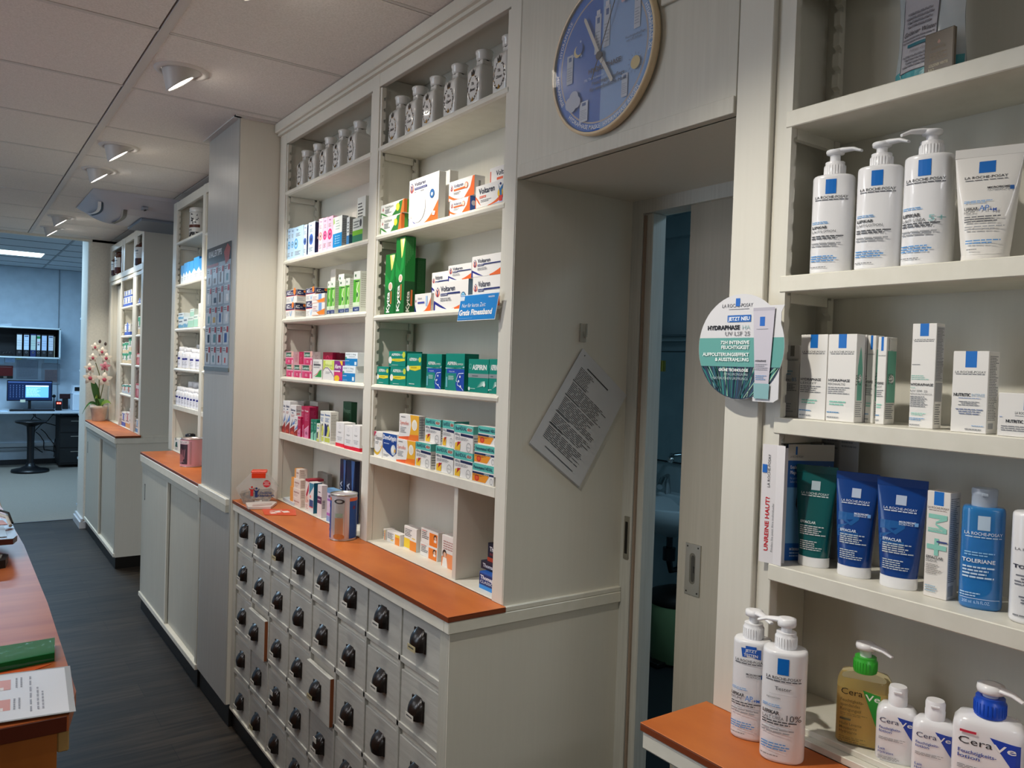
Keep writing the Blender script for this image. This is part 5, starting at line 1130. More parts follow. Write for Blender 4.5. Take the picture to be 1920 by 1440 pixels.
def d_mint(b, w, d, h): blk(b, w, d, h, '#dbe6ea'); p = FR(b, w, d, h); p.rect(0, .02, 1, .4, K('#6fa8cc')); p.rect(.1, .65, .8, .8, K('#6a7686')); p.rect(.6, .3, .9, .45, K('#d2e2ea'))
def d_mintg(b, w, d, h): blk(b, w, d, h, '#dfe9e2'); p = FR(b, w, d, h); p.rect(0, 0, 1, .62, K('#a9d8c2')); p.lines(.1, .7, .9, .9, 1, K('#8aa89c'))
def d_tgpack(b, w, d, h): blk(b, w, d, h, '#e4e9e6'); p = FR(b, w, d, h); p.poly([(.2, .3), (.7, .3), (.6, .75), (.3, .7)], K('#11564e')); p.disc(.3, .95, .08, K('#20262a')); p.lines(.2, .05, .8, .25, 2, K('#7c8a88'))
def far(b, w, d, h, a, c): 
    blk(b, w, d, h, '#e6e5e1'); p = FR(b, w, d, h); p.rect(0, 0, 1, .28, K(a)); p.disc(.5, .62, .18, K(c)); p.lines(.1, .8, .9, .95, 1, K(c)); p.lines(.1, .35, .9, .5, 1, K(GRYT))
    s = SR(b, w, d, h); s.rect(0, 0, 1, .28, K(a)); s.disc(.5, .6, .22, K(c)); s.lines(.15, .75, .85, .92, 2, K(GRYT))
def d_farw(b, w, d, h): far(b, w, d, h, '#3f5fb8', '#5a76c4')
def d_farg(b, w, d, h): far(b, w, d, h, '#dcc9a8', '#2f9a6a'); p = FR(b, w, d, h); p.k = 8; p.rect(.0, .72, 1, .95, K('#3f9c7a'))
def d_farm(b, w, d, h): far(b, w, d, h, '#c6cfd8', '#d07a6a'); p = FR(b, w, d, h); p.k = 8; p.rect(.0, .78, 1, .95, K('#4f9c8a'))
def d_faro(b, w, d, h): far(b, w, d, h, '#d9a468', '#c98a8a')
def d_farr(b, w, d, h): blk(b, w, d, h, '#c9525c'); p = FR(b, w, d, h); p.rect(.1, .65, .9, .9, K('#ecdcdc')); p.disc(.5, .35, .2, K('#e8a8ac'))
def d_farb(b, w, d, h): far(b, w, d, h, '#5a9ad0', '#7ab0dc')

# skin care cartons ---------------------------------------------------
def lrp_head(p, tab=(.36, .64), ty=.84, name=.77, full=True, tc=LRPB, size=.020):
    q = p.w/p.h
    p.rect(tab[0], ty, tab[1], 1.0 if full else ty+.14, K(tc)); p.text(.5, name, size*1.05 if 0 else .045*q*1.45, 'LA ROCHE-POSAY', K('#46484c'), al='c', w=.86); p.lines(.10, name-.035*q*1.4, .90, name-.012*q, 1, K('#7c7e82'), fill=.7, ragged=0)
def d_lrb(b, w, d, h):
    blk(b, w, d, h, W1); p = FR(b, w, d, h); lrp_head(p, ty=.85, name=.80, tc='#9a978e'); p.lines(.1, .58, .6, .66, 2, K('#8fbccc')); p.text(.08, .50, .035, 'HYALU', K('#55565a'), w=.42, bold=.01); p.text(.56, .50, .05, 'B5', K('#7aa6cc'), w=.3); p.lines(.08, .36, .9, .47, 5, K(GRYT), seed=3); p.lines(.08, .06, .7, .2, 4, K('#b8babc'), seed=5)
def lrp_hyd(b, w, d, h, sub):
    blk(b, w, d, h, W1); p = FR(b, w, d, h); lrp_head(p, ty=.84, name=.785); p.text(.05, .455, .030, 'HYDRAPHASE', K('#3c3d42'), w=.76, bold=.02); p.text(.05, .415, .026, sub, K('#77797d'), w=.6); p.lines(.05, .31, .9, .40, 4, K(GRYT), seed=4); p.lines(.12, .18, .85, .24, 2, K('#8fd0c0'), fill=.5, seed=5); p.lines(.04, .09, .5, .115, 1, K('#4a90c8')); p.lines(.05, .03, .5, .06, 1, K('#9a9ca0'))
    s = SR(b, w, d, h)
    pts = [(.22, .25), (.78, .25), (.78, .62), (.6, .80), (.5, .86), (.4, .80), (.22, .62)]; s.poly(pts, K('#6fb8a2')); s.disc(.5, .5, .18, K('#eef2ef'), ry=.045); s.lines(.1, .06, .9, .24, 8, K('#9a9ca0'), seed=4); s.text(.6, .42, .10, '24,90', K('#4b5a54'), w=.2*h/d*.6, rot=PI/2)
def d_lrp1(b, w, d, h): lrp_hyd(b, w, d, h, 'LEICHT')
def d_lrp2(b, w, d, h): lrp_hyd(b, w, d, h, 'REICHHALTIG')
def d_lrs(b, w, d, h):
    lrp_hyd(b, w, d, h, 'LEICHT'); s = SR(b, w, d, h); s.k = 8
    s.rect(.1, .25, .9, .84, K('#6fb8a2')); s.rect(.2, .86, .8, .97, K('#e2e2de')); s.lines(.1, .06, .9, .24, 8, K('#9a9ca0'), seed=4); s.disc(.5, .52, .25, K('#eef2ef'), ry=.05); s.text(.62, .46, .10, '24,90', K('#3c5a50'), w=.12*h/d, rot=PI/2)
def d_lrt(b, w, d, h):
    blk(b, w, d, h, W1); p = FR(b, w, d, h); lrp_head(p, ty=.88, name=.838, tab=(.32, .68)); p.lines(.05, .60, .4, .615, 1, K(GRYT)); p.lines(.03, .46, .8, .51, 3, K('#a8d4c8'), seed=2); p.text(.03, .405, .024, 'HYDRAPHASE', K('#3c3d42'), w=.92, bold=.02); p.text(.03, .378, .016, 'HA', K('#9bd0c4'), w=.2); p.text(.03, .345, .02, 'UV SPF 25', K('#6c6e72'), w=.7); p.text(.03, .318, .016, 'REICHHALTIG/RICCA', K('#6c6e72'), w=.9); p.lines(.03, .2, .85, .31, 6, K(GRYT), seed=6); p.lines(.1, .12, .75, .15, 2, K('#8fd0c0')); p.lines(.03, .07, .7, .1, 2, K('#4a90c8')); p.lines(.05, .02, .5, .04, 1, K(GRYT))
    s = SR(b, w, d, h); s.rect(.05, .45, .95, .97, K('#c2c3c6')); s.lines(.1, .46, .95, .96, 34, K('#6c6e74'), seed=3, fill=.4); s.rect(.1, .26, .9, .44, K('#a4a6aa')); s.lines(.15, .04, .85, .24, 9, K('#8a8c90'), seed=4)
def d_lrn(b, w, d, h):
    blk(b, w, d, h, W1); p = FR(b, w, d, h); lrp_head(p, ty=.80, name=.73, tab=(.35, .67)); p.text(.06, .445, .038, 'NUTRITIC', K('#33343a'), w=.48, bold=.03); p.text(.57, .445, .038, 'INTENSE', K('#a6c2da'), w=.36); p.lines(.2, .415, .85, .435, 1, K('#a6b8da')); p.lines(.2, .33, .8, .39, 3, K(GRYT), al='c'); p.lines(.1, .22, .95, .30, 3, K('#7c88a8'), al='c', seed=4); p.lines(.6, .08, .95, .1, 1, K('#8ab0dc')); p.lines(.42, .03, .9, .06, 1, K(GRYT))
    s = SR(b, w, d, h); s.lines(.1, .16, .92, .95, 40, K('#6c6e74'), seed=3, fill=.45); s.rect(.15, .06, .6, .13, K('#a9abae'))
def d_lrj(b, w, d, h):
    blk(b, w, d, h, W1); p = FR(b, w, d, h); p.rect(.66, .62, 1, 1, K(LRPB)); p.text(.45, .52, .06, 'LA ROCHE-POSAY', K('#55565a'), w=.55); p.lines(.45, .47, .98, .50, 1, K(GRYT)); p.text(.22, .32, .07, 'NUTRITIC', K('#33343a'), w=.45, bold=.03); p.text(.70, .32, .07, 'INTENSE', K('#a6c2da'), w=.28); p.lines(.1, .12, .95, .26, 3, K(GRYT)); p.rect(.05, .44, .12, .46, K('#a6b8da'))
def d_duo(b, w, d, h):
    blk(b, w, d, h, '#e9e4de'); p = FR(b, w, d, h); p.rect(.30, .87, .72, 1, K(LRPB)); p.text(.5, .835, .022, 'LA ROCHE-POSAY', K('#6f5a50'), al='c', w=.9); p.lines(.1, .815, .9, .83, 1, K('#9a8c84'))
    MN = K('#8fd0c0')
    p.poly([(.12, .79), (.88, .79), (.88, .76), (.12, .76)][::-1], MN) if 0 else None
    # large rotated M and plus sign
    for q in ([(.10, .785), (.90, .785), (.90, .745), (.10, .745)], [(.10, .655), (.90, .655), (.90, .615), (.10, .615)], [(.90, .785), (.90, .74), (.42, .70), (.42, .715)], [(.90, .615), (.90, .66), (.42, .70), (.42, .685)], [(.40, .56), (.58, .56), (.58, .40), (.40, .40)], [(.08, .50), (.92, .50), (.92, .455), (.08, .455)]): p.poly(q, MN)
    p.text(.12, .63, .018, 'INNOVATION', K('#e9e4de'), w=.6); p.rect(.5, .525, .95, .54, K('#3a4a86')); p.text(.08, .365, .026, 'EFFACLAR', K('#3c3d42'), w=.72, bold=.02); p.text(.08, .335, .022, 'DUO+M', K('#3c3d42'), w=.45); p.lines(.08, .22, .75, .32, 6, K('#a09a94'), seed=5); p.lines(.08, .05, .7, .12, 3, K('#9ab8cc'), seed=6)
    s = SR(b, w, d, h); s.lines(.08, .16, .92, .95, 44, K('#77787c'), seed=3, fill=.42); s.rect(.1, .03, .6, .13, K('#b5b5b5'))

NAMES = {'eye': 'eye_drop_box'}
GROUPS = {'xx': '', 'voltn': 'white and navy pain gel boxes', 'volto': 'small white and orange pain gel boxes', 'herb': 'flat herbal gel boxes', 'kytta': 'green upright ointment boxes', 'asp1': 'small teal effervescent boxes', 'asp3': 'tall teal and blue boxes', 'asp4': 'teal boxes with a grey stripe',
 'symo': 'yellow and orange tablet boxes', 'ibu': 'turquoise topped capsule boxes', 'para': 'turquoise and orange tablet boxes', 'rat1': 'small white and orange boxes', 'rat3': 'small portrait boxes', 'eyeb': 'pale blue eye drop boxes', 'eyen': 'navy sided eye drop boxes', 'eyeq': 'pink eye drop boxes',
 'acc': 'navy topped effervescent boxes', 'swoo': 'flat boxes with an orange swoosh', 'gin': 'leaf green upright boxes', 'lora': 'pink allergy tablet boxes', 'mag': 'magenta boxes', 'bluw': 'white and blue boxes', 'cold': 'white, navy and red cough boxes', 'coldb': 'grey-white boxes at the back', 'magt': 'tall magenta boxes', 'tealt': 'small teal green boxes', 'yelt': 'tall yellow and navy picture boxes',
 'redb': 'white boxes with a red foot', 'aspo': 'tower of white and orange boxes', 'noz': 'tall navy packets', 'blub': 'blue and white boxes past the pillar', 'mint': 'pale blue-white boxes', 'mintg': 'mint green boxes', 'farw': 'white and blue cartons in the far unit', 'farg': 'white and green packets in the far unit', 'farm': 'pale cartons in the far unit', 'faro': 'peach cartons in the far unit', 'farr': 'red cartons in the far unit',
 'lrs': 'white boxes with green printed sides', 'lrp1': 'white cream boxes with a blue tab', 'lrp2': 'white cream boxes with a blue tab'}
PRODUCTS = [
    ('herb', 1.1778, 2.373, 2.0283, 0.1512, 0.0255, 0.0512, 0, 'lower flat white-green box with yellow flower, far end, second shelf, doorway bay'),
    ('herb', 1.177, 2.3646, 2.0799, 0.168, 0.024, 0.0428, 0, 'upper flat white-green box with yellow flower, far end, second shelf, doorway bay'),
    ('patch', 1.177, 2.1551, 2.0283, 0.1861, 0.024, 0.1428, 0, 'largest white box with orange swoosh, second shelf of doorway bay'),
    ('patchb', 1.237, 2.1206, 2.0283, 0.0476, 0.03, 0.1611, 0, 'white box standing behind the largest orange-swoosh box, doorway bay'),
    ('volto', 1.177, 1.9392, 2.0283, 0.1101, 0.024, 0.0409, 0, 'lower small white-orange box with orange circle, second shelf, doorway bay'),
    ('volto', 1.182, 1.9329, 2.0696, 0.1382, 0.034, 0.055, 0, 'upper small white-orange box with orange circle, second shelf, doorway bay'),
    ('voltb', 1.188, 1.7836, 2.0283, 0.1383, 0.05, 0.0594, 0, 'big white pain gel box with figure at the post, second shelf, doorway bay'),
    ('voltb2', 1.21, 1.7666, 2.0881, 0.1044, 0.05, 0.0468, 0, 'white box stacked behind the big pain gel box, second shelf, doorway bay'),
    ('kytta', 1.1975, 2.3857, 1.7583, 0.0711, 0.045, 0.1987, 0, 'shorter green upright box, leftmost on third shelf of doorway bay'),
    ('kytta2', 1.1885, 2.3044, 1.7583, 0.0647, 0.0371, 0.2443, 0, 'tallest green upright box with big white name, third shelf of doorway bay'),
    ('kyttab', 1.2608, 2.3494, 1.7583, 0.0415, 0.0316, 0.189, 0, 'dark green box in the back behind the tall green one, doorway bay'),
    ('volts', 1.18, 2.1443, 1.7583, 0.1019, 0.024, 0.0547, 0, 'smallest flat white-orange box beside the green boxes, third shelf'),
    ('voltn', 1.2475, 2.1332, 1.7583, 0.0981, 0.045, 0.058, 0, 'lower rear white-navy box hidden in the third shelf, doorway bay'),
    ('voltn', 1.2475, 2.1404, 1.8167, 0.1053, 0.045, 0.0677, 0, 'shaded white-navy box at the rear left of the pain gel pile, third shelf'),
    ('voltw', 1.178, 1.976, 1.7583, 0.1922, 0.024, 0.0812, 0, 'wide white-navy box with blue ring emblem, third shelf of doorway bay'),
    ('voltn', 1.1905, 1.9334, 1.8399, 0.1256, 0.045, 0.0442, 0, 'white-navy box on top of the blue-ring box, third shelf'),
    ('voltn', 1.188, 1.7837, 1.7583, 0.1386, 0.05, 0.0818, 0, 'lower right white-navy box above the blue promotion sign, third shelf'),
    ('voltn', 1.188, 1.7876, 1.8405, 0.1464, 0.05, 0.0564, 0, 'topmost right white-navy box near the post, third shelf of doorway bay'),
    ('asp1', 1.193, 2.4051, 1.5263, 0.087, 0.05, 0.0592, 0, 'small teal box with yellow band, leftmost on the teal shelf'),
    ('asp1', 1.193, 2.2938, 1.5263, 0.11, 0.05, 0.0608, 0, 'lower teal box with yellow band, second pile of the teal shelf'),
    ('asp1', 1.198, 2.3038, 1.5875, 0.1176, 0.06, 0.0492, 0, 'upper teal box with yellow band, stacked on the second pile'),
    ('asp2', 1.178, 2.1837, 1.5263, 0.0937, 0.024, 0.1037, 0, 'tall teal box with yellow band, third along the teal shelf'),
    ('asp3b', 1.235, 2.1692, 1.5263, 0.0697, 0.04, 0.1023, 0, 'teal box standing behind the first blue-banded teal box'),
    ('asp3', 1.177, 2.0569, 1.5263, 0.0891, 0.024, 0.1029, 0, 'first tall teal box with royal blue lower half and face outline'),
    ('asp3', 1.1866, 1.9336, 1.5263, 0.103, 0.0472, 0.1048, 0, 'wider second teal box with royal blue lower half and face outline'),
    ('asp4', 1.193, 1.8101, 1.5263, 0.1014, 0.06, 0.0905, 0, 'teal box with large white lettering and grey stripe, left of the twin'),
    ('asp4', 1.193, 1.736, 1.5263, 0.0431, 0.06, 0.0917, 0, 'teal box with large white lettering, half hidden by the post'),
    ('gripp', 1.196, 2.4181, 1.2843, 0.0611, 0.06, 0.0827, 0, 'white box with yellow curve, leftmost on the fifth shelf, doorway bay'),
    ('dore', 1.198, 2.3386, 1.2843, 0.1012, 0.06, 0.0845, 0, 'dark blue and white box right of the yellow-curve box'),
    ('symo', 1.1955, 2.2249, 1.2843, 0.1247, 0.055, 0.0735, 0, 'lower white, yellow and orange tablet box on the fifth shelf'),
    ('symo', 1.184, 2.2171, 1.3582, 0.1314, 0.024, 0.0794, 0, 'upper white, yellow and orange tablet box on the fifth shelf'),
    ('ibu', 1.182, 2.1161, 1.2843, 0.0947, 0.024, 0.0757, 0, 'lower turquoise-topped capsule box, first from left in the pile'),
    ('ibu', 1.197, 2.0882, 1.3604, 0.0945, 0.024, 0.0735, 0, 'upper turquoise-topped capsule box, first from left in the pile'),
    ('ibu', 1.195, 1.9883, 1.2843, 0.1013, 0.05, 0.0754, 0, 'lower turquoise-topped capsule box, middle of the pile'),
    ('ibu', 1.203, 1.9845, 1.3601, 0.0652, 0.05, 0.0758, 0, 'upper turquoise-topped capsule box, middle, partly covered'),
    ('ibu', 1.19, 1.8761, 1.2843, 0.0972, 0.05, 0.0727, 0, 'lower turquoise-topped capsule box, right in the pile'),
    ('ibu', 1.177, 1.8786, 1.3574, 0.1, 0.024, 0.0743, 0, 'upper turquoise-topped capsule box, right in the pile'),
    ('para', 1.1875, 1.7663, 1.2843, 0.1038, 0.055, 0.0517, 0, 'bottom turquoise and orange tablet box of the stack by the post'),
    ('para', 1.1905, 1.765, 1.3364, 0.1011, 0.055, 0.0504, 0, 'middle turquoise and orange tablet box of the stack by the post'),
    ('para', 1.195, 1.7629, 1.3872, 0.0971, 0.05, 0.0491, 0, 'top turquoise and orange tablet box of the stack by the post'),
    ('rat1', 1.2337, 2.4529, 0.9933, 0.0155, 0.0374, 0.0364, 0, 'small white orange box, leftmost on the cream base board'),
    ('rat1', 1.226, 2.3817, 0.9933, 0.0951, 0.024, 0.0381, 0, 'small white orange box, second on the cream base board'),
    ('rat2', 1.234, 2.2783, 0.9933, 0.084, 0.024, 0.0738, 0, 'tall white box with yellow and orange corner, base board'),
    ('rat3', 1.234, 2.1556, 0.9933, 0.1085, 0.024, 0.0407, 0, 'lower white-orange box with small portrait, base board'),
    ('rat3', 1.234, 2.1525, 1.0344, 0.1068, 0.024, 0.0472, 0, 'upper white-orange box with small portrait, base board'),
    ('rat4', 1.237, 2.011, 0.9933, 0.0931, 0.05, 0.0949, 0, 'white-orange box touching the divider, base board'),
    ('thom', 1.21, 1.7537, 0.9933, 0.1025, 0.05, 0.0454, 0, 'light blue and navy headache box on the base board by the post'),
    ('thom2', 1.23, 1.7788, 1.0391, 0.103, 0.05, 0.022, 0, 'navy headache box in the middle of the small stack by the post'),
    ('thom3', 1.24, 1.7651, 1.0615, 0.0961, 0.05, 0.0505, 0, 'dark navy and red box topping the small stack by the post'),
    ('eyeb', 1.191, 3.3383, 2.0238, 0.0407, 0.05, 0.1321, 0, 'pale blue eye-drop box, leftmost on second shelf, pillar bay'),
    ('eyeb', 1.191, 3.2988, 2.0238, 0.0354, 0.05, 0.1302, 0, 'blue eye-drop box, second from left, pillar bay'),
    ('eyeb', 1.191, 3.2269, 2.0238, 0.1053, 0.05, 0.1288, 0, 'wide pale blue eye-drop box, third from left, pillar bay'),
    ('eyen', 1.178, 3.151, 2.0238, 0.0365, 0.024, 0.1254, 0, 'narrow pale box with navy side, fourth on second shelf'),
    ('eyen', 1.178, 3.0812, 2.0238, 0.0729, 0.024, 0.1273, 0, 'pale box with broad navy side before the pink boxes'),
    ('eyep', 1.191, 2.9843, 2.0238, 0.0428, 0.05, 0.1283, 0, 'pink box with salmon eye, first of three pink boxes'),
    ('eyeq', 1.191, 2.9385, 2.0238, 0.0439, 0.05, 0.1258, 0, 'pink box with magenta eye, middle of three pink boxes'),
    ('eyeq', 1.191, 2.8884, 2.0238, 0.0527, 0.05, 0.1242, 0, 'pink box with magenta eye, right of three pink boxes'),
    ('tea', 1.176, 2.8132, 2.0238, 0.0843, 0.024, 0.1134, 0, 'white and blue box with grey printed side, second shelf, pillar bay'),
    ('tean', 1.178, 2.7208, 2.0238, 0.0236, 0.024, 0.0987, 0, 'narrow white-blue box with grey side, second shelf, pillar bay'),
    ('green1', 1.189, 2.6322, 2.0238, 0.0855, 0.05, 0.0848, 0, 'white box with lime green base next to the middle post'),
    ('wback', 1.26, 2.8229, 2.0238, 0.0429, 0.05, 0.1428, 0, 'plain white box standing at the back, second shelf, pillar bay'),
    ('green2', 1.265, 2.7637, 2.0238, 0.0719, 0.06, 0.1891, 0, 'tall white-green box at the back beside the middle post'),
    ('acc', 1.1899, 3.3064, 1.7743, 0.1064, 0.0479, 0.0618, 0, 'lower navy-topped effervescent box, left pile of third shelf'),
    ('acc', 1.185, 3.2947, 1.8365, 0.1263, 0.038, 0.0556, 0, 'upper navy-topped effervescent box, left pile of third shelf'),
    ('acc', 1.225, 3.1488, 1.7743, 0.0981, 0.06, 0.0677, 0, 'lower navy-topped box behind the orange swoosh boxes'),
    ('acc', 1.2202, 3.1514, 1.8424, 0.1034, 0.0503, 0.0521, 0, 'upper navy-topped box behind the orange swoosh boxes'),
    ('swoo', 1.175, 2.9724, 1.7743, 0.1315, 0.03, 0.0484, 0, 'lower flat white box with blue stripe and orange swoosh'),
    ('swoo', 1.175, 2.9761, 1.8231, 0.1315, 0.03, 0.0344, 0, 'upper flat white box with blue stripe and orange swoosh'),
    ('gin', 1.184, 2.8781, 1.7743, 0.0297, 0.04, 0.1261, 0, 'leaf green upright box, leftmost of the green group'),
    ('gin', 1.176, 2.8407, 1.7743, 0.0414, 0.024, 0.1257, 0, 'leaf green upright box, second of the green group'),
    ('gin', 1.21, 2.8264, 1.7743, 0.0532, 0.04, 0.1515, 0, 'taller leaf green box behind the middle pair'),
    ('gin', 1.1745, 2.7497, 1.7743, 0.056, 0.025, 0.1236, 0, 'leaf green box, left of the middle pair'),
    ('gin', 1.174, 2.6991, 1.7743, 0.0359, 0.024, 0.1248, 0, 'leaf green box, right of the middle pair'),
    ('gin', 1.189, 2.6249, 1.7743, 0.0557, 0.05, 0.1441, 0, 'leaf green box beside the middle post'),
    ('wback', 1.2602, 2.9914, 1.7743, 0.0486, 0.0705, 0.1861, 0, 'large plain cream box behind the green group'),
    ('lora', 1.196, 3.2898, 1.5253, 0.0866, 0.06, 0.0535, 0, 'lower pink box with dark green top, first of three'),
    ('lora', 1.196, 3.1971, 1.5253, 0.0896, 0.06, 0.0537, 0, 'lower pink box with dark green top, second of three'),
    ('lora', 1.194, 3.0862, 1.5253, 0.1136, 0.06, 0.054, 0, 'lower pink box with dark green top, third of three'),
    ('lora', 1.178, 3.2981, 1.5792, 0.0986, 0.024, 0.0518, 0, 'upper pink box with dark green top at the far end'),
    ('mag', 1.21, 3.2275, 1.5794, 0.0541, 0.04, 0.0525, 0, 'slim magenta box wedged between the upper pink boxes'),
    ('lora', 1.18, 3.0769, 1.5797, 0.0983, 0.0319, 0.0526, 0, 'upper pink box with green top, second pile'),
    ('mag', 1.255, 3.0615, 1.5253, 0.0992, 0.03, 0.1073, 0, 'magenta box behind the white and green one'),
    ('dred', 1.275, 3.0214, 1.5253, 0.1048, 0.04, 0.1052, 0, 'dark red box at the back of the magenta shelf'),
    ('wgreen', 1.177, 2.9774, 1.5253, 0.0962, 0.024, 0.0768, 0, 'white box with green wedge on the magenta shelf'),
    ('lime', 1.189, 2.8616, 1.5253, 0.1061, 0.05, 0.0766, 0, 'white box with lime top and purple curve'),
    ('purp', 1.188, 2.7661, 1.5253, 0.0763, 0.05, 0.0734, 0, 'purple and pink allergy box with yellow spot'),
    ('bluw', 1.1895, 2.6682, 1.5253, 0.1113, 0.055, 0.0565, 0, 'lower white and strong blue box by the middle post'),
    ('bluw', 1.189, 2.6543, 1.5822, 0.1073, 0.05, 0.0486, 0, 'upper white and strong blue box by the middle post'),
    ('cold', 1.196, 3.3648, 1.2843, -0.0104, 0.06, 0.1343, 0, 'white, navy and red cough box at the far end, first in row'),
    ('cold', 1.196, 3.3445, 1.2843, 0.0301, 0.06, 0.137, 0, 'white, navy and red cough box, second in row'),
    ('cold', 1.196, 3.3013, 1.2843, 0.052, 0.06, 0.1374, 0, 'white, navy and red cough box, third in row'),
    ('cold', 1.178, 3.2365, 1.2843, 0.0696, 0.024, 0.1235, 0, 'white, navy and red cough box, widest of the row'),
    ('coldb', 1.27, 3.334, 1.2843, 0.0511, 0.05, 0.1376, 0, 'grey-white box standing in the back behind the cough boxes'),
    ('coldb', 1.27, 3.2115, 1.2843, 0.0916, 0.05, 0.1398, 0, 'grey-white box at the back behind the tall magenta boxes'),
    ('colds', 1.175, 3.1823, 1.2843, 0.0342, 0.03, 0.0797, 0, 'small white-navy box in front of the cough boxes'),
    ('mags', 1.175, 3.1452, 1.2843, 0.036, 0.03, 0.0814, 0, 'small magenta box before the tall magenta pair'),
    ('magt', 1.198, 3.13, 1.2843, 0.0313, 0.06, 0.1252, 0, 'tall magenta box, left of the pair'),
    ('magt', 1.1807, 3.0784, 1.2843, 0.0571, 0.0295, 0.1252, 0, 'tall magenta box, right of the pair'),
    ('tealt', 1.179, 3.0114, 1.2843, 0.0323, 0.03, 0.0802, 0, 'small teal green box, left of the pair'),
    ('tealt', 1.176, 2.9797, 1.2843, 0.0273, 0.024, 0.0816, 0, 'small teal green box, right of the pair'),
    ('yel', 1.166, 2.9286, 1.2843, 0.031, 0.02, 0.0704, 0, 'small white box with yellow bird shape at shelf edge'),
    ('yelt', 1.195, 2.9119, 1.2843, 0.0409, 0.06, 0.1198, 0, 'tall white box with yellow and navy picture, left one'),
    ('yelt', 1.1788, 2.855, 1.2843, 0.0602, 0.0315, 0.1213, 0, 'tall white box with yellow and navy picture, right one'),
    ('redb', 1.1885, 2.742, 1.2843, 0.0727, 0.045, 0.0892, 0, 'white box with red foot, left of three'),
    ('redb', 1.1825, 2.6518, 1.2843, 0.0683, 0.045, 0.0845, 0, 'white box with red foot, middle of three'),
    ('redb', 1.1825, 2.5849, 1.2843, 0.0621, 0.045, 0.091, 0, 'white box with red foot against the middle post'),
    ('dgreen', 1.247, 2.8406, 1.2843, 0.077, 0.024, 0.1597, 0, 'dark green box at the back beside the middle post'),
    ('aspo', 1.178, 3.1842, 0.9933, 0.1204, 0.024, 0.0349, 0, 'bottom white-orange box of the four-box tower'),
    ('aspo', 1.178, 3.186, 1.0286, 0.1185, 0.024, 0.0382, 0, 'second white-orange box up in the four-box tower'),
    ('aspo', 1.18, 3.1872, 1.0672, 0.1039, 0.024, 0.0388, 0, 'third white-orange box up in the four-box tower'),
    ('aspo', 1.1898, 3.187, 1.1064, 0.0523, 0.0356, 0.0395, 0, 'top white-orange box of the four-box tower'),
    ('rose', 1.202, 3.067, 0.9933, 0.0423, 0.06, 0.1257, 0, 'red-topped white box right of the four-box tower'),
    ('tealb', 1.1864, 3.0146, 0.9933, 0.0492, 0.0328, 0.1202, 0, 'teal and white spray box right of the red-topped box'),
    ('purw', 1.178, 2.9201, 0.9933, 0.0425, 0.024, 0.1238, 0, 'white box with purple block behind the blue tin'),
    ('lav', 1.176, 2.7932, 0.9933, 0.0929, 0.024, 0.1249, 0, 'lavender and blue box partly hidden by the blue tin'),
    ('noz', 1.245, 2.8629, 0.9933, 0.0569, 0.02, 0.2266, 0, 'tall navy packet with silver writing, left of the pair'),
    ('noz', 1.235, 2.7684, 0.9933, 0.0778, 0.02, 0.2342, 0, 'tall navy packet with silver writing, right of the pair'),
    ('gpack', 1.28, 3.1549, 0.9933, 0.1105, 0.02, 0.1352, 0, 'grey blister packet leaning at the back of the pillar bay'),
    ('blub', 1.193, 5.2888, 2.0523, 0.076, 0.05, 0.1107, 0, 'first blue and white box on the shelf past the pillar'),
    ('blub', 1.193, 5.2136, 2.0523, 0.0672, 0.05, 0.1196, 0, 'second blue and white box on the shelf past the pillar'),
    ('blub', 1.193, 5.1403, 2.0523, 0.0723, 0.05, 0.1207, 0, 'third blue and white box on the shelf past the pillar'),
    ('blub', 1.193, 5.0524, 2.0523, 0.0965, 0.05, 0.1183, 0, 'fourth blue and white box on the shelf past the pillar'),
    ('blub', 1.191, 4.9265, 2.0523, 0.1265, 0.05, 0.1299, 0, 'taller blue and white box past the pillar'),
    ('blub', 1.191, 4.8172, 2.0523, 0.0856, 0.05, 0.1149, 0, 'blue and white box cut by the post past the pillar'),
    ('mint', 1.191, 5.2869, 1.7723, 0.1281, 0.05, 0.0543, 0, 'lower pale blue-white box, left pile past the pillar'),
    ('mint', 1.191, 5.2877, 1.827, 0.138, 0.05, 0.0397, 0, 'upper pale blue-white box, left pile past the pillar'),
    ('mint', 1.191, 5.1633, 1.7723, 0.1064, 0.05, 0.0624, 0, 'pale blue-white box next to the left pile'),
    ('mintg', 1.188, 5.0458, 1.7723, 0.1391, 0.04, 0.0636, 0, 'lower mint green box past the pillar'),
    ('mintg', 1.188, 5.0125, 1.8363, 0.0982, 0.04, 0.0443, 0, 'upper mint green box past the pillar'),
    ('mintg', 1.191, 4.9118, 1.7723, 0.1001, 0.05, 0.0703, 0, 'mint green box, right past the pillar'),
    ('wback', 1.191, 4.8164, 1.7723, 0.084, 0.05, 0.1338, 0, 'tall white-lilac box at the post past the pillar'),
    ('tgpack', 1.193, 5.3292, 0.9933, 0.1368, 0.05, 0.077, 0, 'white packet with dark teal mark behind the pink tin'),
    ('farw', 1.196, 7.3118, 1.9923, 0.1263, 0.06, 0.0717, 0, 'white-blue carton in the lower layer, top open shelf of far unit'),
    ('farw', 1.196, 7.1835, 1.9923, 0.1263, 0.06, 0.0717, 0, 'white-blue carton in the lower layer, top open shelf of far unit'),
    ('farw', 1.196, 7.0552, 1.9923, 0.1263, 0.06, 0.0717, 0, 'white-blue carton in the lower layer, top open shelf of far unit'),
    ('farw', 1.2, 7.3173, 2.0644, 0.1154, 0.06, 0.056, 0, 'white-blue carton in the upper layer, top open shelf of far unit'),
    ('farw', 1.2, 7.1999, 2.0644, 0.1154, 0.06, 0.056, 0, 'white-blue carton in the upper layer, top open shelf of far unit'),
    ('farw', 1.2, 7.0826, 2.0644, 0.1154, 0.06, 0.056, 0, 'white-blue carton in the upper layer, top open shelf of far unit'),
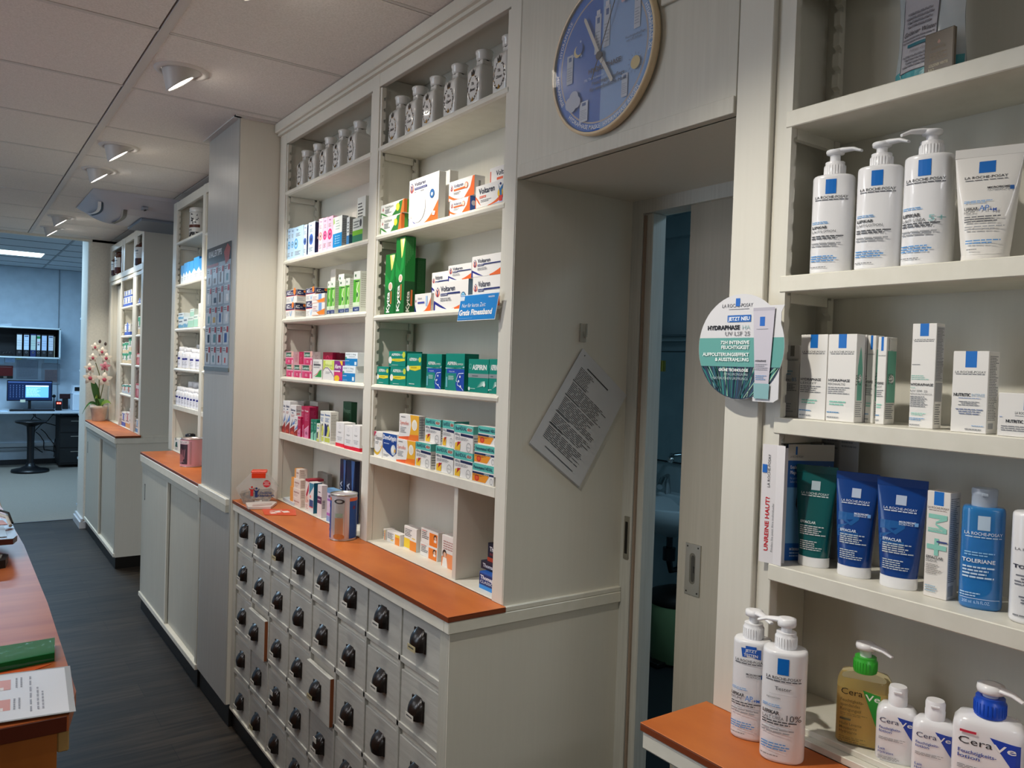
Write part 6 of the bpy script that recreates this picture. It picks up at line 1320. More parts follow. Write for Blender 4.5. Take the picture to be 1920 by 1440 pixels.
    ('farw', 1.191, 7.1564, 1.7523, 0.2583, 0.05, 0.0917, 0, 'white carton with blue foot, second left shelf of far unit'),
    ('farg', 1.193, 7.3262, 1.5223, 0.0989, 0.05, 0.0826, 0, 'lower white-green packet, far left on the third far shelf'),
    ('farg', 1.193, 7.3315, 1.6053, 0.0882, 0.05, 0.082, 0, 'upper white-green packet, far left on the third far shelf'),
    ('farg', 1.193, 7.1801, 1.5223, 0.1866, 0.05, 0.0833, 0, 'lower white-green packet, middle on the third far shelf'),
    ('farg', 1.193, 7.1908, 1.606, 0.1868, 0.05, 0.0872, 0, 'upper white-green packet, middle on the third far shelf'),
    ('farg', 1.193, 7.0212, 1.5223, 0.1248, 0.05, 0.0987, 0, 'lower white-green packet by the divider on the third far shelf'),
    ('farg', 1.193, 7.0312, 1.6214, 0.1201, 0.05, 0.1138, 0, 'upper tall white-green packet by the divider on the third far shelf'),
    ('farm', 1.193, 7.3455, 1.2703, 0.0602, 0.05, 0.0664, 0, 'pale carton, first on the fourth far shelf'),
    ('farm', 1.193, 7.2357, 1.2703, 0.1424, 0.05, 0.0711, 0, 'pale carton, second on the fourth far shelf'),
    ('farm', 1.193, 7.0534, 1.2703, 0.2056, 0.05, 0.0768, 0, 'white-green-red carton, third on the fourth far shelf'),
    ('faro', 1.197, 7.4226, 0.9943, -0.0939, 0.05, 0.108, 0, 'peach carton, first on the base board of the far unit'),
    ('farw', 1.197, 7.2871, 0.9943, 0.1771, 0.05, 0.1151, 0, 'white-blue carton, second on the base board of the far unit'),
    ('faro', 1.197, 7.1028, 0.9943, 0.1649, 0.05, 0.1268, 0, 'peach carton, third on the base board of the far unit'),
    ('faro', 1.197, 6.9774, 0.9943, 0.0748, 0.05, 0.1631, 0, 'peach carton, last before the far divider'),
    ('farw', 1.191, 6.6601, 1.9923, 0.1469, 0.05, 0.0216, 0, 'orange-white carton, near right column top of far unit'),
    ('farg', 1.191, 6.6374, 1.7523, 0.1295, 0.05, 0.1374, 0, 'tall white-green carton in the right column of the far unit'),
    ('farr', 1.191, 6.6654, 1.5173, 0.1364, 0.05, 0.0881, 0, 'pink-red carton in the right column of the far unit'),
    ('farw', 1.222, 6.655, 1.2643, 0.14, 0.05, 0.211, 0, 'tall white carton, right column of the far unit'),
    ('farr', 1.175, 6.6303, 1.2643, 0.1479, 0.03, 0.1059, 0, 'red carton before the tall white one, far right column'),
    ('farb', 1.195, 6.6686, 0.9943, 0.1299, 0.05, 0.1016, 0, 'white-blue carton on the base board, right column of far unit'),
    ('lrb', 1.225, 0.8543, 1.5283, 0.0295, 0.05, 0.1247, 0, 'small white serum box with silver tab, leftmost on the box shelf'),
    ('lrp1', 1.205, 0.7986, 1.5283, 0.0507, 0.05, 0.1422, 0, 'white cream box with blue tab, left of the touching pair'),
    ('lrp2', 1.19, 0.7453, 1.5283, 0.0503, 0.024, 0.142, 0, 'white cream box with blue tab, right of the touching pair'),
    ('lrs', 1.217, 0.727, 1.5283, 0.0142, 0.024, 0.1421, 0, 'white box showing its green printed side, first behind the pair'),
    ('lrs', 1.217, 0.7111, 1.5283, 0.0142, 0.024, 0.1408, 0, 'white box showing its green printed side, second behind the pair'),
    ('lrs', 1.21, 0.6873, 1.5283, 0.0142, 0.0301, 0.1378, 0, 'white box showing its green printed side, third behind the pair'),
    ('lrt', 1.194, 0.6153, 1.5283, 0.036, 0.024, 0.1562, 0, 'tall slim white cream box with blue tab, standing alone'),
    ('lrn', 1.1838, 0.5411, 1.5283, 0.048, 0.0317, 0.1147, 0, 'medium white cream box with blue tab, right of the slim one'),
    ('lrj', 1.198, 0.4768, 1.5283, 0.0477, 0.07, 0.0585, 0, 'low white jar box with blue tab at the right photo edge'),
    ('duo', 1.22, 0.5947, 1.2753, 0.0343, 0.03, 0.1592, 0, 'white box with large mint M beside the blue tubes'),
]
for (dz, X_, Y_, Z_, w, d, h, rot, lab) in PRODUCTS:
    b = B(); globals()['d_'+dz](b, w, d, h)
    nm = 'skin_care_box' if dz.startswith('lr') or dz == 'duo' else ('eye_drop_box' if dz.startswith('eye') else 'medicine_box')
    o = b.build(nm, None, (X_, Y_, Z_), (0, 0, -PI/2+math.radians(rot)))
    tag(o, lab, 'box', GROUPS.get(dz))

# ------------------------------------------------------------------ bottles and tubes
HALF = -PI/2
WP = M('#eeeef0', .25, coat=.3); WPC = M('#f1f1f3', .3)
def product(name, label, cat, X_, Y_, Z_, rot=0, group=None):
    return tag(empty(name, (X_, Y_, Z_+.0003), (0, 0, HALF+math.radians(rot))), label, cat, group)
def pump_parts(t, z, rc, hc, hn, htop, ang, col=WPC, headcol=WPC, nozzle=.045):
    """collar, neck, head with spout; z = top of body"""
    b = B(); b.lathe([(rc, z-.001), (rc*1.02, z+.002), (rc*1.02, z+hc*.75), (rc*.93, z+hc*.8), (rc*.93, z+hc)], col, n=26)
    for k in range(26): 
        a = 2*PI*k/26; b.box(rc*1.02*math.cos(a)-.0005, rc*1.02*math.cos(a)+.0005, rc*1.02*math.sin(a)-.0005, rc*1.02*math.sin(a)+.0005, z+.003, z+hc*.72, col)
    b.build('collar', t)
    b = B(); b.lathe([(rc*.50, z+hc-.001), (rc*.50, hn), (rc*.62, hn+.002)], headcol, n=20, cap=False); b.build('neck', t)
    b = B(); b.lathe([(rc*.55, hn), (rc*.85, hn+.002), (rc*.90, hn+.006), (rc*.86, htop-.001), (rc*.55, htop)], headcol, n=24)
    ca, sa = math.cos(ang), math.sin(ang); zz = (hn+htop)/2+.001
    b.tube([(0, 0, zz+.001), (ca*.015, sa*.015, zz+.0015), (ca*nozzle*.7, sa*nozzle*.7, zz+.0005), (ca*nozzle, sa*nozzle, zz-.005)], [.0075, .0068, .0052, .0035], headcol, 12, sq=(1.25, .62))
    b.build('pump_head', t)
def oval_body(t, w, d, h, m, name='body', sh=.006, expo=2.6, z0=0, printfn=None, neck=.012):
    b = B(); rx = w/2
    prof = [(rx*.90, 0), (rx*.98, .002), (rx, .005), (rx, h-sh), (rx*.985, h-sh*.45), (rx*.93, h-sh*.12), (rx*.86, h), (neck, h+.001)]
    b.lathe([(r, z+z0) for r, z in prof], m, n=40, sx=1, sy=d/w, expo=expo)
    o = b.build(name, t)
    if printfn:
        b2 = B(); p = round_front(b2, w/2, d/2, w, h, z0, expo); printfn(p); b2.build('label', t)
    return o
def lrp_print(sub, subcol=INKC, urea=None, tag_=None, ap=False, tester=False):
    def fn(p):
        if tag_: p.poly([(.30, .84), (.42, .84), (.42, .86), (.78, .83), (.78, .93), (.66, .93), (.66, .955), (.38, .955), (.38, .93), (.26, .93)], K('#2a62c0')); p.text(.52, .895, .028, 'JETZT', K('#f2f4fa'), al='c', w=.3, bold=.02); p.text(.52, .85, .028, 'TESTEN', K('#f2f4fa'), al='c', w=.36, bold=.02)
        else: p.rect(.36, .80, .61, .945, K(LRPB))
        p.text(.5, .755 if not tag_ else .79, .026, 'LA ROCHE-POSAY', K('#3c3d42'), al='c', w=.76, bold=.005); p.lines(.12, .735 if not tag_ else .77, .88, .748 if not tag_ else .783, 1, K('#6a6c72'), fill=.8, ragged=0)
        if tester: p.text(.5, .66, .032, 'Tester', K('#4a4c52'), al='c', w=.36); p.rect(.2, .62, .8, .622, K('#b8b8bc')); p.text(.15, .58, .014, 'INNOVATION', K(INKC), w=.3)
        if ap or tag_: p.text(.42, .665, .017, 'MICROBIOME', K('#3c3d42'), w=.40, bold=.02); p.text(.42, .640, .020, 'SCIENCE', K('#8a8c90'), w=.36); p.rect(.79, .64, .87, .68, K('#2a62a8'))
        p.lines(.07, .50, .62, .53, 2, K('#7ab0e4'), seed=2)
        if urea: p.text(.08, .44, .030, 'LIPIKAR', K('#2c2d32'), w=.36, bold=.03); p.text(.08, .395, .028, 'LAIT UREA', K('#4c4e54'), w=.46); p.text(.60, .395, .055, urea, K('#8fc4c4' if urea == '5+' else '#54565c'), w=.3)
        elif tag_ or ap: p.text(.06, .44, .030, 'LIPIKAR', K('#2c2d32'), w=.34, bold=.03); p.text(.06, .405, .024, 'BAUME', K('#4c4e54'), w=.28); p.text(.42, .405, .055, 'AP', K('#3f8ad8'), w=.2); p.text(.64, .405, .028, '+M', K('#2a62c0'), w=.14, bold=.03)
        else: p.text(.08, .455, .026, 'LIPIKAR', K('#2c2d32'), w=.36, bold=.03); p.text(.08, .415, .024, 'LAIT/LOTION', K('#4c4e54'), w=.56)
        p.lines(.08, .345, .9, .39, 2, K('#55575c'), seed=4, fill=.5); p.lines(.08, .27, .95, .32, 2, K('#a4a6aa'), seed=5, fill=.5); p.lines(.08, .12, .8, .19, 3, K('#5a9ad8'), seed=6); p.lines(.08, .06, .5, .08, 1, K('#8a8c90'), seed=7)
    return fn
def lip(label, X_, Y_, Z_, w, d, hb, hc, hn, ht, ang, fn, rot=0, group='white skin care pump bottles'):
    t = product('pump_bottle', label, 'bottle', X_, Y_, Z_, rot, group); oval_body(t, w, d, hb, WP, printfn=fn)
    pump_parts(t, hb, .0165, hc, hn, ht, ang); return t
lip('white pump bottle with blue square, leftmost on the upper skin care shelf', 1.205, .790, 1.770, .066, .058, .165, .024, .201, .210, -.35, lrp_print('LAIT'), rot=25)
lip('white pump bottle with blue square, second on the upper skin care shelf', 1.205, .708, 1.770, .067, .058, .165, .022, .197, .206, -.45, lrp_print('LAIT'), rot=22)
lip('tallest white pump bottle of the upper shelf, pale green 5 plus print', 1.205, .629, 1.770, .070, .060, .167, .023, .199, .208, -2.5, lrp_print('U', urea='5+'), rot=14)
lip('white pump bottle with blue sticker, left of the two on the worktop', 1.113, .846, .989, .062, .050, .166, .026, .202, .214, -.75, lrp_print('', tag_=True), rot=28, group='white pump bottles on the lower right worktop')
lip('white tester pump bottle, right of the two on the worktop', 1.096, .770, .989, .068, .056, .176, .026, .209, .224, -3.3, lrp_print('', urea='10%', tester=True), rot=32, group='white pump bottles on the lower right worktop')

def squeeze_tube(label, X_, Y_, Z_, wcap, wtop, h, hcap, m, capm, fn, rot=0, th=.034, group=None):
    t = product('cream_tube', label, 'tube', X_, Y_, Z_, rot, group)
    b = B(); b.lathe([(wcap/2*.96, 0), (wcap/2, .002), (wcap/2*.99, hcap)], capm, n=32, sy=th/wcap); b.build('cap', t)
    b = B(); n = 32; secs = 12; vs = []
    def ww(t_): return (wcap*.98)+(wtop-wcap*.98)*t_**.9
    def dd(t_): return th*.97*(1-t_**1.6)+.0016
    for j in range(secs+1):
        t_ = j/secs; z = hcap+(h-.012-hcap)*t_
        for k in range(n):
            a = 2*PI*k/n; ex = 2+1.5*t_; q = (abs(math.cos(a))**ex+abs(math.sin(a))**ex)**(-1/ex)
            vs.append((ww(t_)/2*math.cos(a)*q, dd(t_)/2*math.sin(a)*q, z))
    b.add(vs, [(j*n+k, j*n+(k+1) % n, (j+1)*n+(k+1) % n, (j+1)*n+k) for j in range(secs) for k in range(n)], m, True)
    b.box(-wtop/2, wtop/2, -.0012, .0012, h-.013, h, m, .0004); b.build('body', t)
    b = B(); H = h-hcap-.013
    def P(a, z, k):
        t_ = min(1, max(0, z/H)); x = (a-wtop/2); x = max(-ww(t_)/2*.98, min(ww(t_)/2*.98, x)); ex = 2+1.5*t_; q = min(.999, abs(x)/(ww(t_)/2))
        y = -dd(t_)/2*(1-q**ex)**(1/ex)-EPS*2*k-.0002
        return (x, y, hcap+z)
    p = Print(b, P, wtop, H, .008); fn(p); b.build('label', t)
    return t
def tube_print(c1, logo, word, c2='#c9d2d4', mb=False, big=False, dark=False):
    def fn(p):
        if big:
            for q in ([(.12, .62), (.62, .62), (.62, .555), (.12, .52)], [(.12, .40), (.62, .40), (.62, .335), (.12, .335)], [(.12, .56), (.45, .47), (.62, .55), (.62, .60), (.40, .51), (.12, .61)], [(.12, .40), (.40, .50), (.12, .46)]): p.poly(q, K('#1f5ea0', .3)); p.k -= 1
            p.k += 1
        for i in range(6): p.rect(.40, .80+.018*i, .61, .818+.018*i, K(logo)); p.k -= 1
        p.k += 1
        p.text(.5, .745, .027, 'LA ROCHE-POSAY', K(c1), al='c', w=.66, bold=.005); p.lines(.18, .722, .82, .738, 1, K(c1), fill=.7, ragged=0)
        if mb: p.text(.50, .61, .02, 'MICROBIOME', K(c1), w=.32, bold=.03); p.text(.50, .585, .02, 'SCIENCE', K(c1), w=.28); p.rect(.80, .585, .87, .625, K('#7ab0e8'))
        p.text(.20, .40, .030, word, K(c1), w=.38, bold=.03); p.lines(.20, .26, .82, .38, 5, K(c2), seed=3, fill=.5); p.lines(.22, .08, .75, .20, 5, K(c2), seed=5)
    return fn
BLT = M('#0f3f88', .2, coat=.5); TLT = M('#0f5a5c', .2, coat=.5)
def apm(p):
    for i in range(6): p.poly([(.36, .83+.02*i), (.60, .83+.02*i), (.604, .85+.02*i), (.364, .85+.02*i)], K('#1a6cc0')); p.k -= 1
    p.k += 1
    p.text(.47, .775, .026, 'LA ROCHE-POSAY', K('#3c3d42'), al='c', w=.62, bold=.005); p.lines(.17, .75, .78, .765, 1, K('#6a6c72'), ragged=0); p.text(.50, .665, .018, 'MICROBIOME', K('#3c3d42'), w=.32, bold=.03); p.text(.50, .64, .02, 'SCIENCE', K('#8a8c90'), w=.30); p.rect(.82, .64, .88, .68, K('#2a62a8'))
    p.lines(.17, .52, .6, .55, 2, K('#5a9ad8')); p.text(.18, .45, .030, 'LIPIKAR', K('#3c3d42'), w=.20, bold=.02); p.text(.40, .44, .055, 'AP', K('#3f7ac8'), w=.14); p.text(.55, .43, .028, '+M', K('#2a52a8'), w=.1, bold=.03); p.text(.18, .415, .024, 'BAUME', K(INKC), w=.16); p.lines(.19, .32, .76, .39, 3, K('#6a6c72'), seed=3, fill=.5); p.lines(.2, .24, .8, .29, 2, K('#a9abb0')); p.lines(.22, .10, .75, .15, 2, K('#5a9ad8')); p.lines(.24, .04, .4, .06, 1, K(GRYT))
squeeze_tube('large white cream tube with blue square on the upper skin care shelf', 1.200, .5435, 1.770, .061, .085, .164, .010, M('#ece9e4', .28, coat=.3), M('#ece9e4', .28), apm, rot=20)
squeeze_tube('dark teal cleansing tube with white cap, front of the blue leaflet', 1.215, .806, 1.275, .052, .070, .172, .017, TLT, WPC, tube_print('#d8e6e6', '#b9cbd6', 'EFFACLAR'), rot=16, group='coloured cleansing tubes')
squeeze_tube('royal blue cleansing tube with white cap, left of the blue pair', 1.215, .731, 1.275, .053, .068, .170, .018, BLT, WPC, tube_print('#d6e2f2', '#b5c4da', 'EFFACLAR', mb=True, big=True), rot=14, group='coloured cleansing tubes')
squeeze_tube('royal blue cleansing tube with white cap, right of the blue pair', 1.215, .656, 1.275, .055, .074, .170, .018, BLT, WPC, tube_print('#d6e2f2', '#b5c4da', 'EFFACLAR', mb=True, big=True), rot=14, group='coloured cleansing tubes')

# translucent blue bottle
t = product('lotion_bottle', 'clear blue lotion bottle with pale flip cap', 'bottle', 1.22, .5375, 1.275, 26)
GB = M('#3f9ce8', .06, trans=.45, ior=1.38, coat=.6)
oval_body(t, .055, .042, .146, GB, 'body', sh=.008, printfn=None)
b = B(); rx = .0262
b.lathe([(rx*.9, .003), (rx, .006), (rx, .112)], M('#1c8cf0', .2, trans=.2, ior=1.36), n=36, sy=.042/.055*.98, expo=2.6); b.build('liquid', t)
b = B(); p = round_front(b, .0275, .021, .055, .146, 0, 2.6); p.rect(.36, .78, .64, .92, K('#c6dcf0')); p.text(.5, .73, .03, 'LA ROCHE-POSAY', K('#e6f2fc'), al='c', w=.84, bold=.01); p.lines(.1, .70, .9, .72, 1, K('#d2e8f8'), ragged=0); p.lines(.1, .52, .8, .57, 2, K('#9cd0f4')); p.text(.06, .46, .036, 'TOLERIANE', K('#f2f8fd'), w=.72, bold=.02); p.lines(.08, .30, .85, .43, 4, K('#cfe6f8'), seed=4, fill=.5); p.lines(.05, .12, .5, .17, 2, K('#b8daf4')); p.rect(.05, .105, .9, .11, K('#d6eafa')); p.text(.1, .06, .03, '200 ml  6.76 FL.OZ.', K('#b8daf4'), w=.6); b.build('label', t)
CAPW = M('#c9d6e6', .25, trans=.25)
b = B(); b.lathe([(.016, .146), (.0163, .148), (.0163, .162), (.0168, .163), (.0168, .170), (.0155, .172)], CAPW, n=28); b.box(-.004, .004, -.0185, -.0155, .162, .166, CAPW, .0005); b.build('flip_cap', t)
t = product('lotion_bottle', 'white cleansing milk bottle with large blue square, cut by the right edge', 'bottle', 1.21, .462, 1.275, 22)
oval_body(t, .062, .048, .150, WP, printfn=lambda p: (p.rect(.30, .72, .72, .90, K('#1a6cc8')), p.text(.08, .66, .024, 'LA ROCHE-POSAY', K('#6a6c72'), w=.8), p.text(.06, .50, .032, 'TOLERIANE', K('#3c3d4c'), w=.8, bold=.03), p.lines(.1, .34, .9, .45, 4, K('#7a7c86'), al='c'), p.lines(.1, .18, .9, .26, 3, K('#7a7c86'), al='c', seed=5), p.disc(.45, .30, .12, K('#c9dcf0'), ry=.015), p.lines(.1, .06, .6, .09, 1, K(GRYT))))
b = B(); b.lathe([(.0165, .150), (.0168, .152), (.0168, .171), (.015, .173)], WPC, n=28); b.build('flip_cap', t)

# drugstore lotions with triangle logo
def triangle_label(p, col, big=True, a0=.30, txt=('Feuchtigkeits-', 'lotion'), tc='#2a4aa0', z=.72, pill=True, cl='#2c2d32', body2='#2a4aa0'):
    p.poly([(.52, z+.14), (.93, z+.10), (.93, z-.30)], K(col)); 
    p.text(.10, z, .085, 'Cera', K(cl), w=.46, bold=.0); p.text(.565, z-.01, .085, 'Ve', K('#f4f4f2'), w=.31, bold=.01)
    p.text(.10, z-.115, .045, txt[0], K(tc), w=.52, bold=.01); p.text(.10, z-.175, .045, txt[1], K(tc), w=.30, bold=.01)
    if len(txt) > 2: p.text(.10, z-.235, .045, txt[2], K(tc), w=.45, bold=.01)
    p.lines(.10, z-.31, .78, z-.255, 3, K(GRYT), seed=3); p.rect(.10, z-.40, .34, z-.365, K('#6c6e74')) if pill else None
    p.text(.10, z-.49, .042, 'Lait', K(body2), w=.16, bold=.01); p.text(.10, z-.55, .042, 'Hydratant', K(body2), w=.36, bold=.01); p.lines(.10, z-.66, .7, z-.59, 3, K(GRYT), seed=6)
t = product('pump_bottle', 'clear amber oil pump bottle with green collar, lower right shelf', 'bottle', 1.213, .703, 1.011, 26)
OIL = M('#fbf0cc', .04, trans=.9, ior=1.25); OILB = M('#f2d67c', .35, trans=.25, ior=1.3)
b = B(); w, d, h = .080, .050, .116
b.lathe([(w/2*.93, 0), (w/2, .005), (w/2, h-.020), (w/2*.97, h-.012), (w/2*.84, h-.004), (w/2*.45, h), (.014, h+.001)], OIL, n=44, sy=d/w, expo=4.5); b.build('body', t)
b = B(); b.lathe([(w/2*.90, .003), (w/2*.965, .006), (w/2*.965, h-.026)], OILB, n=40, sy=d/w*.96, expo=4.5); b.build('oil', t)
b = B(); p = round_front(b, w/2*1.02, d/2*1.01, w, h, 0, 4.5); p.text(.10, .70, .085, 'Cera', K('#2a2418'), w=.40, bold=.0); p.poly([(.50, .80), (.82, .76), (.82, .22)], K('#2f9a3c')); p.text(.545, .67, .085, 'Ve', K('#f0f4e8'), w=.27, bold=.01)
for i, s_ in enumerate(('Feuchtigkeits-', 'spendendes', 'Reinigungsöl')): p.text(.10, .60-.062*i, .042, s_, K('#6b5a2a'), w=(.42, .36, .38)[i], bold=.01)
p.lines(.10, .41, .62, .45, 2, K('#8c7a40')); p.rect(.10, .345, .30, .375, K('#5c5a40')); 
for i, s_ in enumerate(('Huile Lavante', 'Moussante', 'Hydratante')): p.text(.10, .28-.055*i, .04, s_, K('#6b5a2a'), w=(.40, .32, .32)[i], bold=.01)
p.lines(.10, .05, .6, .13, 3, K('#8c7a40')); b.build('label', t)
pump_parts(t, h, .0175, .024, .150, .162, -.5, M('#3fb83c', .3), WPC)
def lotion(label, X_, Y_, w, d, h, ht, rot=26):
    t = product('lotion_bottle', label, 'bottle', X_, Y_, 1.011, rot, 'small white lotion bottles with blue triangle')
    b = B(); b.lathe([(w/2*.93, 0), (w/2, .004), (w/2, h-.016), (w/2*.95, h-.008), (w/2*.75, h-.001), (.012, h)], WP, n=40, sy=d/w, expo=3.6); b.build('body', t)
    b = B(); p = round_front(b, w/2, d/2, w, h, 0, 3.6); triangle_label(p, '#2a4ab0', pill=False, z=.70, cl='#4a4c6a'); b.build('label', t)
    b = B(); b.lathe([(.0135, h-.001), (.0138, h+.012), (.0132, h+.013), (.0135, ht-.004), (.012, ht)], WPC, n=26); b.box(-.006, .006, -.0150, -.012, ht-.008, ht-.005, WPC, .0005); b.build('disc_cap', t)
lotion('small white lotion bottle with blue triangle, right of the amber bottle', 1.205, .643, .058, .038, .086, .114)
lotion('small white lotion bottle with blue triangle, next to the blue-collared pump', 1.205, .586, .058, .038, .086, .113)
def big_lotion(label, X_, Y_, col, rot=22, pump=True):
    t = product('pump_bottle', label, 'bottle', X_, Y_, 1.011, rot, None); w, d, h = .090, .052, .116
    b = B(); b.lathe([(w/2*.93, 0), (w/2, .005), (w/2, h-.020), (w/2*.97, h-.012), (w/2*.84, h-.004), (w/2*.45, h), (.014, h+.001)], WP, n=44, sy=d/w, expo=4.2); b.build('body', t)
    b = B(); p = round_front(b, w/2, d/2, w, h, 0, 4.2); triangle_label(p, '#1f44b4', z=.66); p.rect(.12, .80, .34, .83, K('#c8324a')); b.build('label', t)
    if pump: pump_parts(t, h, .020, .026, .146, .160, -.5, M(col, .3), WPC)
    return t
big_lotion('white lotion pump bottle with royal blue collar', 1.215, .515, '#1a4fc4')
t = big_lotion('white lotion bottle cut off by the lower right photo edge', 1.215, .412, '#1a4fc4', pump=False)
b = B(); b.lathe([(.016, .115), (.0165, .135), (.015, .138)], WPC, n=24); b.build('cap', t)

# ------------------------------------------------------------------ apothecary porcelain jars
POR = M('#dcdbd6', .12, coat=.6); GOLD = M('#9a7428', .3, metal=.8); BLKI = M('#2a2621', .4)
JW = ('Bals', 'Camph', 'Aconit', 'Opii', 'Benz', 'Chinae', 'Arnic', 'Valer', 'Digit', 'Lauda', 'Gent')
def jar(Y_, z, label, word, seed, xx=1.212):
    t = product('porcelain_jar', label, 'jar', xx, Y_, z, 0, 'white porcelain apothecary jars')
    w = .072; h = .122
    b = B(); r = w/2
    b.lathe([(r*.97, 0), (r, .002), (r, .092), (r*.98, .098), (r*.85, .108), (r*.62, .116), (r*.50, .119), (r*.48, .130)], POR, n=48, expo=9, cap=True); 
    b.build('body', t)
    b = B(); b.lathe([(r*.46, .1305), (r*.60, .132), (r*.66, .137), (r*.66, .146), (r*.72, .150), (r*.74, .156), (r*.70, .158), (.001, .159)], POR, n=30); b.build('stopper', t)
    b = B(); b.lathe([(r*.49, .1285), (r*.50, .130), (r*.49, .1315)], M('#1d1a17', .6), n=30, cap=False); b.build('seal', t)
    b = B(); p = front(b, w, .11, -w/2-.0002); rd = random.Random(seed); n = 22
    for k in range(n):
        a = 2*PI*k/n+PI/2
        if abs((a-PI/2+PI) % (2*PI)-PI) < .3: continue
        cx = .5+.34*math.cos(a); cy = .46+.31*math.sin(a)
        for j in range(3):
            aa = a+rd.uniform(-.8, .8)+PI/2; l = rd.uniform(.045, .075)
            x1 = cx+rd.uniform(-.04, .04); y1 = cy+rd.uniform(-.03, .03)
            p.poly([(x1-l*math.cos(aa), y1-l*math.sin(aa)*w/.11), (x1+.018*math.sin(aa), y1-.012*math.cos(aa)), (x1+l*math.cos(aa), y1+l*math.sin(aa)*w/.11), (x1-.018*math.sin(aa), y1+.012*math.cos(aa))], GOLD if rd.random() < .22 else BLKI); p.k -= 1
    p.k += 1; p.poly([(.38, .78), (.62, .78), (.66, .92), (.58, .85), (.5, .95), (.42, .85), (.34, .92)], BLKI); p.rect(.40, .755, .60, .778, GOLD); p.poly([(.42, .12), (.58, .12), (.54, .2), (.5, .24), (.46, .2)], GOLD)
    p.text(.5, .53, .075, 'Tit.', BLKI, al='c', w=.2, shear=.2, bold=.02); p.text(.5, .38, .075, word, BLKI, al='c', w=.38, shear=.2, bold=.02); b.build('wreath_label', t)
for i, y in enumerate((2.405, 2.285, 2.170, 2.040, 1.907, 1.776)):
    jar(y, 2.324, ['first', 'second', 'third', 'fourth', 'fifth', 'sixth'][i]+' porcelain jar from the left on the top shelf of the doorway bay', JW[i], i)
for i, y in enumerate((3.272, 3.140, 3.018, 2.882, 2.742)):
    jar(y, 2.320, ['first', 'second', 'third', 'fourth', 'fifth'][i]+' porcelain jar from the left on the top shelf of the pillar bay', JW[6+i-1], 20+i)

# decorated ceramic jar on the middle unit
t = product('ceramic_jar', 'black and white decorated ceramic jar on the top shelf past the pillar', 'jar', 1.225, 5.14, 2.322, 0)
b = B(); r = .055; b.lathe([(r*.9, 0), (r, .004), (r, .150), (r*.95, .154)], POR, n=32); b.build('body', t)
b = B(); b.lathe([(r*1.0, .1545), (r*1.03, .156), (r*1.03, .180), (r*.9, .184)], POR, n=32); b.build('lid', t)
b = B(); p = round_front(b, r, r, .16, .150); rd = random.Random(4)
p.rect(.0, .02, 1, .22, M('#1c1a1a', .3)); p.rect(.0, .40, 1, .52, M('#5a2c1c', .3))
for i in range(34): x, y = rd.uniform(.03, .92), rd.choice([rd.uniform(.03, .2), rd.uniform(.55, .95)]); p.poly([(x, y), (x+rd.uniform(.03, .12), y+rd.uniform(-.03, .05)), (x+rd.uniform(0, .08), y+rd.uniform(.03, .10))], M('#1d1b20' if y > .3 else '#c9c7c2', .3)); p.k -= 1
p.k += 1; p.rect(.22, .25, .80, .37, M('#d9d7cf', .4)); p.text(.3, .27, .07, 'THERIAK', M('#222222', .5), w=.4, bold=.03); b.build('painted_band', t)

# white supplement jars past the pillar
def supp(name, label, Y_, z, r, h, X_=1.205, group='white supplement jars past the pillar'):
    t = product(name, label, 'jar', X_, Y_, z, 0, group)
    b = B(); b.lathe([(r*.95, 0), (r, .004), (r, h*.70), (r*.92, h*.77), (r*.78, h*.80)], WP, n=24); b.build('body', t)
    b = B(); b.lathe([(r*.80, h*.80), (r*.82, h*.81), (r*.82, h*.98), (r*.76, h)], WPC, n=24); b.build('lid', t)
    b = B(); p = round_front(b, r, r, r*2.6, h*.7); p.rect(.15, .05, .85, .85, K('#e6e8f2')); p.rect(.25, .58, .75, .72, K('#3a3a86')); p.lines(.25, .2, .75, .5, 4, K('#a6a8b8')); b.build('label', t)
for i, (y, r, h, x) in enumerate(((5.345, .038, .135, 1.205), (5.235, .042, .125, 1.21), (5.13, .040, .128, 1.20), (5.00, .052, .120, 1.212), (4.87, .050, .118, 1.212), (5.18, .040, .150, 1.272))):
    supp('supplement_jar', 'white jar with purple mark, '+['leftmost on the fourth shelf past the pillar', 'second on the fourth shelf past the pillar', 'third on the fourth shelf past the pillar', 'wide fourth one on that shelf past the pillar', 'wide one beside the post past the pillar', 'tall one in the back row past the pillar'][i], y, 1.520, r, h, x)
for i in range(8):
    supp('supplement_bottle', 'white bottle with navy mark, '+['first', 'second', 'third', 'fourth', 'fifth', 'sixth', 'seventh', 'eighth'][i]+' in the front row below', 5.355-.073*i, 1.284, .032, .118-.002*(i % 3), 1.195, 'white supplement bottles in a row')
for i in range(4):
    supp('supplement_bottle', 'white bottle with lid showing, '+['first', 'second', 'third', 'fourth'][i]+' of the rear row below', 5.33-.13*i, 1.284, .043, .150, 1.265, 'white supplement bottles in the rear row')
t = product('medicine_bottle', 'dark capped white bottle behind the pink tin', 'bottle', 1.22, 5.20, .993, 0)
b = B(); b.lathe([(.038, 0), (.04, .004), (.04, .08), (.025, .095)], WP, n=22); b.build('body', t)
b = B(); b.lathe([(.027, .095), (.03, .097), (.03, .115), (.018, .12)], M('#33353a', .3, metal=.6), n=22); b.build('cap', t)

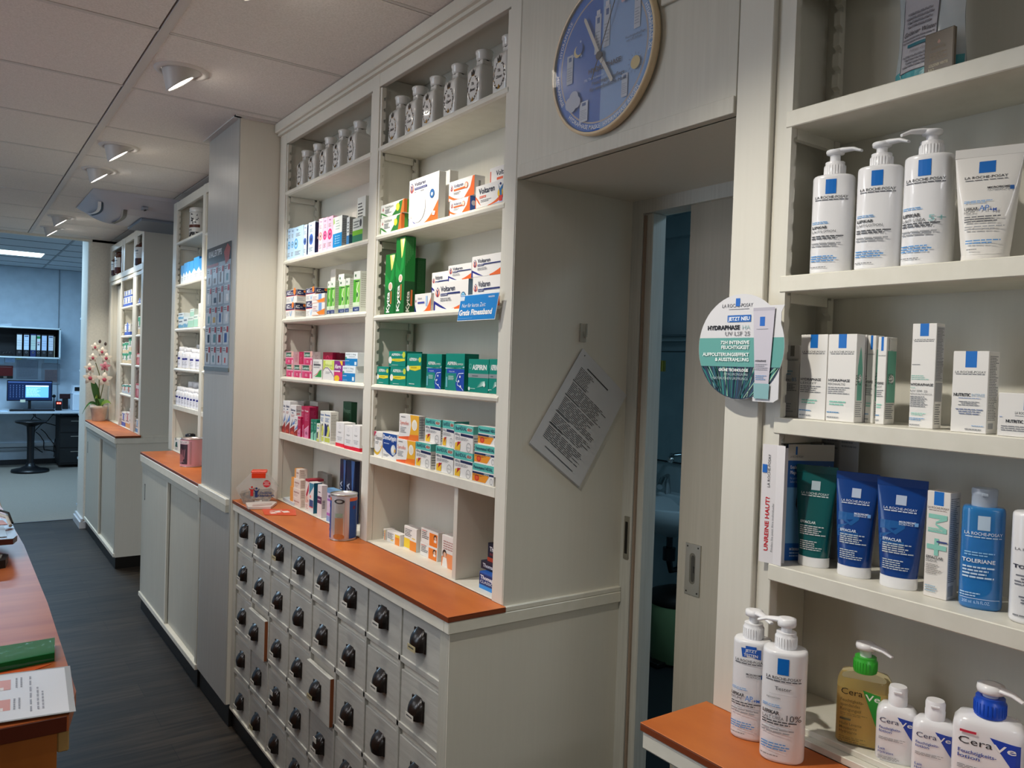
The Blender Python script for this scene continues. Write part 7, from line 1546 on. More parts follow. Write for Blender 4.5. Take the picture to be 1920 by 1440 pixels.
# amber bottles in the top cupboard of the far unit
AMB = M('#4a1e0c', .12, coat=.5)
def amber(label, Y_, r, h, X_=1.21, z=2.286):
    t = product('amber_bottle', label, 'bottle', X_, Y_, z, 0, 'amber apothecary bottles')
    b = B(); b.lathe([(r*.95, 0), (r, .004), (r, h*.60), (r*.85, h*.68), (r*.35, h*.76), (r*.33, h*.84), (r*.46, h*.85)], AMB, n=26); b.build('body', t)
    b = B(); b.lathe([(r*.30, h*.85), (r*.55, h*.88), (r*.58, h*.97), (r*.4, h)], AMB, n=20); b.build('stopper', t)
    b = B(); p = round_front(b, r, r, r*1.9, h*.34, h*.22); p.rect(0, 0, 1, 1, K('#d6dadb')); p.rect(.2, .62, .8, .75, K('#6c7f8c')); p.lines(.15, .2, .85, .5, 2, K('#9aa4aa')); b.build('label', t)
amber('amber bottle with white label, far left in the top cupboard', 7.84, .075, .215)
amber('taller amber bottle with white label, beside the cupboard divider', 7.62, .080, .245)
amber('amber bottle half hidden by the top cupboard divider', 7.46, .06, .25, 1.235)
amber('large amber bottle in the right compartment of the top cupboard', 6.76, .080, .25, 1.225)
supp('small_jar', 'small white jar beside the large amber bottle', 6.92, 2.286, .03, .075, 1.20, None)

# ------------------------------------------------------------------ collection tins
def tin(label, X_, Y_, r, h, fn, rim=True, body='#cfc9cf', rot=0):
    t = product('collection_tin', label, 'tin', X_, Y_, .989, rot, 'round tins on the worktops')
    b = B(); b.lathe([(r*.99, 0), (r, .002), (r, h-.003)], M(body, .25, metal=.35), n=44); b.build('body', t)
    b = B(); b.lathe([(r*1.0, 0), (r*1.02, .0015), (r*1.0, .004)], ALU, n=44, cap=False); b.build('bottom_rim', t)
    b = B(); b.lathe([(r*1.0, h-.004), (r*1.03, h-.002), (r*1.02, h+.001), (r*.98, h), (r*.96, h-.008), (.001, h-.008)], M('#b8bab4', .3, metal=.85), n=44, cap=False); b.build('lid', t)
    b = B(); p = round_front(b, r, r, 2*PI*r*.62, h); fn(p); b.build('printed_wrap', t)
    return t
def bluetin(p):
    p.rect(.04, .05, .30, .92, K('#1d4f9c', .3)); p.rect(.04, .86, .30, .93, K('#d9602c', .3)); p.rect(.70, .05, .98, .92, K('#1d4f9c', .3)); p.rect(.70, .86, .98, .93, K('#d9602c', .3)); p.disc(.2, .75, .045, K('#c0304a')); p.disc(.13, .20, .03, K('#6a2450')); p.disc(.8, .72, .035, K('#6a2450'))
    for i in range(11): p.rect(.07, .58-.028*i, .15+.02*(i % 3), .588-.028*i, K('#dfe4ee')); p.k -= 1
    p.k += 1; p.rect(.40, .12, .60, .90, M('#d9d9d6', .28, metal=.6)); p.rect(.42, .12, .58, .50, M('#d8a27a', .3, metal=.5)); p.disc(.5, .10, .11, K('#b8703a'), ry=.06); p.disc(.5, .86, .10, K('#3a3434'), ry=.05, ring=.4); p.rect(.43, .52, .57, .60, K('#8a9c88')); p.text(.93, .1, .05, 'KORK', K('#dfe4ee'), w=.22, rot=PI/2)
tin('blue and white round collection tin standing on the long orange worktop', 1.104, 2.545, .0455, .157, bluetin, rot=48)
def pinktin(p):
    p.rect(.02, .0, .98, 1, K('#d9a0ac', .35)); p.rect(.06, .10, .47, .80, K('#3a1f2c')); p.rect(.05, .82, .50, .93, K('#e6d6d8')); p.text(.08, .84, .055, 'HOSPIZ e.V.', K('#3c2c34'), w=.38)
    for i in range(5): p.poly([(.16+.05*i, .28), (.20+.05*i, .28), (.20+.055*i, .62+.03*(i % 3)), (.17+.055*i, .60)], K('#8f5a62')); p.k -= 1
    p.k += 1; p.disc(.27, .30, .10, K('#a0646a')); p.lines(.1, .12, .4, .2, 2, K('#b89aa4')); p.rect(.52, .1, .56, .9, K('#b88a90'))
tin('pink round collection tin with a dark hand picture, past the pillar', 1.088, 4.60, .059, .155, pinktin, body='#d0a8b0', rot=62)

# house shaped donation box
t = product('donation_box', 'clear house-shaped donation box with red lid, full of coins, by the pillar', 'donation box', 1.058, 3.345, .989, 68)
CLR = M('#e6e6e2', .1, alpha=.30, spec=.8)
outl = [(-.050, 0), (.048, 0), (.086, .066), (.038, .128), (-.022, .128), (-.082, .066)]
b = B(); b.prism([(x, z) for x, z in outl], -.036, .036, CLR, axis='y'); b.build('case', t)
b = B(); b.prism([(-.048, .002), (.046, .002), (.070, .044), (.055, .056), (.02, .05), (-.01, .058), (-.045, .048), (-.066, .042)], -.033, .033, noisy('coins', '#4a3a2e', '#9c7c5c', nscale=75, rough=.35, bump=.8, p=(.4, .6)), axis='y')
rd = random.Random(2); CO = M('#a8825a', .3, metal=.7)
for i in range(26): 
    a = rd.uniform(-.06, .06); z = rd.uniform(.006, .05)*(1-abs(a)*6); b.lathe([(.009, 0), (.009, .0015)], CO, (a, rd.uniform(-.034, .03), max(.004, z)), 12)
tag(b.build('coins', t), None, None, None, 'stuff')
b = B(); b.box(-.024, .040, -.03, .03, .1285, .137, M('#e8401c', .35), .003); b.box(-.02, .036, -.0385, -.036, .108, .131, M('#e8401c', .35), .001); b.build('lid', t)
b = B(); p = Print(b, lambda a, c, k: (-.07+a, -.0362-EPS*k, c), .15, .128); p.disc(.74, .66, .105, K('#c8202c'), n=8); p.lines(.66, .60, .82, .74, 3, K('#f2d8d8'), al='c', fill=.4)
def man(cx, cy, s, c): p.disc(cx, cy+.13*s, .028*s, K(c)); p.poly([(cx-.09*s, cy+.12*s), (cx-.03*s, cy+.06*s), (cx+.03*s, cy+.06*s), (cx+.09*s, cy+.13*s), (cx+.035*s, cy), (cx+.04*s, cy-.16*s), (cx-.04*s, cy-.16*s), (cx-.035*s, cy)], K(c))
man(.35, .42, 1.0, '#c8302c'); man(.47, .38, 1.0, '#1c3468'); p.rect(.43, .06, .62, .13, K('#d8d6d2')); p.text(.58, .33, .07, 'Deutsches', K('#1c3468'), w=.3, bold=.02); p.text(.52, .24, .07, 'Kinderhilfswerk', K('#1c3468'), w=.44, bold=.03); b.build('printed_front', t)

# leaflets on the worktop
def leaf(name, label, pts, z, th, col, fn=None, cat='leaflet'):
    b = B(); b.prism(pts, z, z+th, K(col, .4), 'z')
    if fn: fn(b, z+th)
    return tag(b.build(name), label, cat)
leaf('folded_newspaper', 'folded newspaper leaflet lying at the pillar end of the worktop', [(.978, 3.20), (1.06, 3.17), (1.120, 3.27), (1.10, 3.305), (1.0, 3.305)], .9905, .009, '#d8cfc8', lambda b, z: (b.box(1.0, 1.08, 3.21, 3.22, z, z+.0003, K('#8a4a3c')), b.box(1.01, 1.09, 3.24, 3.246, z, z+.0003, K('#9a6a5c'))), 'newspaper')
def redl(b, z):
    p = top_side(b, .10, .13, z, 1.02, 3.03)
    for i, (x, y, w_, h_) in enumerate(((.1, .3, .22, .2), (.35, .4, .2, .3), (.6, .3, .25, .25), (.2, .65, .5, .08))): p.rect(x, y, x+w_, y+h_, K('#f2e4dc')); p.k -= 1
leaf('leaflet', 'orange-red leaflet with white lettering lying flat on the worktop', [(1.00, 3.06), (1.105, 3.00), (1.145, 3.12), (1.03, 3.19)], .9898, .0012, '#d8502c', redl)
leaf('leaflet', 'white and blue booklet in the bottom compartment beside the donation box', [(1.162, 3.19), (1.25, 3.20), (1.27, 3.345), (1.165, 3.33)], .994, .012, '#cfdbe2', lambda b, z: (b.box(1.17, 1.23, 3.21, 3.24, z, z+.0004, K('#2a62b8')), b.box(1.18, 1.25, 3.27, 3.30, z, z+.0003, K('#9fb4c4'))))

# ------------------------------------------------------------------ orchid
t = product('potted_orchid', 'cream and pink orchid in a pale pot at the far end', 'plant', 1.073, 7.93, .989, 78)
b = B(); PT = noisy('pot_clay', '#c9b6a4', '#d8c8b8', nscale=20, rough=.6); b.lathe([(.050, 0), (.053, .004), (.066, .105), (.070, .108), (.071, .135), (.066, .137), (.060, .125), (.001, .123)], PT, n=32); b.build('pot', t)
b = B(); STM = M('#6a6a34', .5); stems = [[(.0, 0, .12), (.02, -.01, .25), (.045, -.02, .40), (.03, -.03, .55), (.0, -.04, .64)], [(.01, 0, .12), (.0, -.02, .28), (.0, -.03, .42), (-.03, -.04, .52)]]
for s_ in stems:
    pts = []
    for k in range(len(s_)-1):
        for j in range(4): pts.append(Vector(s_[k]).lerp(Vector(s_[k+1]), j/4))
    pts.append(Vector(s_[-1])); b.tube(pts, .004, STM, 6)
b.build('stem', t)
LF = M('#3d6b2c', .35); LF2 = M('#7f9c3c', .4)
for (dx, dy, lz, hh, wd, mm) in ((-.06, -.02, .20, .19, .030, LF), (.03, -.05, -.05, .16, .028, LF), (-.13, .0, -.08, .10, .016, LF), (.11, -.22, .03, .08, .020, LF2), (-.03, -.05, .03, .15, .022, LF2)):
    b = B(); vs = []; n = 8
    for k in range(n+1):
        q = k/n; wq = wd*math.sin(PI*min(1, q*.9+.1))**.7; c = Vector((dx*q, dy*q, .125+hh*math.sin(q*PI*.55)+(lz-hh*.8)*q*q)); side = Vector((-dy, dx, 0)); side = side.normalized() if side.length > .03 and abs(dx) < .02 else Vector((0.35, .1, 0)).normalized() if abs(lz) > .1 or dx == .03 else Vector((0, .6, .8))
        vs += [tuple(c-side*wq), tuple(c+Vector((0, 0, -.006))), tuple(c+side*wq)]
    b.add(vs, [(3*k+i, 3*k+i+1, 3*k+4+i, 3*k+3+i) for k in range(n) for i in (0, 1)], mm, True); b.build('leaf', t)
PET = M('#e9dccb', .45); PNK = M('#b8485c', .45); DPK = M('#8a2a40', .4)
FL = [(-.035, -.05, .66, .040), (.02, -.05, .62, .045), (-.05, -.055, .565, .042), (.055, -.055, .565, .050), (.045, -.06, .49, .046), (-.075, -.06, .47, .050), (-.068, -.06, .385, .062), (.045, -.065, .375, .066)]
for i, (fx, fy, fz, r) in enumerate(FL):
    b = B(); rd = random.Random(i)
    for k in range(5):
        a = 2*PI*k/5+PI/2+rd.uniform(-.1, .1); pts = []; n = 6
        dirv = Vector((math.cos(a), 0, math.sin(a))); sd = Vector((-math.sin(a), 0, math.cos(a)))
        for j in range(n+1):
            q = j/n; wq = r*.30*math.sin(PI*min(1, q*.88+.08)); c = Vector((fx, fy-.012*math.sin(q*PI)+.012*q, fz))+dirv*r*q
            pts += [tuple(c-sd*wq), tuple(c+Vector((0, -.003, 0))), tuple(c+sd*wq)]
        b.add(pts, [(3*j+m_, 3*j+m_+1, 3*j+m_+4, 3*j+m_+3) for j in range(n) for m_ in (0, 1)], PET if not (i in (4,) ) else M('#d9909a', .45), True)
    b.sphere((fx, fy-.012, fz-.004), r*.26, PNK, 10, 6, (1, .6, 1)); b.sphere((fx, fy-.018, fz-.012), r*.14, DPK, 8, 5)
    b.build('flower', t)
for i, (x, z) in enumerate(((.0, .71), (.045, .69))): b = B(); b.sphere((x, -.045, z), .014, M('#4a3a34', .5), 8, 6, (.8, .8, 1.2)); b.build('bud', t)

# ------------------------------------------------------------------ signs
t = empty('shelf_sign', (1.140, 1.79, 1.756), (0, 0, HALF)); tag(t, 'blue slanted promotion sign on the third shelf edge of the doorway bay', 'sign')
b = B(); sg = [(-.104, -.032), (.086, -.034), (.096, .022), (.106, .040)]
def para_outline(g): return [(-.100-g, -.034-g), (.084+g*.8, -.034-g), (.102+g, .032+g), (-.082-g*.6, .032+g)]
b.prism(para_outline(.002), 0, .001, K('#e8eef4', .3), axis='y'); b.prism(para_outline(0), -.0004, 0, K('#1f86d2', .3), axis='y')
p = Print(b, lambda a, c, k: (-.1+a+(c-.034)*.27, -.0006-EPS*k, -.034+c), .19, .066); p.text(.12, .52, .16, 'Nur für kurze Zeit:', K('#f0f6fc'), w=.62); p.text(.07, .20, .22, 'Gratis Fitnessband', K('#ffffff'), w=.86, bold=.035); p.rect(.04, .80, .16, .97, K('#dbe9f6')); p.text(.78, .85, .07, 'HALEON', K('#e8f2fa'), w=.15, bold=.02); p.rect(.05, .06, .45, .075, K('#8cc0ec')); b.build('board', t)
b = B(); b.box(.03, .07, .001, .016, .018, .032, M('#d8dce0', .2, alpha=.5), .001); b.build('clip', t)

t = empty('round_sign', (1.128, .9115, 1.648), (0, 0, HALF)); tag(t, 'round skin care wobbler sign with a tube picture on the post', 'sign')
R = .0925; b = B(); n = 56; circ = [(R*math.cos(2*PI*k/n), R*math.sin(2*PI*k/n)) for k in range(n)]
b.prism(circ, 0, .0012, K('#d9d9dc', .35), axis='y'); b.prism([(.032, -.094), (.074, -.094), (.084, -.088), (.084, .058), (.090, .070), (.030, .070)], .0001, .0011, K('#dcdcdf', .35), axis='y')
def Pc(a, c, k): return (-R+a, -EPS*k, -R+c)
p = Print(b, Pc, 2*R, 2*R)
def chord(z0, z1, col, side=0, m_=1.0):
    st = 14; L_ = []; Rr = []
    for i in range(st+1):
        z = z0+(z1-z0)*i/st; h_ = math.sqrt(max(0, 1-(2*z-1)**2))/2*.995; L_.append((.5-h_, z)); Rr.append((.5+h_, z))
    for i in range(st): p.poly([L_[i], Rr[i], Rr[i+1], L_[i+1]], col); p.k -= 1
    p.k += 1
chord(.31, .585, K('#5fa39c', .4)); chord(.003, .31, K('#12283c', .35))
rd = random.Random(11)
for i in range(46):
    x0 = rd.uniform(.06, .94); z1 = .305; xb = .42+(x0-.42)*rd.uniform(.35, .75); zb = .5-math.sqrt(max(0, .25-(xb-.5)**2))+.01
    if zb < .28 and abs(x0-.5)/.5 < .9:
        wv = rd.uniform(.003, .010); c = rd.choice(['#2a8f88', '#1c5f6c', '#7fc0a8', '#17466a', '#0f7a70', '#b0d8b8'])
        hx = .5+math.sqrt(.25-.19**2)*(1 if x0 > .5 else -1)
        if (x0-.5)**2+(.305-.5)**2 > .244: continue
        p.poly([(xb-wv*.6, zb), (xb+wv*.6, zb), (x0+wv, z1), (x0-wv, z1)], K(c, .35)); p.k -= 1
p.k += 1
IK = K('#2c2d34'); p.text(.28, .875, .035, 'LA ROCHE-POSAY', K('#4a4c55'), w=.36); p.rect(.44, .885, .49, .96, K('#1a68c4')); p.rect(.36, .855, .60, .86, K('#8a8c94'))
p.rect(.35, .735, .625, .80, K('#1c66b8')); p.text(.61, .75, .034, 'JETZT NEU', K('#eef4fb'), al='r', w=.25, bold=.03)
p.text(.50, .665, .040, 'HYDRAPHASE', K('#1d1e26'), al='r', w=.39, bold=.04); p.text(.62, .665, .040, 'HA', K('#b4cfd0'), al='r', w=.09); p.text(.62, .605, .040, 'UV LSF 25', K('#6a6c72'), al='r', w=.29)
for (z, s_, w_) in ((.525, '72H INTENSIVE', .34), (.478, 'FEUCHTIGKEIT', .33), (.41, 'AUFPOLSTERUNGSEFFEKT', .56), (.362, '& AUSSTRAHLUNG', .40)): p.text(.62, z, .032, s_, K('#eef5f4'), al='r', w=w_, bold=.03)
p.text(.62, .265, .026, 'GRÜNE TECHNOLOGIE', K('#f2f6f6'), al='r', w=.35, bold=.04); p.text(.62, .225, .024, 'HYALURONSÄURE', K('#b6c6cc'), al='r', w=.28); p.text(.62, .185, .024, 'NATÜRLICHEN URSPRUNGS', K('#b6c6cc'), al='r', w=.42)
p.k += 1; p.poly([(.655, .86), (.895, .86), (.855, .16), (.70, .16)], K('#c9c5d0', .35)); p.poly([(.655, .86), (.895, .86), (.893, .83), (.657, .83)], K('#b5b2be', .35)); p.rect(.735, .69, .79, .775, K('#1a68c4')); p.rect(.70, .66, .83, .664, K('#8a8c94')); p.poly([(.69, .16), (.865, .16), (.86, .02), (.70, .02)], K('#86b4b8', .35)); p.text(.70, .36, .016, 'HYDRAPHASE', K('#55565c'), w=.12, bold=.03); p.lines(.70, .28, .84, .345, 4, K('#9a9aa4')); p.lines(.71, .19, .84, .24, 3, K('#7aa0cc'), seed=3)
b.build('board', t)
b = B(); b.box(.010, .05, .0015, .026, -.010, .010, M('#d8dce0', .2, alpha=.5), .001); b.build('clip', t)

# ------------------------------------------------------------------ clock
t = empty('wall_clock', (1.1425, 1.322, 2.279), (0, 0, HALF)); tag(t, 'round blue wall clock with skin care print and wooden rim above the doorway', 'clock')
Rc = .1625; n = 72
b = B(); vs = []; prof = [(Rc, .0), (Rc+.004, -.002), (Rc+.005, -.008), (Rc+.005, .018), (Rc, .0185)]
prof = [(Rc-.002, -.0075), (Rc+.001, -.0095), (Rc+.005, -.007), (Rc+.006, .0), (Rc+.005, .0075), (Rc-.004, .0080)]
for r, y in prof: vs += [(r*math.cos(2*PI*k/n), y, r*math.sin(2*PI*k/n)) for k in range(n)]
b.add(vs, [(j*n+k, j*n+(k+1) % n, (j+1)*n+(k+1) % n, (j+1)*n+k) for j in range(len(prof)-1) for k in range(n)], noisy('light_wood_rim', '#dcc49c', '#e6d0aa', nscale=12, rough=.4), True); b.build('rim', t)
b = B(); b.prism([(Rc*.999*math.cos(2*PI*k/n), Rc*.999*math.sin(2*PI*k/n)) for k in range(n)], -.001, .0075, K('#8fb0dc', .25), axis='y')
p = Print(b, lambda a, c, k: (-Rc+a, -.001-EPS*k, -Rc+c), 2*Rc, 2*Rc)
half = [(.5+.499*math.cos(PI/2+PI*k/40), .5+.499*math.sin(PI/2+PI*k/40)) for k in range(41)]
p.poly(half, K('#2a6cc4', .25)); ring = [(.5+.435*math.cos(2*PI*k/n), .5+.435*math.sin(2*PI*k/n)) for k in range(n)]
p.disc(.5, .5, .437, K('#b7a9a0', .3), n=64, ring=.028); p.disc(.5, .5, .425, K('#2462b6', .25), n=64) ; 
p.poly([(.5+.425*math.cos(-PI/2+PI*k/40), .5+.425*math.sin(-PI/2+PI*k/40)) for k in range(41)], K('#86a8d4', .25))
WT = K('#dfe6f0'); DKI = K('#1e2b44')
def curved(txt, a_mid, rad, h, col, up=True, bold=0.0, span=None):
    vs_, fs_, w0, w1 = glyphs(txt, bold, 0); sc = h/.7; sp = span if span else (w1-w0)*sc/rad
    pts = []
    for x, y in vs_:
        f = (x-w0)/(w1-w0); r_ = rad+(y*sc if up else -y*sc); a = a_mid+(sp/2-sp*f if up else -sp/2+sp*f)
        pts.append(p.P(Rc+r_*math.cos(a), Rc+r_*math.sin(a), p.k))
    b.add(pts, fs_ if up else fs_, col); p.k += 1
curved('HYDRAPHASE MASKE', math.radians(248), .1535, .009, WT, up=False, bold=.02); curved('HYDRAPHASE AUGEN', math.radians(298), .1535, .009, WT, up=False, bold=.02)
curved('HYDRAPHASE XL', math.radians(8), .1455, .009, WT, up=True, bold=.02); curved('HYDRAPHASE', math.radians(196), .1545, .009, WT, up=False, bold=.02); curved('HYDRAPHASE', math.radians(150), .1455, .009, WT, up=True)
def bottlepic(cx, cy, w_, h_, cap=True, tilt=0, c='#b9c0cc'):
    p.poly([(cx-w_/2, cy), (cx+w_/2, cy), (cx+w_/2, cy+h_), (cx-w_/2, cy+h_)], K(c)); p.rect(cx-w_*.2, cy+h_*.78, cx+w_*.25, cy+h_*.93, K('#24508c')); p.lines(cx-w_*.4, cy+h_*.1, cx+w_*.4, cy+h_*.6, 6, K('#8890a0'), fill=.3)
    if cap: p.rect(cx-w_*.3, cy+h_, cx+w_*.3, cy+h_*1.12, K('#c9ccd6'))
bottlepic(.455, .53, .06, .26); bottlepic(.545, .55, .06, .27); bottlepic(.17, .40, .065, .20, False); bottlepic(.835, .58, .055, .22); bottlepic(.74, .17, .055, .15, False); bottlepic(.34, .10, .085, .14, False, c='#c6ccd6')
p.text(.38, .41, .032, 'HYDRAPHASE', DKI, w=.32, bold=.03); p.text(.34, .365, .02, 'Mit Thermalwasser', K('#b8cdec'), w=.2); p.text(.42, .325, .024, 'Feuchtigkeitspflege', DKI, w=.32, bold=.01); p.text(.40, .285, .024, 'für empfindliche Haut', DKI, w=.36, bold=.01); p.text(.36, .93, .03, 'LA ROCHE-POSAY', WT, w=.28) ; p.text(.74, .535, .016, 'Feuchtigkeitspflege', DKI, w=.18); p.text(.75, .512, .016, 'mit UV-Schutz', DKI, w=.14)
# moon, stars, sun, plain cloud
p.disc(.26, .60, .042, K('#d8c48a')); p.disc(.275, .612, .038, K('#2462b6', .25)); 
for (x, y) in ((.22, .58), (.30, .56), (.29, .66)): p.poly([(x, y+.012), (x+.004, y+.003), (x+.012, y), (x+.004, y-.003), (x, y-.012), (x-.004, y-.003), (x-.012, y), (x-.004, y+.003)], K('#a9bede'))
p.disc(.84, .36, .042, K('#cdb87a'))
for k in range(12):
    a = 2*PI*k/12; p.poly([(.84+.052*math.cos(a-.05), .36+.052*math.sin(a-.05)), (.84+.072*math.cos(a), .36+.072*math.sin(a)), (.84+.052*math.cos(a+.05), .36+.052*math.sin(a+.05))], K('#55688a')); p.k -= 1
p.k += 1
for (x, y, r_) in ((.19, .255, .045), (.235, .285, .05), (.27, .25, .04), (.22, .235, .045)): p.disc(x, y, r_, K('#b6bccb'))
p.k += 1; p.poly([(.70, .78), (.80, .80), (.82, .90), (.70, .92), (.66, .86)], K('#c9a9b4'))
b.build('dial', t)
def hand(ang, L_, tail, w_, m_, y):
    b = B(); c, s = math.cos(ang), math.sin(ang); pts = [(-tail, -w_/2), (L_*.95, -w_*.45), (L_, 0), (L_*.95, w_*.45), (-tail, w_/2)]
    b.prism([(a*c-q*s, a*s+q*c) for a, q in pts], y-.001, y, m_, axis='y'); return b.build('hand', t)
HWH = K('#c9c6bc', .3)
hand(math.radians(119), .112, .018, .0085, HWH, -.008); hand(math.radians(-57), .078, .018, .0095, HWH, -.0065); hand(math.radians(66), .125, .052, .0022, BLACKP, -.0098)
b = B(); vs = [(.009*math.cos(2*PI*k/20), -.010, .009*math.sin(2*PI*k/20)) for k in range(20)]; b.prism([(.009*math.cos(2*PI*k/20), .009*math.sin(2*PI*k/20)) for k in range(20)], -.0112, -.006, BLACKP, axis='y'); b.build('hub', t)
b = B(); CG = M('#ffffff', .02, alpha=.08, spec=1.0); b.prism([(Rc*.985*math.cos(2*PI*k/n), Rc*.985*math.sin(2*PI*k/n)) for k in range(n)], -.0135, -.0128, CG, axis='y'); b.build('glass', t)

# ------------------------------------------------------------------ standing cards on the skin care shelf
t = empty('display_card', (1.158, .853, 1.2753), (0, 0, HALF)); tag(t, 'narrow white folded card with vertical red print at the shelf post', 'card')
b = B(); b.prism([(-.020, -.004), (.006, .0), (.024, -.002), (.024, -.001), (.006, .001), (-.020, -.003)], 0, .205, K('#e9e6e8', .4), 'z')
b.prism([(-.020, -.0035), (-.020, -.0025), (.012, .022), (.014, .021)][::-1], 0, .20, K('#dedcdf', .4), 'z')
p = Print(b, lambda a, c, k: (-.020+a, -.0042+a*.15-EPS*k*1.5, c), .026, .205); p.text(.62, .10, .035, 'UNREINE HAUT?', K('#c8202c'), w=3.6, rot=PI/2, bold=.03); p.text(.95, .10, .017, 'Finden Sie jetzt Ihre individuelle', K('#8a8c90'), w=3.2, rot=PI/2)
p.text(.60, .64, .022, 'LA ROCHE-POSAY', K('#3c3d42'), w=2.2, rot=PI/2); p.rect(.05, .76, .38, .83, K('#1a6cc8')); b.build('sheet', t)
t = empty('brochure', (1.236, .833, 1.2753), (0, 0, HALF+math.radians(62))); tag(t, 'blue brochure with a cropped portrait photo behind the teal tube', 'brochure')
b = B(); b.box(-.043, .043, 0, .004, 0, .205, K('#1c62b4', .35), .0004); p = front(b, .086, .205, 0); p.rect(0, .86, 1, 1, K('#e6e2dc')); p.rect(.16, .91, .20, .98, K('#1a6cc8')); p.text(.05, .885, .018, 'LA ROCHE-POSAY', K('#5a5c62'), w=.28)
p.text(.06, .79, .028, 'Entdecken Sie die hautberuhigende', K('#e6eefa'), w=.88, bold=.02); p.text(.06, .745, .028, 'Pflege von La Roche-Posay', K('#e6eefa'), w=.6, bold=.02); p.text(.06, .70, .02, 'Für jede Art der empfindlichen Haut', K('#a9c8ec'), w=.55); p.text(.06, .67, .02, 'Selbst für die empfindlichste', K('#a9c8ec'), w=.5)
p.rect(.0, .15, 1, .63, K('#6ea6d4')); p.poly([(.22, .62), (.6, .63), (.7, .2), (.48, .18), (.32, .32), (.20, .48)], K('#33221c')); p.poly([(.34, .55), (.6, .58), (.62, .2), (.48, .2), (.36, .34), (.34, .45)], K('#c79a80')); p.rect(.38, .46, .46, .475, K('#33221c')); p.poly([(.30, .15), (.7, .15), (.7, .22), (.5, .22)], K('#b98c72')); p.text(.1, .09, .02, 'IM ÜBERBLICK', K('#e6eefa'), w=.24, bold=.03); p.lines(.1, .03, .4, .08, 2, K('#a9c8ec')); b.build('sheet', t)
for (y, z0, w_, h_, lb, x_) in ((.830, 0, .036, .222, 'grey leaflet peeking out behind the blue brochure, round top', 1.288), (.786, 0, .036, .229, 'grey-white leaflet standing behind the blue brochure, tilted square top', 1.275)):
    b = B(); b.box(-w_/2, w_/2, 0, .001, 0, h_, K('#b4b6b8', .5)); p = front(b, w_, h_, 0); p.lines(.1, .88, .9, .97, 3, K('#8a8e92'))
    o = b.build('leaflet', None, (x_, y, 1.2753), (0, 0, HALF)); tag(o, lb, 'leaflet')

# ------------------------------------------------------------------ bath salt pouch and sachet on the top right shelf
t = product('foil_pouch', 'pearly foil pouch with snowflakes and script lettering, cut by the top edge', 'pouch', 1.225, .648, 2.05, -6)
b = B(); vs = []; nx, nz = 16, 20; W_, H_ = .118, .205
PCH = noisy('pearl_foil', '#a9b4b8', '#cfd2d0', nscale=9, rough=.22, spec=.8, bump=.5)
for j in range(nz+1):
    q = j/nz; wv = W_/2*(1-.10*math.sin(q*PI)**2); dp = .020*(1-q)**.8+.0015
    for i in range(nx+1):
        u_ = -1+2*i/nx; bump = .0018*math.sin(7*u_+q*9)*math.sin(q*11+u_*3)
        vs.append((wv*u_, -dp*(1-abs(u_)**2.4)+bump*.6, q*H_))
for j in range(nz+1):
    q = j/nz; wv = W_/2*(1-.10*math.sin(q*PI)**2); dp = .020*(1-q)**.8+.0015
    for i in range(nx+1): u_ = -1+2*i/nx; vs.append((wv*u_, dp*(1-abs(u_)**2.4), q*H_))
N1 = (nx+1)*(nz+1)
b.add(vs, [(j*(nx+1)+i, j*(nx+1)+i+1, (j+1)*(nx+1)+i+1, (j+1)*(nx+1)+i) for j in range(nz) for i in range(nx)]+[(N1+j*(nx+1)+i+1, N1+j*(nx+1)+i, N1+(j+1)*(nx+1)+i, N1+(j+1)*(nx+1)+i+1) for j in range(nz) for i in range(nx)], PCH, True); b.build('bag', t)
b = B()
def Pp(a, c, k):
    q = min(1, max(0, c/H_)); wv = W_/2*(1-.10*math.sin(q*PI)**2); dp = .020*(1-q)**.8+.0015; u_ = max(-1, min(1, (a-W_/2)/wv)); bump = .0018*math.sin(7*u_+q*9)*math.sin(q*11+u_*3)
    return (wv*u_, -dp*(1-abs(u_)**2.4)+bump*.6-.0006-EPS*2*k, c)
p = Print(b, Pp, W_, H_, .008)
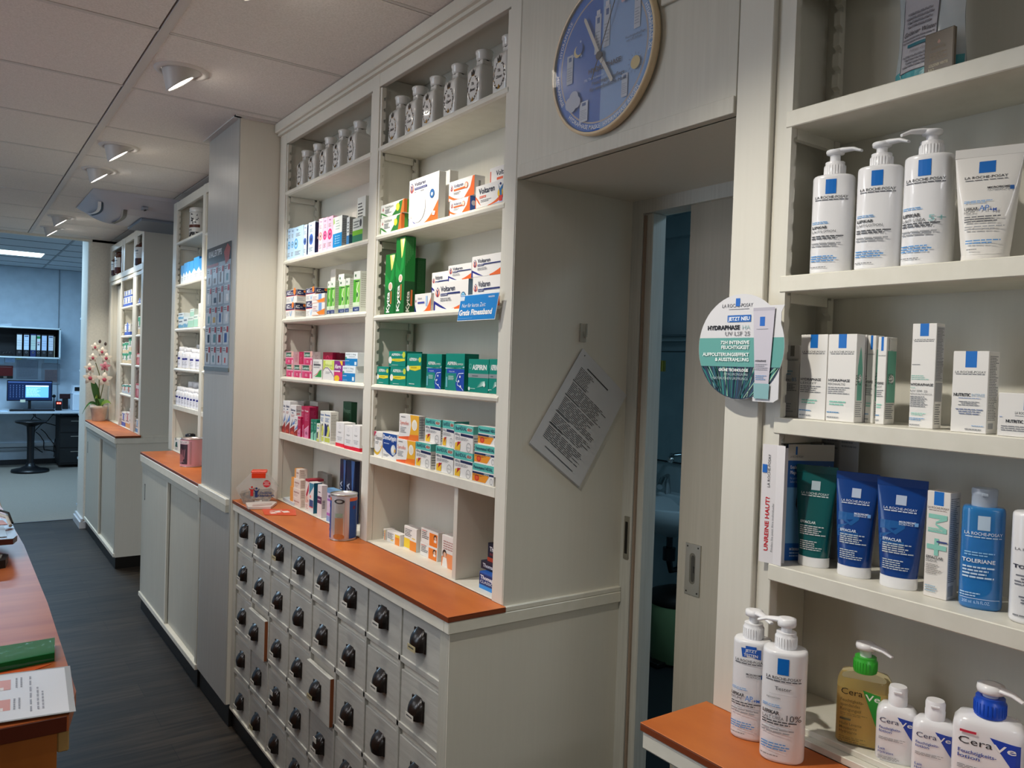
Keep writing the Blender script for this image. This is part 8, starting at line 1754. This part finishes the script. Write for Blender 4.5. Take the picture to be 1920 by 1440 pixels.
def gridrect(x0, z0, x1, z1, m_, nn=8):
    for i in range(nn): p.rect(x0, z0+(z1-z0)*i/nn, x1, z0+(z1-z0)*(i+1)/nn, m_); p.k -= 1
    p.k += 1
gridrect(.02, .0, .98, .17, M('#4f9ca4', .2)); gridrect(.14, .14, .66, .97, K('#b9b6bb', .3), 14)
for (x0, x1) in ((.14, .148), (.652, .66)): gridrect(x0, .14, x1, .97, K('#4a4a52'))
p.rect(.14, .14, .66, .146, K('#4a4a52')); rd = random.Random(3)
for (cx, cz, s_) in ((.20, .09, .10), (.30, .05, .06)):
    for k in range(6):
        a = PI*k/3; p.poly([(cx, cz), (cx+s_*math.cos(a)-.006*math.sin(a), cz+s_*.55*math.sin(a)), (cx+s_*math.cos(a)+.006*math.sin(a), cz+s_*.55*math.sin(a)+.006)], K('#c9d6d6', .3)); p.k -= 1
p.k += 1
DK_ = K('#86838a'); p.text(.18, .42, .035, 'Goldener Winter', K('#4a4448'), w=.47, shear=.35, bold=.01); p.lines(.17, .36, .64, .41, 2, DK_); p.rect(.26, .325, .56, .35, K('#1f6c7a')); p.text(.30, .285, .025, 'Hiver doré', DK_, w=.28, shear=.35); p.lines(.17, .17, .63, .27, 4, DK_, seed=4, al='c'); p.lines(.17, .47, .63, .6, 4, DK_, seed=6, al='c'); b.build('printed_label', t)
t = product('bath_sachet', 'small brown bath sachet stuck on the front of the foil pouch', 'sachet', 1.194, .617, 2.05, -6)
b = B(); b.box(-.023, .023, -.004, .004, 0, .070, noisy('brown_foil', '#4a3c26', '#5c4a30', nscale=14, rough=.25, spec=.7), .0015); p = front(b, .046, .070, -.004); p.poly([(.5, .82), (.56, .76), (.5, .72), (.44, .76)], K('#b08a78')); p.text(.5, .62, .06, 'DERMASEL', K('#8a7858'), al='c', w=.5); p.lines(.2, .38, .8, .56, 4, K('#8a7858'), fill=.35); p.text(.18, .26, .06, 'GOLDENER WINTER', K('#cfc4a8'), w=.66, bold=.02); p.text(.18, .17, .06, 'BAD', K('#cfc4a8'), w=.2, bold=.02); p.lines(.2, .06, .7, .1, 1, K('#8a7858')); b.build('packet', t)
